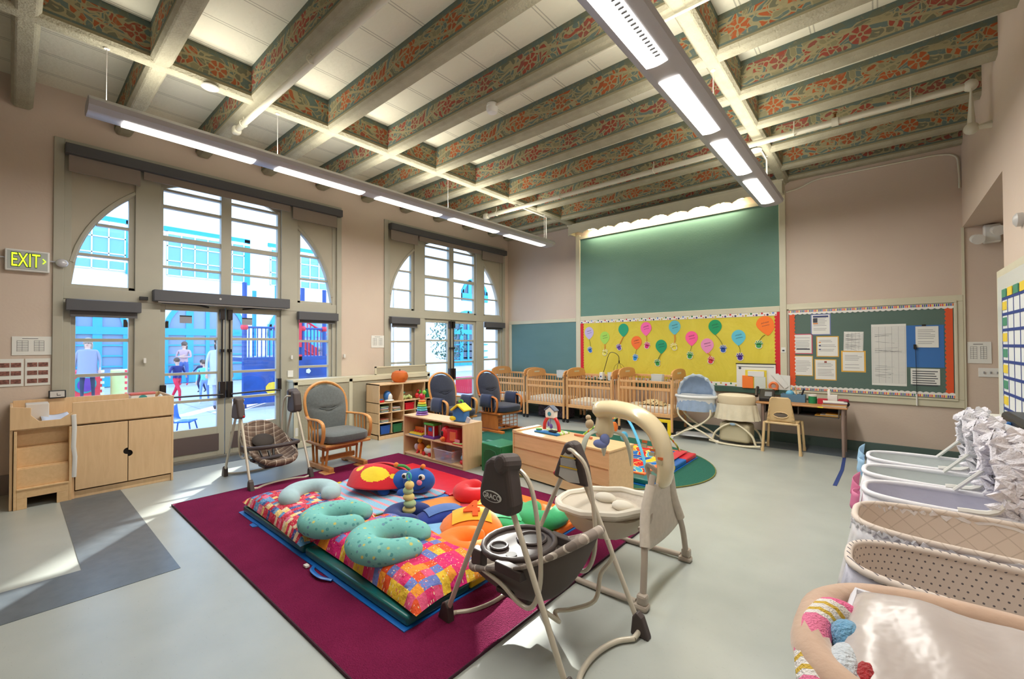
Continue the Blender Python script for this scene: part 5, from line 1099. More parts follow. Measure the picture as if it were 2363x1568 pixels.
dome(t, -.02, .40, .4, (240,140,40), (240,160,60), '', .2, .12, .05)
tag(MB().grid(lambda u, v: (-4.22+.98*u+.05*math.sin(v*9), 1.93+.80*v+.04*math.sin(u*7), .086+.010*math.sin(u*13+v*4)*math.sin(v*9)**2), 26, 22).build('striped_blanket', (lambda g: g.out(g.mix(g.ma('GREATER_THAN', g.ma('FRACT', g.ma('MULTIPLY', g.ma('ADD', g.xyz()[1], 10.0), 11.0)), .68), lin((150,196,222)), lin((228,160,170))), g.noise(g.obj(), 90, 2), .5, .02))(NG('blue_pink_stripe', .95, .1)), solid=.012, smooth=True), 'pale blue and pink striped knit blanket spread on the mats', 'blanket')
# ladybird caterpillar plush
t = thing('plush_bug', 'big blue plush caterpillar under a red ladybird cape with yellow spots', 'plush toy', (-3.66, 2.43, .085), .48)
BP = soft('royal_blue_plush', (22,84,170)); RP = soft('red_plush', (204,22,38)); YPm = soft('yellow_plush', (236,206,40)); OP = soft('orange_plush', (238,130,50))
MB().ell((-.05, 0, .10), (.30, .13, .10), 22, 14).ell((.12, 0, .10), (.14, .13, .10), 18, 12).build('body', BP, t, smooth=True)
hd = MB().ell((.31, -.02, .12), (.16, .13, .115), 22, 14).build('head', BP, t, smooth=True)
for s in (-1, 1):
    MB().ell((.30+s*.085, -.115, .185), (.034, .018, .028), 12, 8).use(1).ell((.295+s*.085, -.13, .185), (.018, .010, .018), 10, 6).build('eye', [WHITE, BLACK], hd, smooth=True)
    MB().tube(cr([(.27+s*.06, .0, .21), (.25+s*.09, -.02, .25), (.22+s*.13, -.03, .255)], 4), .014, 8).use(1).ell((.22+s*.14, -.03, .26), (.024, .024, .024), 12, 8).build('antenna', [soft('green_plush', (80,160,80)), OP], hd, smooth=True)
    MB().ell((.10+s*.10, -.13, .03), (.06, .04, .04), 14, 8).build('foot', BP, t, smooth=True)
MB().ell((.37, -.135, .14), (.028, .018, .026), 12, 8).build('nose', soft('pink_plush', (232,130,160)), hd, smooth=True)
MB().tube(cr([(.22, -.128, .12), (.28, -.15, .075), (.36, -.15, .07), (.42, -.12, .10)], 5), .004, 5).build('smile', BLACK, hd)
for s in (-1, 1):
    MB().grid(lambda u, v: (-.36+.52*u+.02*s, s*(.015+.27*v*math.sin(PI*(.12+.8*u))**.6)+.02, .235*math.cos(v*1.25)*(.55+.45*math.sin(PI*(.15+.75*u)))+.01), 48, 36, matfn=lambda u, v: 1 if ((u-.55)/.26)**2+((v-.52)/.28)**2 < 1 or ((u-.18)/.08)**2+((v-.3)/.14)**2 < 1 or ((u-.88)/.06)**2+((v-.5)/.12)**2 < 1 else 0).build('wing', [RP, YPm], t, smooth=True, solid=.016)
t = thing('activity_ball', 'red and clear rattle ball with purple beads by the plush cape', 'toy', (-3.90, 2.24, .085))
MB().ell((0, 0, .06), (.075, .075, .055), 16, 10).build('shell', mat('red_shell', (200,30,60), .3, coat=.5), t, smooth=True); MB().ell((0, 0, .11), (.06, .06, .045), 16, 10).build('clear_top', mat('pink_clear', (226,190,210), .15, coat=.5), t, smooth=True)
for k in range(6): a = k*PI/3; MB().ell((.055*math.cos(a), .055*math.sin(a), .13), (.018, .018, .018), 8, 6).build('bead', mat('purple_bead', (90,50,160), .3), t, smooth=True)
t = thing('plush_stacker', 'striped plush caterpillar rattle with teal ring on the navy pillow', 'plush toy', (-2.97, 2.15, .11))
SG, SY = soft('sage_stripe', (170,196,150)), soft('pale_yellow_stripe', (226,206,130))
for k in range(5): MB().ell((.012*math.sin(k*1.7), 0, .04+.05*k), (.058-.004*k, .055-.004*k, .034), 16, 8).build('ring_segment', SG if k % 2 else SY, t, smooth=True)
MB().tube([(.028*math.cos(a*PI/8), 0, .31+.028*math.sin(a*PI/8)) for a in range(16)], .008, 6, closed=True).build('hanging_ring', mat('teal_ring', (60,180,180), .4), t, smooth=True)
# ---------------- low toy shelf ----------------
t = thing('toy_shelf', 'low maple two-tier toy shelf behind the maroon rug', 'shelf', (-4.39, 3.68, 0))
b = MB(); b.box(-.60, -.582, -.16, .16, 0, .535); b.box(.582, .60, -.16, .16, 0, .535); b.box(-.60, .60, -.16, .16, .535, .553); b.box(-.582, .582, -.15, .16, .03, .048); b.box(-.582, .582, -.15, .16, .27, .288); b.box(-.582, .582, .15, .16, .03, .535); b.box(-.02, -.004, -.15, .15, .048, .27); b.box(-.582, .582, -.14, -.125, 0, .03)
b.build('carcass', MAPLE, t, bevel=.002)
def col(n_, c, r=.35): return mat(n_, c, r)
t = thing('stacking_rings', 'rainbow stacking ring tower with red ball on the toy shelf', 'toy', (-4.76, 3.66, .553))
z = 0
for k, (c, r) in enumerate((((150,110,190), .085), ((130,90,180), .08), ((80,180,200), .075), ((90,190,190), .07), ((130,196,70), .066), ((240,204,50), .058), ((240,130,50), .05))):
    MB().lathe([(.0, 0), (r*.85, 0), (r, .012), (r*.85, .026), (0, .026)], 24, (0, 0, z)).build('ring', col('ring%d' % k, c), t, smooth=True); z += .030
MB().ell((0, 0, z+.042), (.042, .042, .042), 16, 10).build('ball_top', col('ring_red', (200,30,60)), t, smooth=True); MB().ell((.05, 0, z+.10), (.028, .028, .028), 12, 8).build('green_knob', col('ring_green', (120,200,60)), t, smooth=True)
t = thing('plush_house', 'blue plush toy house with yellow roof and green handle', 'toy', (-3.98, 3.66, .553), .2)
MB().prism([(-.09, 0), (.09, 0), (.095, .13), (0, .20), (-.095, .13)], 'y', -.06, .06).build('house', soft('house_blue', (50,110,176)), t, bevel=.02, seg=3)
for s in (-1, 1): MB().box(-.005, .13, -.085, .085, -.012, .012, Matrix.Translation((0, 0, .215)) @ Matrix.Rotation(.62 if s > 0 else PI-.62, 4, 'Y')).build('roof', soft('roof_yellow', (236,216,50)), t, bevel=.008)
MB().tube([(.03*math.cos(a*PI/8), 0, .235+.03*math.sin(a*PI/8)) for a in range(9)], .010, 6).build('handle', soft('handle_green', (80,180,70)), t, smooth=True)
MB().box(.10, .15, -.075, -.06, .06, .13, RT((0, 0, 0), 0, .4)).build('tag', soft('grey_flap', (190,190,200)), t); MB().ell((-.085, -.06, .04), (.05, .02, .03), 10, 6).build('flower', YPm, t, smooth=True)
def toy(name, label, loc, parts, rz=0, cat='toy', group='toys on the low shelf'):
    t = thing(name, label, cat, loc, rz, group)
    for pn, kind, a, m_ in parts:
        b = MB(); sm = False
        if kind == 'box': b.box(*a)
        elif kind == 'ell': b.ell(a[:3], a[3:], 14, 8); sm = True
        elif kind == 'ring': b.tube([(a[0]+a[3]*math.cos(k*PI/8), a[1], a[2]+a[3]*math.sin(k*PI/8)) for k in range(16)], a[4], 6, closed=True); sm = True
        elif kind == 'cyl': b.cyl(a[:3], a[3:6], a[6], a[7] if len(a) > 7 else None, 14); sm = True
        b.build(pn, m_, t, bevel=.004 if kind == 'box' else 0, smooth=sm)
    return t
cR, cY, cB, cG, cO, cP, cW = col('toy_red', (206,36,44)), col('toy_yellow', (238,204,50)), col('toy_blue', (50,110,180)), col('toy_green', (90,180,70)), col('toy_orange', (236,126,44)), col('toy_purple', (110,60,150)), col('toy_white', (226,226,222))
toy('toy_piano', 'yellow toy keyboard with red knobs on the upper shelf', (-4.78, 3.62, .288), [('base', 'box', (-.13, .13, -.06, .06, 0, .035), cY), ('trim', 'box', (-.135, .135, -.065, .065, .0, .012), cB), ('back', 'box', (-.12, .12, .03, .06, .035, .10), cO)]+[('knob', 'ell', (-.08+.05*k, 0, .045, .016, .016, .02), cR) for k in range(4)])
toy('activity_cube', 'green-topped bead activity cube on the upper shelf', (-4.48, 3.62, .288), [('top', 'box', (-.10, .10, -.07, .07, .17, .20), cG), ('base', 'box', (-.11, .11, -.075, .075, 0, .03), cP), ('panel', 'box', (-.06, .06, -.04, .04, .03, .17), cR), ('window', 'box', (-.035, .035, -.045, -.04, .09, .14), cB)]+[('post', 'cyl', (sx*.085, sy*.055, .03, sx*.085, sy*.055, .17, .010), cW) for sx in (-1, 1) for sy in (-1, 1)])
toy('toy_barn', 'red plush play block with black oval window on the upper shelf', (-4.08, 3.62, .288), [('block', 'box', (-.10, .12, -.06, .07, 0, .17), soft('barn_red', (196,40,50))), ('arch', 'ell', (-.10, -.02, .10, .07, .07, .10), cR), ('window', 'ell', (-.11, -.085, .11, .022, .012, .035), BLACK), ('flap', 'box', (.0, .10, -.068, -.06, .03, .14), soft('flap_orange', (220,110,60)))], .1)
toy('cloth_book', 'open cloth book lying at the right end of the upper shelf', (-3.92, 3.56, .288), [('cover', 'box', (-.08, .09, -.03, .03, 0, .012), cR), ('page', 'box', (-.075, .08, -.028, .028, .012, .02), mat('page_green', (176,200,120), .7)), ('raised_page', 'box', (-.07, .02, .0, .005, .012, .06), mat('page_pink', (220,130,150), .7))])
toy('orange_plush', 'small orange plush animal beside the red play block', (-4.20, 3.55, .288), [('body', 'ell', (0, 0, .03, .045, .03, .03), OP), ('head', 'ell', (.035, -.02, .05, .024, .022, .022), OP)])
toy('giraffe_toy', 'orange and yellow animal toy with clear drum on the lower shelf', (-4.74, 3.63, .048), [('body', 'ell', (0, 0, .08, .05, .05, .06), cO), ('head', 'ell', (.0, -.02, .17, .035, .03, .035), cY), ('drum', 'ell', (-.06, -.03, .08, .035, .03, .045), mat('clear_drum', (206,190,200), .15, coat=.5)), ('leg', 'cyl', (.03, -.02, .05, .05, -.04, 0, .016), cO), ('leg', 'cyl', (-.03, -.02, .05, -.03, -.05, 0, .016), cR)])
toy('toy_phone', 'white toy telephone car with yellow roof on the lower shelf', (-4.55, 3.62, .048), [('body', 'ell', (0, 0, .06, .10, .055, .05), cW), ('roof', 'ell', (0, 0, .11, .05, .04, .03), cY), ('wheel', 'cyl', (.06, -.06, .025, .06, -.04, .025, .025), cR), ('wheel', 'cyl', (-.06, -.06, .025, -.06, -.04, .025, .025), cR), ('knob', 'ell', (.09, 0, .13, .02, .02, .03), cG)])
toy('shape_toy', 'small red-based rattle toy at the right end of the lower shelf', (-3.87, 3.60, .048), [('base', 'ell', (0, 0, .03, .05, .05, .03), cR), ('dome', 'ell', (0, 0, .08, .035, .035, .04), col('toy_sky', (140,190,210))), ('top', 'ell', (0, 0, .13, .02, .02, .025), cW)])
t = thing('toy_bin', 'clear plastic tub full of rattles on the lower shelf', 'bin', (-4.17, 3.63, .048), 0)
b = MB(); b.box(-.15, .15, -.10, .09, 0, .006)
for p in ([(-.15, -.10), (.15, -.10)], [(.15, -.10), (.15, .09)], [(.15, .09), (-.15, .09)], [(-.15, .09), (-.15, -.10)]):
    (x0, y0), (x1, y1) = p; b.add([(x0, y0, 0), (x1, y1, 0), (x1*1.15, y1*1.1, .14), (x0*1.15, y0*1.1, .14)], [(0, 1, 2, 3)])
b.tube([(-.173, -.11, .14), (.173, -.11, .14), (.173, .10, .14), (-.173, .10, .14)], .006, 6, closed=True); b.build('tub', mat('clear_tub', (222,222,232), .2, alpha=.4), t)
random.seed(3)
for k in range(14): toy('rattle', '%s rattle in the %s layer of the clear plastic tub, %s' % (('red', 'white', 'blue', 'orange', 'purple')[k % 5], ('bottom', 'middle', 'top')[k % 3], 'first column' if k < 5 else 'second column' if k < 10 else 'third column'), (-4.17+random.uniform(-.12, .12), 3.63+random.uniform(-.07, .06), .062+.035*(k % 3)), [('rattle_body', 'ell', (0, 0, .012, .026, .022, .02), (cR, cW, cB, cO, cP)[k % 5])], group='rattles in the clear tub')
# ---------------- cubby contents ----------------
CX = -6.23
t = thing('pumpkin', 'orange pumpkin with dark stem on top of the cubby shelf', 'pumpkin', (-6.2, 4.30, .88))
MB().lathe([(.02, .012), (.08, 0), (.125, .04), (.14, .10), (.12, .165), (.07, .195), (.015, .185)], 40, wob=lambda a, z: 1+.035*abs(math.cos(a*5))).build('rind', mat('pumpkin_orange', (200,100,34), .5, noise=.1, nscale=8), t, smooth=True)
MB().tube([(0, 0, .18), (.005, 0, .22)], [.014, .010], 8).build('stem', mat('pumpkin_stem', (60,64,60), .8), t)
def binbox(y, z, c, label, h=.12): t = thing('storage_bin', label, 'bin', (-6.14, y, z), 0, 'coloured bins in the cubby shelf'); MB().prism([(-.075, 0), (.075, 0), (.088, h), (-.088, h)], 'x', -.11, .085).build('tub', col('bin_%d%d' % (c[0], c[1]), c), t, bevel=.004); MB().box(-.115, .09, -.095, .095, h, h+.012).build('rim', col('bin_%d%d' % (c[0], c[1]), c), t, bevel=.004)
binbox(3.93, .08, (30,80,160), 'blue bin in the bottom left cubby'); binbox(4.16, .08, (40,110,70), 'green bin in the bottom row beside the blue bin'); binbox(4.40, .422, (206,36,50), 'red bin in the middle row of cubbies', .10); binbox(4.87, .422, (150,110,96), 'brown bin at the right of the middle row', .10); binbox(4.83, .585, (40,130,80), 'green bin in the upper right bay', .13); binbox(4.62, .25, (226,200,70), 'yellow bin in the lower cubbies at the right', .10)
toy('toy_penguin', 'blue and white roly-poly penguin toy in the upper left bay', (-6.14, 4.02, .585), [('back', 'ell', (0, 0, .09, .06, .07, .09), cB), ('belly', 'ell', (.045, .02, .07, .03, .045, .065), cW), ('base', 'ell', (.02, .02, .02, .08, .08, .02), cW)], group='toys in the cubby shelf')
toy('toy_car', 'small red car beside the penguin toy', (-6.12, 3.88, .585), [('body', 'box', (-.05, .05, -.04, .04, .005, .035), cR), ('cabin', 'box', (-.02, .03, -.03, .03, .035, .055), cB)], group='toys in the cubby shelf')
toy('plush_vegetables', 'pale green bumpy plush toy in the middle upper bay', (-6.14, 4.38, .585), [('lump', 'ell', (.02*math.cos(k), -.09+.03*k, .03+.012*(k % 3), .03, .024, .03), soft('pale_green_plush', (190,206,140))) for k in range(7)]+[('handle', 'ell', (0, -.06, .12, .025, .05, .02), col('mint', (110,180,170)))], group='toys in the cubby shelf')
toy('plush_apple', 'red and green plush caterpillar in the middle upper bay', (-6.12, 4.62, .585), [('body', 'ell', (0, -.02, .05, .035, .04, .045), cR), ('head', 'ell', (0, .03, .11, .03, .03, .035), cG), ('neck', 'ell', (0, 0, .13, .025, .025, .025), cR)], group='toys in the cubby shelf')
for (y, z, n_, w_) in ((3.92, .422, 9, 'upper left'), (4.15, .422, 6, 'upper second'), (3.92, .262, 5, 'lower left')):
    for k in range(n_):
        c = ((220,220,214), (70,110,150), (200,190,150), (110,150,130), (190,110,90))[k % 5]; o = MB().box(-.09, .09, -.08+.006*(k % 3), .075-.008*(k % 2), 0, .010).build('book', mat('book_%d' % c[0], c, .6)); o.location = (-6.15, y, z+.0005+.0112*k); o.rotation_euler = (0, 0, .05*((k*7) % 5-2))
        tag(o, '%s board book, number %s from the bottom in the %s cubby pile' % (('white', 'blue', 'khaki', 'green', 'brick red')[k % 5], ('one', 'two', 'three', 'four', 'five', 'six', 'seven', 'eight', 'nine')[k], w_), 'book', 'board books in the %s cubby' % w_)
# ---------------- low cabinet, green cube, play gym toy ----------------
t = thing('low_cabinet', 'low maple cabinet showing its panelled back behind the swings', 'cabinet', (-3.24, 3.78, 0), -.11)
b = MB(); b.box(0, 1.31, .01, .42, .02, .49); b.box(-.005, 1.32, 0, .43, .49, .51); b.box(-.0, .014, 0, .42, 0, .50); b.box(1.30, 1.315, 0, .42, 0, .50); b.build('body', MAPLEH, t, bevel=.003)
MB().box(-.005, .06, .0, .43, .51, .525).build('end_lip', MAPLE, t, bevel=.004)
b = MB(); b.box(.014, 1.30, .002, .012, .33, .336); b.box(.014, 1.30, .002, .012, .165, .171); b.build('panel_groove', MAPLED, t)
t = thing('cube_chair', 'dark green plastic cube chair beside the low cabinet', 'cube chair', (-3.46, 3.82, 0), -.12)
GP = mat('green_plastic', (10,112,66), .35)
MB().box(-.17, .17, -.16, -.135, 0, .33).box(-.17, -.145, -.135, .17, 0, .33).box(.145, .17, -.135, .17, 0, .33).box(-.17, .17, -.16, .17, .31, .335).build('shell', GP, t, bevel=.012, seg=3)
MB().prism([(-.12, .02), (.12, .02), (.12, .22), (.09, .27), (0, .285), (-.09, .27), (-.12, .22)], 'y', -.168, -.160).build('front_recess_shade', mat('green_plastic_shaded', (8,92,54), .4), t, bevel=.004)  # raised plate; the recess shade is painted as a darker green
t = thing('play_gym_toy', 'small house play gym with red arch on the low cabinet', 'toy', (-2.83, 3.98, .511), -.1)
MB().grid(lambda u, v: (-.17+.34*u, -.11+.22*v, .008+.016*math.sin(PI*u)*math.sin(PI*v)), 10, 8, matfn=lambda u, v: 0 if v < .3 else (1 if (int(u*8)+int(v*6)) % 2 else 2)).build('base_pad', [soft('pad_blue', (30,110,170)), WHITE, soft('pad_lime', (160,200,80))], t, smooth=True, solid=.022)
MB().tube(cr([(-.11, 0, .02), (-.10, 0, .10), (-.055, 0, .165), (.0, 0, .18), (.055, 0, .165), (.10, 0, .10), (.11, 0, .02)], 4), .020, 8).build('red_arch', cR, t, smooth=True)
MB().prism([(-.065, .17), (.065, .17), (.07, .25), (0, .295), (-.07, .25)], 'y', -.035, .03).build('toy_house', cW, t, bevel=.01); MB().box(-.0, .095, -.04, .035, -.006, .008, Matrix.Translation((0, 0, .303)) @ Matrix.Rotation(.6, 4, 'Y')).box(-.0, .095, -.04, .035, -.008, .006, Matrix.Translation((0, 0, .303)) @ Matrix.Rotation(PI-.6, 4, 'Y')).build('house_roof', col('slate_roof', (90,104,130)), t, bevel=.004)
MB().disc((0.0, -.042, .215), .024, 14, 'y', .006).build('mirror', col('aqua_mirror', (60,140,160)), t); MB().tube([(0, -.02, .17), (0, -.02, .08)], .004, 5).ell((-.03, -.02, .10), (.014, .01, .03), 10, 6).ell((.01, -.02, .075), (.024, .012, .03), 10, 6).build('hanging_charm', col('charm_purple', (110,80,160)), t, smooth=True)
MB().ell((-.14, -.06, .03), (.05, .03, .014), 10, 6).build('crinkle_leaf', soft('leaf_green2', (80,160,70)), t, smooth=True); MB().box(.03, .13, -.09, -.04, .03, .045).build('bee_stripe', [BLACK], t, bevel=.004)
tag(MB().tube(cr([(-2.55, 4.02, .52), (-2.42, 3.98, .53), (-2.30, 3.96, .525)], 4), .012, 6).build('ribbon_toy', soft('ribbon_mix', (206,110,70))), 'short orange ribbon toy trailing on the low cabinet', 'toy')
# play mat with arches on the green rug
g = NG('activity_print', .85, .2); wv = g.madd(g.noise(g.obj(), 3, 2, col=True), (.25, .25, 0), g.obj()); c = g.vor(wv, 6.5, 'F1', 1); e = g.vor(wv, 6.5, 'DISTANCE_TO_EDGE'); sp = g.vor(g.obj(), 22, 'F1', 0)
body = g.ramp(g.xyz(c)[0], [(0, (30,110,190)), (.2, (210,40,40)), (.34, (240,200,50)), (.48, (70,170,200)), (.6, (240,140,40)), (.74, (90,180,80)), (.86, (40,90,170))]); ACT = g.out(g.mix(g.ma('LESS_THAN', sp, .2), g.mix(g.ma('LESS_THAN', e, .03), body, lin((240,220,120))), lin((240,200,80))))
t = thing('play_gym', 'bright printed play gym mat with padded arches on the green rug', 'play gym', (-2.55, 5.13, .068), .03)
MB().box(-.52, .52, -.60, .62, 0, .016).build('play_mat', ACT, t, bevel=.006); b = MB()
b.box(-.56, -.52, -.64, .66, 0, .02); b.box(.52, .56, -.64, .66, 0, .02); b.box(-.52, .52, -.64, -.60, 0, .02); b.box(-.52, .52, .62, .66, 0, .02); b.build('orange_binding', soft('mat_orange_trim', (238,110,40)), t)
MB().box(.50, .62, -.1, .66, .016, .03).build('red_strip', soft('mat_red', (206,40,50)), t, bevel=.006)
def arch(p0, p1, h, m_, nm_, r=.018):
    pts = [(p0[0]+(p1[0]-p0[0])*i/24, p0[1]+(p1[1]-p0[1])*i/24, .02+h*math.sin(PI*i/24)**.75) for i in range(25)]; MB().tube(pts, r, 8, flat=.6).build(nm_, m_, t, smooth=True)
g = NG('green_red_stripe', .85, .2); f_ = g.ma('FRACT', g.ma('MULTIPLY', g.ma('ADD', g.xyz()[0], 10.0), 9.0)); AS = g.out(g.ramp(f_, [(0, (150,180,60)), (.35, (200,60,50)), (.45, (190,200,110)), (.7, (90,150,60)), (.85, (220,210,140))]))
arch((.55, .6), (-.50, -.56), .48, AS, 'green_arch'); arch((.55, -.56), (-.5, .58), .50, soft('sky_arch', (90,180,220)), 'blue_arch')
MB().ell((.26, .28, .40), (.045, .02, .06), 12, 8).build('yellow_charm', cY, t, smooth=True); MB().ell((-.1, .0, .36), (.05, .05, .07), 12, 8).build('monkey_charm', OP, t, smooth=True); MB().ell((.12, -.18, .30), (.05, .04, .06), 12, 8).build('blue_charm', soft('sky_arch', (90,180,220)), t, smooth=True)
tag(MB().box(-3.62, -3.40, 4.30, 4.44, .014, .05).build('red_board_book', cR, bevel=.006), 'small red book on the green rug by the cube chair', 'book')
tag(MB().box(-4.85, -4.15, 4.60, 4.74, .014, .03).box(-4.6, -4.3, 4.74, 4.80, .014, .05).build('folded_mat', mat('teal_felt', (84,130,120), .8), bevel=.004), 'folded teal felt strip lying on the oval green rug', 'felt strip')
# ---------------- row of bassinets by the right wall ----------------
SATIN = mat('white_satin', (222,220,224), .3, spec=.6, noise=.05, nscale=8, bump=.5, bscale=16); LACE = mat('white_lace', (226,224,232), .85, noise=.08, nscale=60, bump=.8, bscale=120)
g = NG('quilted_cream', .85, .2); q = g.xyz(); s_ = g.ma('MULTIPLY', q[2], 1.0)
def ln(a): return g.ma('LESS_THAN', g.ma('ABSOLUTE', g.ma('SUBTRACT', g.ma('FRACT', g.ma('ADD', g.ma('DIVIDE', a, .075), 20.0)), .5)), .035)
L1, L2 = ln(g.ma('ADD', q[0], s_)), ln(g.ma('SUBTRACT', q[0], s_)); mm = g.ma('MAXIMUM', L1, L2)
QUILT = g.out(g.mix(g.ma('MULTIPLY', mm, .5), lin((214,202,192)), lin((176,162,150))), g.ma('MULTIPLY', mm, -1.0), .6, .01)
g = NG('dotted_cotton', .85, .2); q = g.xyz()
def dots(u, v, per=.022, r=.14):
    a = g.ma('DIVIDE', g.ma('ADD', u, 10.0), per); b_ = g.ma('DIVIDE', g.ma('ADD', v, 10.0), per)
    a = g.ma('ADD', a, g.ma('MULTIPLY', g.ma('MODULO', g.ma('FLOOR', b_), 2.0), .5))
    fa = g.ma('SUBTRACT', g.ma('FRACT', a), .5); fb = g.ma('SUBTRACT', g.ma('FRACT', b_), .5); return g.ma('LESS_THAN', g.ma('SQRT', g.ma('ADD', g.ma('MULTIPLY', fa, fa), g.ma('MULTIPLY', fb, fb))), r)
DOT = g.out(g.mix(dots(g.ma('ADD', q[0], g.ma('MULTIPLY', q[1], .6)), q[2]), lin((216,206,198)), lin((104,100,106))))
g = NG('animal_print_sheet', .85, .2); c = g.vor(g.obj(), 20, 'F1', 1); d_ = g.vor(g.obj(), 20, 'F1', 0); PRS = g.out(g.mix(g.ma('LESS_THAN', d_, .42), lin((222,214,202)), g.ramp(g.xyz(c)[0], [(0, (222,190,90)), (.25, (120,190,170)), (.45, (140,140,160)), (.65, (226,150,150)), (.85, (222,214,202))])))
def bassinet(label, yc, hw, x0, x1, inner, outer, sk, hoodm=None, rim=.022, depth=.24, sheet_m=None, zt=.80, bow=None, frill=False, p=.62):
    cx = (x0+x1)/2; rx = (x1-x0)/2; t = thing('bassinet', label, 'bassinet', (cx, yc, 0), 0, 'row of bassinets along the right wall')
    sg = lambda v: math.copysign(abs(v)**p, v)
    def wall(u, v, k0=1.0):
        a = 2*PI*u; return (rx*sg(math.cos(a))*(1-.10*v)*k0, hw*sg(math.sin(a))*(1-.14*v)*k0, zt-depth*v)
    MB().grid(lambda u, v: wall(u, v, .97), 48, 6, cu=True).build('lining', inner, t, smooth=True)
    MB().grid(lambda u, v: wall(u, v), 48, 4, cu=True).build('outer_cover', outer, t, smooth=True)
    MB().tube([wall(i/56, 0) for i in range(56)], rim, 10, closed=True).build('padded_rim', inner if not hoodm else outer, t, smooth=True)
    pts = [(wall(i/40, .82, .95)[0], wall(i/40, .82, .95)[1]) for i in range(40)]; MB().prism(pts, 'z', zt-depth, zt-depth*.8).build('mattress', sheet_m or inner, t, bevel=.015)
    if sk:
        n = 200
        def sf(u, v):
            a = 2*PI*u; fl = 1+.03*v+.030*v*math.sin(23*a+2.2*math.sin(4*a))+.01*v*math.sin(61*a); return (rx*sg(math.cos(a))*(fl+.10*v), hw*sg(math.sin(a))*(fl+.08*v), zt-.01-(.34+.012*math.sin(23*a))*v)
        MB().grid(sf, n, 6, cu=True).build('skirt', sk, t, smooth=True, solid=.004)
    if frill: MB().tube([Vector(wall(i/160, 0))+Vector((0, 0, -.012+.010*math.sin(i*2.1))) for i in range(160)], [.012+.005*math.sin(i*2.9) for i in range(160)], 6, closed=True).build('gathered_edge', outer, t, smooth=True)
    for sx in (-1, 1):
        for sy in (-1, 1): MB().tube([(sx*rx*.72, sy*hw*.7, zt-depth), (sx*rx*.72, -sy*hw*.0+sy*hw*.75, .03)], .012, 8).ell((sx*rx*.72, sy*hw*.75, .025), (.025, .025, .025), 10, 6).build('leg', WHITEP, t, smooth=True)
    MB().box(-rx*.7, rx*.7, -hw*.7, hw*.7, .16, .18).build('lower_shelf', mat('white_vinyl', (222,224,224), .5), t, bevel=.006)
    if hoodm:
        hx = rx*.12
        def hf(u, v): a = PI*u; return (hx+v*(rx*.80)*(1-.0*math.sin(a)), hw*.96*math.cos(a)*(1-.25*v), zt+.01+(.30-.13*v)*math.sin(a)**.8)
        MB().grid(hf, 18, 6).build('hood', hoodm, t, smooth=True, solid=.006)
        for (dx, ss) in ((0, 1.0), (.035, 1.02), (-.02, .95)):
            MB().tube([(hx+dx+.022*math.sin(i*1.9+dx*40), hw*.98*ss*math.cos(PI*i/60), zt+.01+(.30*ss)*math.sin(PI*i/60)**.8+.012*math.sin(i*2.6)) for i in range(61)], [.022+.013*math.sin(i*2.3+dx*90) for i in range(61)], 7, flat=.7).build('ruffle', LACE, t, smooth=True)
        MB().tube([(hx-.13, hw*.9, zt+.01), (hx-.02, hw*.86, zt+.14), (hx, hw*.7, zt+.24)], .009, 6).build('hood_bracket', WHITEP, t, smooth=True)
        MB().tube(cr([(hx-.15, -hw*.99, zt+.01), (hx-.04, -hw*1.0, zt+.03), (hx+.03, -hw*.86, zt+.16)], 4), .012, 6).build('hood_bracket', WHITEP, t, smooth=True)
    if bow:
        bm = mat('bow_%d' % bow[0], bow, .5)
        o = MB(); 
        for s, h in ((1, .055), (-1, .05)): o.grid(lambda u, v: (-.01-.03*math.sin(PI*u)+.01*v, s*(.012+.07*u)*.6, (.028+.02*u)*(2*v-1)+s*.045*u), 6, 4)
        o.grid(lambda u, v: (-.01-.012*math.sin(u*4), -.02-.05*u+.03*v, -.02-.11*u), 6, 2); o.grid(lambda u, v: (-.005-.012*math.sin(u*5), .0+.02*u+.03*v, -.02-.12*u), 6, 2); o.ell((-.015, 0, 0), (.014, .016, .018), 10, 6)
        q_ = o.build('ribbon_bow', bm, t, smooth=True, solid=.002); q_.location = (-rx-.015, -.02, zt-.03)
    return t
VIN = mat('milky_vinyl', (214,220,220), .35, noise=.04, nscale=9, bump=.4, bscale=12); VIO = mat('lilac_vinyl', (206,206,220), .35, noise=.04, nscale=9, bump=.4, bscale=12); LIN = mat('white_cotton', (226,226,232), .8, bump=.2, bscale=40)
bassinet('white bassinet with pale blue ribbon bow, farthest in the row', 3.53, .175, -.07, .74, VIN, LIN, LIN, LACE, .011, bow=(160,200,232))
bassinet('plain white vinyl bassinet, second from the far end of the row', 3.12, .172, -.08, .74, VIN, LIN, LIN, LACE, .012)
bassinet('lilac-tinted white bassinet with pink ribbon, third in the row', 2.735, .178, -.07, .74, VIO, LIN, LIN, LACE, .012, bow=(226,130,170))
bassinet('cream quilted bassinet with animal print sheet and gathered satin skirt', 2.305, .212, -.09, .74, QUILT, SATIN, SATIN, None, .012, sheet_m=PRS, frill=True, depth=.25)
bassinet('bassinet lined in cream cotton with small grey dots', 1.835, .182, -.09, .74, DOT, DOT, mat('blue_grey_skirt', (190,190,204), .8, bump=.3, bscale=40), None, .012, depth=.26)
PV = mat('beige_velour', (196,166,144), .9, noise=.06, nscale=14, bump=.3, bscale=30, sheen=.4)
bassinet('large beige velour bassinet holding a satin pillow, nearest the camera', 1.30, .285, -.135, .76, PV, mat('ivory_vinyl', (222,220,210), .4), None, None, .042, depth=.2, p=.7)
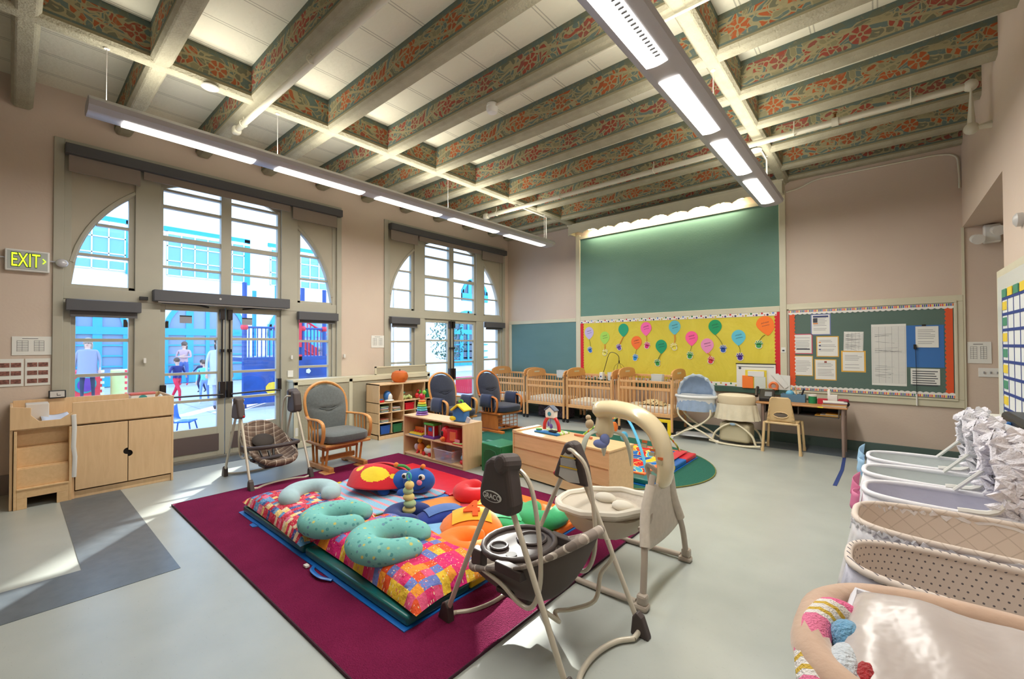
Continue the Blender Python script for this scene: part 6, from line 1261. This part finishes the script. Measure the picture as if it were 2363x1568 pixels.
# satin pillow and soft toys in the nearest bassinet
t = thing('satin_pillow', 'shiny pale satin pillow lying in the nearest bassinet', 'pillow', (.225, 1.22, .745), -.12)
SAT = mat('champagne_satin', (188,178,174), .3, spec=.5, noise=.06, nscale=5, bump=1.0, bscale=9, sheen=.3)
def pf(u, v, s):
    x, y = 2*u-1, 2*v-1; k = max(0, (1-x**4)*(1-y**4))**.5; return (x*.31*(1-.05*(1-x*x)*y**4), y*.21*(1-.06*(1-y*y)*x**4), .06+s*.07*k+.006*math.sin(x*12+y*3)*k+.04*y)
b = MB(); b.grid(lambda u, v: pf(u, v, 1), 30, 22); b.grid(lambda u, v: pf(1-u, v, -1), 30, 22); b.build('cover', SAT, t, smooth=True, ang=80)
MB().tube([pf(*q, 0) for q in [(i/20, 0) for i in range(21)]+[(1, i/20) for i in range(1, 21)]+[(1-i/20, 1) for i in range(1, 21)]+[(0, 1-i/20) for i in range(1, 20)]], .008, 6, closed=True).build('piping', mat('white_satin_edge', (226,228,238), .2), t, smooth=True)
g = NG('striped_sock_plush', .95, .1); q = g.xyz(); f_ = g.ma('FRACT', g.ma('MULTIPLY', g.ma('ADD', q[1], 5.0), 5.2)); SOCK = g.out(g.ramp(f_, [(0, (232,130,164)), (.38, (232,228,224)), (.46, (214,180,80)), (.52, (232,228,224)), (.62, (214,180,80)), (.68, (232,228,224)), (.78, (232,120,160))]), g.noise(g.obj(), 200, 2), .8, .01)
FUZ = lambda n_, c: mat(n_, c, .95, noise=.15, nscale=90, bump=.9, bscale=150, sheen=.4)
t = thing('plush_toy', 'pink and white striped plush arm curled at the end of the nearest bassinet', 'plush toy', (-.095, 1.20, .75))
MB().tube(cr([(.06, .17, .04), (.0, .16, .07), (-.03, .08, .065), (-.03, -.02, .05), (-.01, -.13, .03)], 5), .036, 10).build('striped_limb', SOCK, t, smooth=True)
t = thing('plush_toy', 'fluffy sky blue and white plush toy beside the striped plush arm', 'plush toy', (-.075, 1.20, .78))
MB().ell((.01, .07, .03), (.038, .045, .045), 14, 10).build('blue_head', FUZ('sky_fur', (110,170,210)), t, smooth=True); MB().ell((.01, -.04, .02), (.036, .09, .045), 14, 10).build('white_body', FUZ('white_fur', (210,220,230)), t, smooth=True)
MB().ell((-.03, .045, .03), (.012, .018, .014), 8, 6).build('ear', FUZ('cyan_fur', (60,150,200)), t, smooth=True)
t = thing('plush_toy', 'small plush toy in white, pink and deep red next to the satin pillow', 'plush toy', (-.035, 1.17, .78))
MB().ell((.015, .13, .025), (.03, .045, .04), 12, 8).build('white_part', FUZ('white_fur', (210,220,230)), t, smooth=True); MB().ell((.012, .06, .02), (.03, .04, .04), 12, 8).build('pink_part', FUZ('pink_fur', (226,130,160)), t, smooth=True); MB().ell((.01, -.02, .02), (.034, .06, .045), 12, 8).build('red_part', FUZ('red_fur', (170,16,28)), t, smooth=True); MB().ell((.01, -.11, .0), (.034, .04, .045), 12, 8).build('yellow_part', FUZ('yellow_fur', (222,190,110)), t, smooth=True)
t = thing('storage_bag', 'black bag with a blue buckle on the ledge behind the hoods', 'bag', (.70, 4.2, .93)); MB().box(-.07, .07, -.35, .32, 0, .10).build('bag', BLACK, t, bevel=.03, seg=3); MB().box(-.09, -.07, -.02, .04, .02, .06).build('buckle', cB, t, bevel=.004)
t = thing('side_cabinet', 'low white cabinet against the right wall behind the bassinet hoods', 'cabinet', (.77, 4.28, 0)); MB().box(-.02, .0, -.9, .9, .0, .60).box(-.14, .0, -.9, .9, .905, .93).build('body', WHITE, t)
# ---------------- courtyard ----------------
g = NG('courtyard_paving', .85, .2); br = g.noise(g.obj(), 1.2, 4); q = g.xyz()
ju = g.ma('LESS_THAN', g.ma('FRACT', g.ma('DIVIDE', g.ma('ADD', q[0], 60.0), 1.8)), .02); jv = g.ma('LESS_THAN', g.ma('FRACT', g.ma('DIVIDE', g.ma('ADD', q[1], 60.0), 1.8)), .02)
PAVE = g.out(g.mix(g.ma('MULTIPLY', g.ma('MAXIMUM', ju, jv), .5), g.mix(br, lin((176,170,176)), lin((200,192,194))), lin((120,110,112))))
b = MB(); b.box(-60, XL-W, -30, 50, -.16, -.03); struct(b.build('ground', PAVE))
CYAN = mat('cyan_paint', (34,150,180), .5); CYD = mat('blue_paint_deep', (34,74,140), .45); STUC = mat('white_stucco', (226,222,216), .8, noise=.04, nscale=2); WG = mat('window_dark_glass', (120,140,160), .15); RPAINT = mat('play_red', (214,40,60), .45); YPAINT = mat('play_yellow', (244,200,50), .45)
def archwin(b, bc, y, z0, R, zs, x):
    """arched window: glass in mb b, cyan bars in bc, on the plane x"""
    P = [(y-R, z0), (y+R, z0)]+[(y+R*math.cos(PI*i/16), zs+R*math.sin(PI*i/16)) for i in range(17)]
    b.prism(P, 'x', x-.05, x+.02)
    for i in range(16):
        a, c = PI*i/16, PI*(i+1)/16; bc.prism([(y+R*math.cos(a), zs+R*math.sin(a)), (y+R*math.cos(c), zs+R*math.sin(c)), (y+(R-.16)*math.cos(c), zs+(R-.16)*math.sin(c)), (y+(R-.16)*math.cos(a), zs+(R-.16)*math.sin(a))], 'x', x, x+.08)
    for yy, w_ in ((-R+.08, .08), (-R*.42, .13), (0, .07), (R*.42, .13), (R-.08, .08)): bc.box(x, x+.08, y+yy-w_, y+yy+w_, z0, zs+math.sqrt(max(0, R*R-yy*yy))-.05)
    bc.box(x, x+.10, y-R, y+R, zs-.14, zs+.14)
    for zz in (.75, 1.15, 1.55): bc.box(x, x+.06, y-R, y+R, zz-.03, zz+.03)
    bc.box(x, x+.07, y-R, y+R, z0, z0+.35)
t = thing('school_wing', 'long white two-storey building with cyan arched doors across the courtyard', 'building', (-22, 0, 0))
MB().box(-6, 0, -14, 11.0, -.03, 8.2).build('wall', STUC, t); MB().box(-6.3, .35, -14.2, 11.2, 8.2, 8.5).build('eave', mat('eave_grey', (190,196,200), .7), t)
for yc in (-2.6, 1.45, 5.5, 9.4):
    b, bc = MB(), MB(); archwin(b, bc, yc, 0, 1.5, 2.1, .02); wo = b.build('window', WG, t); bc.build('window_bars', CYAN, wo)
    b, bc = MB(), MB(); b.box(0, .03, yc-1.4, yc+1.4, 4.4, 6.2)
    for k in range(7): bc.box(.02, .07, yc-1.4+.46*k, yc-1.36+.46*k, 4.4, 6.2)
    for k in range(4): bc.box(.02, .07, yc-1.4, yc+1.4, 4.4+.6*k-.02, 4.44+.6*k-.02)
    wo = b.build('window', mat('window_sky_glass', (110,160,190), .15), t); bc.build('window_bars', WHITE, wo)
    bc = MB().box(.0, .09, yc+1.4, yc+1.62, 4.3, 6.35).box(.0, .09, yc-1.5, yc+1.62, 6.2, 6.38).build('window_casing', CYAN, t)
t = thing('corner_wing', 'tall pale building with arched cyan window at the far corner of the yard', 'building', (-19, 0, 0))
MB().prism([(0, 13.0), (0, 16.5), (-5, 20.8), (-5, 17.6)], 'z', -.03, 11.0).build('wall', STUC, t)  # height and slanted side shaped to cut the sun through the far window
MB().prism([(0, 11.4), (0, 12.72), (-.8, 13.4), (-.8, 11.4)][::-1], 'z', -.03, 10.6).build('wall', STUC, t)  # added block; the gap beside it lets the floor's sun band through
MB().prism([(0, 16.5), (0, 24), (-5, 24), (-5, 20.8)], 'z', -.03, 9.6).build('wall', STUC, t)  # height set so that sun passes only through the upper panes
b, bc = MB(), MB(); archwin(b, bc, 18.0, .3, 1.3, 2.3, .02); wo = b.build('window', mat('window_dark_glass2', (70,80,96), .2), t); bc.build('window_bars', CYAN, wo)
b, bc = MB(), MB(); archwin(b, bc, 18.6, 4.2, 1.1, 4.5, .02); wo = b.build('window', mat('window_dark_glass2', (70,80,96), .2), t); bc.build('window_bars', CYAN, wo)
t = thing('yard_column', 'pale lilac stucco column with ledge right outside the far window', 'column', (-8.5, 10.2, 0)); MB().box(-.5, .5, -.5, .9, -.03, 5.2).box(-.58, .58, -.58, .98, 2.2, 2.32).build('shaft', mat('lilac_stucco', (206,204,214), .85), t)
# foam blocks
def foam(label, y, c1, c2, x=-18.3):
    t = thing('foam_block', label, 'foam block', (x, y, -.03), .3, 'foam tunnel blocks in the yard')
    MB().box(-.45, .45, -.42, .42, 0, .82).build('block', mat('foam_%d' % c1[0], c1, .6), t, bevel=.03)
    b = MB()
    for k in range(5): z = .06+.17*k; b.box(.44, .475, -.45, -.36, z, z+.08); b.box(.44, .475, .36, .45, z, z+.08)
    b.build('teeth', mat('foam_%d' % c2[0], c2, .6), t); MB().disc((.455, 0, .42), .27, 24, 'x', .01).use(1).disc((.462, .03, .40), .20, 24, 'x', .01).build('round_opening', [mat('foam_teal', (40,150,140), .6), mat('foam_purple', (110,60,150), .6)], t)
foam('red foam block beside the coated adult', 1.30, (236,60,70), (240,236,190)); foam('lime foam block with a round opening', 2.55, (222,236,150), (236,60,70), -17.9)
# blue chairs in the yard
t = thing('toddler_chair', 'small bright blue moulded chair outside the left door', 'chair', (-9.3, 1.98, -.03), 2.6)
MB().grid(lambda u, v: ((-.16+.32*u), (-.16+.32*v*1.3 if v < .7 else .13+.1*(v-.7)), .22 if v < .6 else .22+.8*(v-.6)), 8, 12).build('shell', mat('chair_blue', (20,100,190), .4), t, smooth=True, solid=.02)
for x in (-.13, .13):
    for y in (-.13, .12): MB().tube([(x, y, .21), (x*1.3, y*1.3, 0)], .012, 6).build('leg', mat('chair_leg_blue', (30,80,150), .4), t)
# play structure
t = thing('play_structure', 'blue and red climbing structure with barred deck and mural panels', 'play structure', (-12.4, 4.7, -.03))
MB().box(.55, .62, -1.0, 1.1, .10, 1.15).build('mural_panel', mat('mural_blue', (24,70,140), .6, noise=.35, nscale=2.5), t)
MB().disc((.63, -.35, .45), .17, 9, 'x', .01).build('mural_flower', YPAINT, t); MB().disc((.63, .2, .55), .09, 6, 'x', .01).disc((.63, .55, .85), .07, 5, 'x', .01).build('mural_flower', STUC, t); MB().disc((.63, .0, .95), .2, 12, 'x', .01).build('mural_leaf', mat('mural_green', (30,130,90), .6), t)
MB().box(-1.2, .6, -1.0, 1.1, 1.15, 1.25).build('deck', CYD, t)
for y in (-.95, -.2, .45, 1.05): 
    for x in (-1.1, .5): MB().cyl((x, y, 0), (x, y, 3.1), .055, n=10).build('post', CYD if y != -.2 else CYAN, t)
b = MB()
for k in range(22): y = -.95+.095*k; b.cyl((.52, y, 1.25), (.52, y, 2.0), .015, n=6)
b.cyl((.52, -.95, 2.0), (.52, 1.05, 2.0), .03, n=6); b.build('railing', CYD, t); MB().box(.50, .58, -.05, .40, 1.5, 2.35).box(.53, .60, .0, .4, 1.05, 1.3).build('red_panel', RPAINT, t)
for k in range(4): MB().ell((.5, (-.95, -.2, .45, 1.05)[k], 2.0), (.09, .09, .09), 8, 6).build('clamp', RPAINT, t)
t = thing('play_stairs', 'red barred play stairs with yellow slide side beyond the right side light', 'play structure', (-14.1, 6.65, -.03))
MB().prism([(-.75, 2.0), (-.75, .1), (.9, .1), (.9, .4)], 'x', -.05, .03).build('stair_side', YPAINT, t); b = MB()
for k in range(16): y = -.75+.11*k; b.cyl((.06, y, .25), (.06, y, 2.5-1.0*k/16), .018, n=6)
b.tube([(.06, -.75, 2.5), (.06, .9, 1.5)], .035, 6); b.tube([(.06, -.75, 1.55), (.06, .9, .6)], .03, 6); b.build('railing', RPAINT, t); MB().prism([(-.75, 1.9), (-.75, 1.2), (.2, .9), (.6, 1.0)], 'x', .03, .05).build('red_sheet', RPAINT, t)
for y in (-.78, .95): MB().cyl((.0, y, 0), (0, y, 3.2), .06, n=8).build('post', CYD, t)
t = thing('play_tower', 'second blue play tower seen in the far right side light', 'play structure', (-13.6, 8.5, -.03))
for y in (-.4, .4): MB().cyl((0, y, 0), (0, y, 3.4), .07, n=8).build('post', CYD, t)
MB().box(-.6, .05, -.45, .45, 1.2, 1.3).box(0, .05, -.4, .4, 1.3, 2.0).build('deck', CYAN, t)
# trees and planters
LEAF = mat('tree_leaf', (60,110,90), .7)
t = thing('courtyard_tree', 'small leafy tree standing in the yard beyond the far doors', 'tree', (-12.6, 10.9, -.03)); random.seed(5)
MB().tube(cr([(0, 0, 0), (.05, .02, .9), (-.02, 0, 1.6), (.1, .1, 2.2)], 4), [.07]*12+[.04], 8).build('trunk', mat('bark', (90,76,70), .9), t, smooth=True)
b = MB()
for k in range(700):
    a, r, z = random.uniform(0, 6.28), random.uniform(0, .75)**.8, random.uniform(-.75, .75); r *= math.sqrt(max(0, 1-(z/.8)**2)); c = Vector((r*math.cos(a), r*math.sin(a), 1.75+z)); d = Vector((random.uniform(-1, 1), random.uniform(-1, 1), random.uniform(-1, 1))).normalized()*.07; e = d.cross(Vector((0, 0, 1))).normalized()*.03
    b.add([c-d, c+e, c+d, c-e], [(0, 1, 2, 3)])
b.build('foliage', LEAF, t)
t = thing('picnic_table', 'red and white picnic table in the yard behind the far doors', 'table', (-11.5, 8.1, -.03), .0)
MB().box(-.4, .4, -.9, .9, .68, .72).build('top', STUC, t); MB().box(-.75, -.5, -.9, .9, .40, .44).box(.5, .75, -.9, .9, .40, .44).build('bench', RPAINT, t)
for y in (-.6, .6): MB().box(-.6, .6, y-.03, y+.03, .36, .40).box(-.06, .06, y-.03, y+.03, 0, .68).build('leg', mat('steel_grey', (120,120,126), .4), t)
t = thing('red_planter', 'red yard bin standing right of the far doors', 'bin', (-10.2, 9.75, -.03)); MB().box(-.3, .3, -.35, .35, 0, .5).build('bin', RPAINT, t, bevel=.03)
# people
SKIN = mat('skin', (206,160,136), .6); 
def person(label, loc, rz, H_, mats, pose, hair, hl=.12, coat=0):
    """one continuous skinned figure; mats = top, legs, shoes"""
    s = H_/1.7
    J = {'pel': (0, 0, .92), 'wst': (0, .0, 1.08), 'cst': (0, .0, 1.32), 'nk': (0, .0, 1.46), 'hd0': (0, .01, 1.53), 'hd1': (0, .02, 1.64)}
    R_ = {'pel': .135, 'wst': .12, 'cst': .145, 'nk': .05, 'hd0': .075, 'hd1': .085}
    E = [('pel', 'wst'), ('wst', 'cst'), ('cst', 'nk'), ('nk', 'hd0'), ('hd0', 'hd1')]
    for sd, sx in (('l', -1), ('r', 1)):
        hp, kn, an, to = pose['leg_'+sd]; sh = (sx*.19, 0, 1.40); el, wr, ha = pose['arm_'+sd]
        for n_, p, r in (('hip', hp, .085), ('kne', kn, .058), ('ank', an, .04), ('toe', to, .035), ('sho', sh, .06), ('elb', el, .042), ('wri', wr, .028), ('han', ha, .026)): J[n_+sd] = p; R_[n_+sd] = r
        E += [('pel', 'hip'+sd), ('hip'+sd, 'kne'+sd), ('kne'+sd, 'ank'+sd), ('ank'+sd, 'toe'+sd), ('cst', 'sho'+sd), ('sho'+sd, 'elb'+sd), ('elb'+sd, 'wri'+sd), ('wri'+sd, 'han'+sd)]
        hv = (Vector(ha)-Vector(wr)).normalized(); sdv = hv.cross(Vector((0, 1, 0))); sdv = sdv.normalized() if sdv.length > .1 else Vector((1, 0, 0))
        for k in range(5):
            n_ = 'f%d%s' % (k, sd); J[n_] = tuple(Vector(ha)+hv*((.07, .085, .08, .065, .03)[k])+sdv*((-.025, -.008, .008, .024, -.045)[k])); R_[n_] = .009; E.append(('han'+sd, n_))
    ks = list(J); me = bpy.data.meshes.new('person'); me.from_pydata([tuple(Vector(J[k])*s) for k in ks], [(ks.index(a), ks.index(c)) for a, c in E], [])
    o = bpy.data.objects.new('person', me); COL.objects.link(o); sm = o.modifiers.new('skin', 'SKIN'); sm.use_smooth_shade = True
    for i, k in enumerate(ks): me.skin_vertices[0].data[i].radius = (R_[k]*s, R_[k]*s*.85); me.skin_vertices[0].data[i].use_root = (k == 'pel')
    ss = o.modifiers.new('sub', 'SUBSURF'); ss.levels = ss.render_levels = 2
    bpy.context.view_layer.update(); ev = bpy.data.meshes.new_from_object(o.evaluated_get(bpy.context.evaluated_depsgraph_get())); bpy.data.objects.remove(o); bpy.data.meshes.remove(me)
    o = bpy.data.objects.new('person', ev); COL.objects.link(o); o.location = loc; o.rotation_euler = (0, 0, rz); ev.materials.clear()
    for m_ in (SKIN, mats[0], mats[1], mats[2]): ev.materials.append(m_)
    hands = [Vector(J[k])*s for k in ('hanl', 'hanr')]
    for p in ev.polygons:
        c = p.center; z = c.z/s
        if any((c-h).length < .10*s for h in hands) and z < 1.45: k = 0
        elif z > 1.45: k = 0
        elif z > .95-coat: k = 1
        elif z > .10: k = 2 if (abs(c.x) < .33*s) else 1
        else: k = 3
        if k == 2 and z > .80 and min((c-Vector(J['wri'+q])*s).length for q in 'lr') < .14*s: k = 1
        p.material_index = k; p.use_smooth = True
    tag(o, label, 'person')
    hm = MB().ell((0, .030*s, 1.665*s), (.105*s, .105*s, .105*s), 16, 10)
    if hl > .15: hm.ell((0, .08*s, 1.55*s), (.095*s, .06*s, hl*s), 14, 8)
    hm.build('hair', hair, o, smooth=True)
    MB().ell((-.032*s, -.075*s, 1.61*s), (.011*s, .008*s, .008*s), 8, 6).ell((.032*s, -.075*s, 1.61*s), (.011*s, .008*s, .008*s), 8, 6).build('eye', BLACK, o); MB().ell((0, -.088*s, 1.585*s), (.012*s, .016*s, .02*s), 8, 6).build('nose', SKIN, o, smooth=True); MB().ell((0, -.078*s, 1.548*s), (.024*s, .008*s, .006*s), 8, 6).build('mouth', mat('lips', (170,96,90), .6), o)
    for sx in (-1, 1): MB().ell((sx*.088*s, .01, 1.60*s), (.012*s, .02*s, .028*s), 8, 6).build('ear', SKIN, o, smooth=True)
    if coat: MB().lathe([(.20, 1.40), (.21, 1.2), (.20, 1.0), (.24, .95-coat)], 20, (0, 0, 0), s, s*.8, T=Matrix.Diagonal((1, 1, s, 1))).build('coat', mats[0], o, smooth=True)
    return o
def legs(st=0, kn=0): return {'leg_l': ((-.09, 0, .88), (-.10, -.02-st*.5-kn, .48), (-.10, .02-st*.6+kn, .08), (-.11, -.12-st*.6+kn, .04)), 'leg_r': ((.09, 0, .88), (.10, .02+st*.4-kn, .48), (.10, .03+st*.9+kn, .08), (.11, -.10+st*.9+kn, .04))}
DOWN = {'arm_l': ((-.25, .02, 1.13), (-.26, -.04, .90), (-.26, -.06, .83)), 'arm_r': ((.25, .02, 1.13), (.26, -.04, .90), (.26, -.06, .83))}
CROSS = {'arm_l': ((-.25, -.03, 1.15), (-.05, -.20, 1.18), (.04, -.19, 1.20)), 'arm_r': ((.25, -.03, 1.15), (.05, -.22, 1.14), (-.04, -.22, 1.15))}
REACH = {'arm_l': ((-.30, -.05, 1.25), (-.40, -.15, 1.10), (-.42, -.19, 1.05)), 'arm_r': ((.30, .05, 1.22), (.42, .10, 1.05), (.45, .12, 1.0))}
H1, H2, H3 = mat('brown_hair', (92,66,52), .8), mat('grey_blonde_hair', (160,140,120), .8), mat('dark_hair', (50,40,40), .8)
def cm(n_, c): return mat(n_, c, .85)
person('adult in a long pale grey coat standing behind the side light by the changing table', (-17.0, 1.42, -.03), 1.3, 1.72, (cm('coat_grey', (140,142,160)), cm('dark_trousers', (50,54,74)), BLACK), {**legs(.1), **DOWN}, H2, .2, .28)
person('adult with folded arms in a pale pink jumper and jeans before the cyan doors', (-20.6, 4.40, -.03), 1.0, 1.66, (cm('pale_pink_knit', (190,150,152)), cm('jeans', (60,90,150)), RPAINT), {**legs(.05), **CROSS}, H1, .2)
person('child in a navy sweatshirt and bright red trousers walking in the yard', (-14.6, 2.97, -.03), 2.0, 1.18, (cm('navy_sweat', (20,36,100)), cm('red_trousers', (214,30,60)), BLACK), {**legs(.5), **REACH}, H1, .1)
person('child in a pale teal top and light jeans walking in the yard', (-13.9, 3.42, -.03), 1.2, 1.12, (cm('teal_top', (110,200,214)), cm('light_jeans', (120,150,200)), WHITE), {**legs(.35), **DOWN}, H1, .1)
person('crouching-height child in dark navy behind the two walking children', (-17.2, 4.15, -.03), .5, 1.05, (cm('navy_dark', (16,24,70)), cm('navy_dark', (16,24,70)), BLACK), {**legs(.1, .05), **REACH}, H3, .1)
person('child in a grey jumper climbing beside the red play stairs', (-12.9, 6.12, -.03), 1.0, 1.45, (cm('grey_jumper', (120,124,146)), cm('dark_grey_pants', (60,60,74)), BLACK), {**legs(.2), **REACH}, H2, .1)
person('adult in a white top and light trousers beyond the left glass of the right door', (-12.3, 3.33, -.03), 1.5, 1.70, (cm('white_top', (180,184,196)), cm('pale_trousers', (150,156,176)), BLACK), {**legs(.1), **DOWN}, H3, .18, .35)
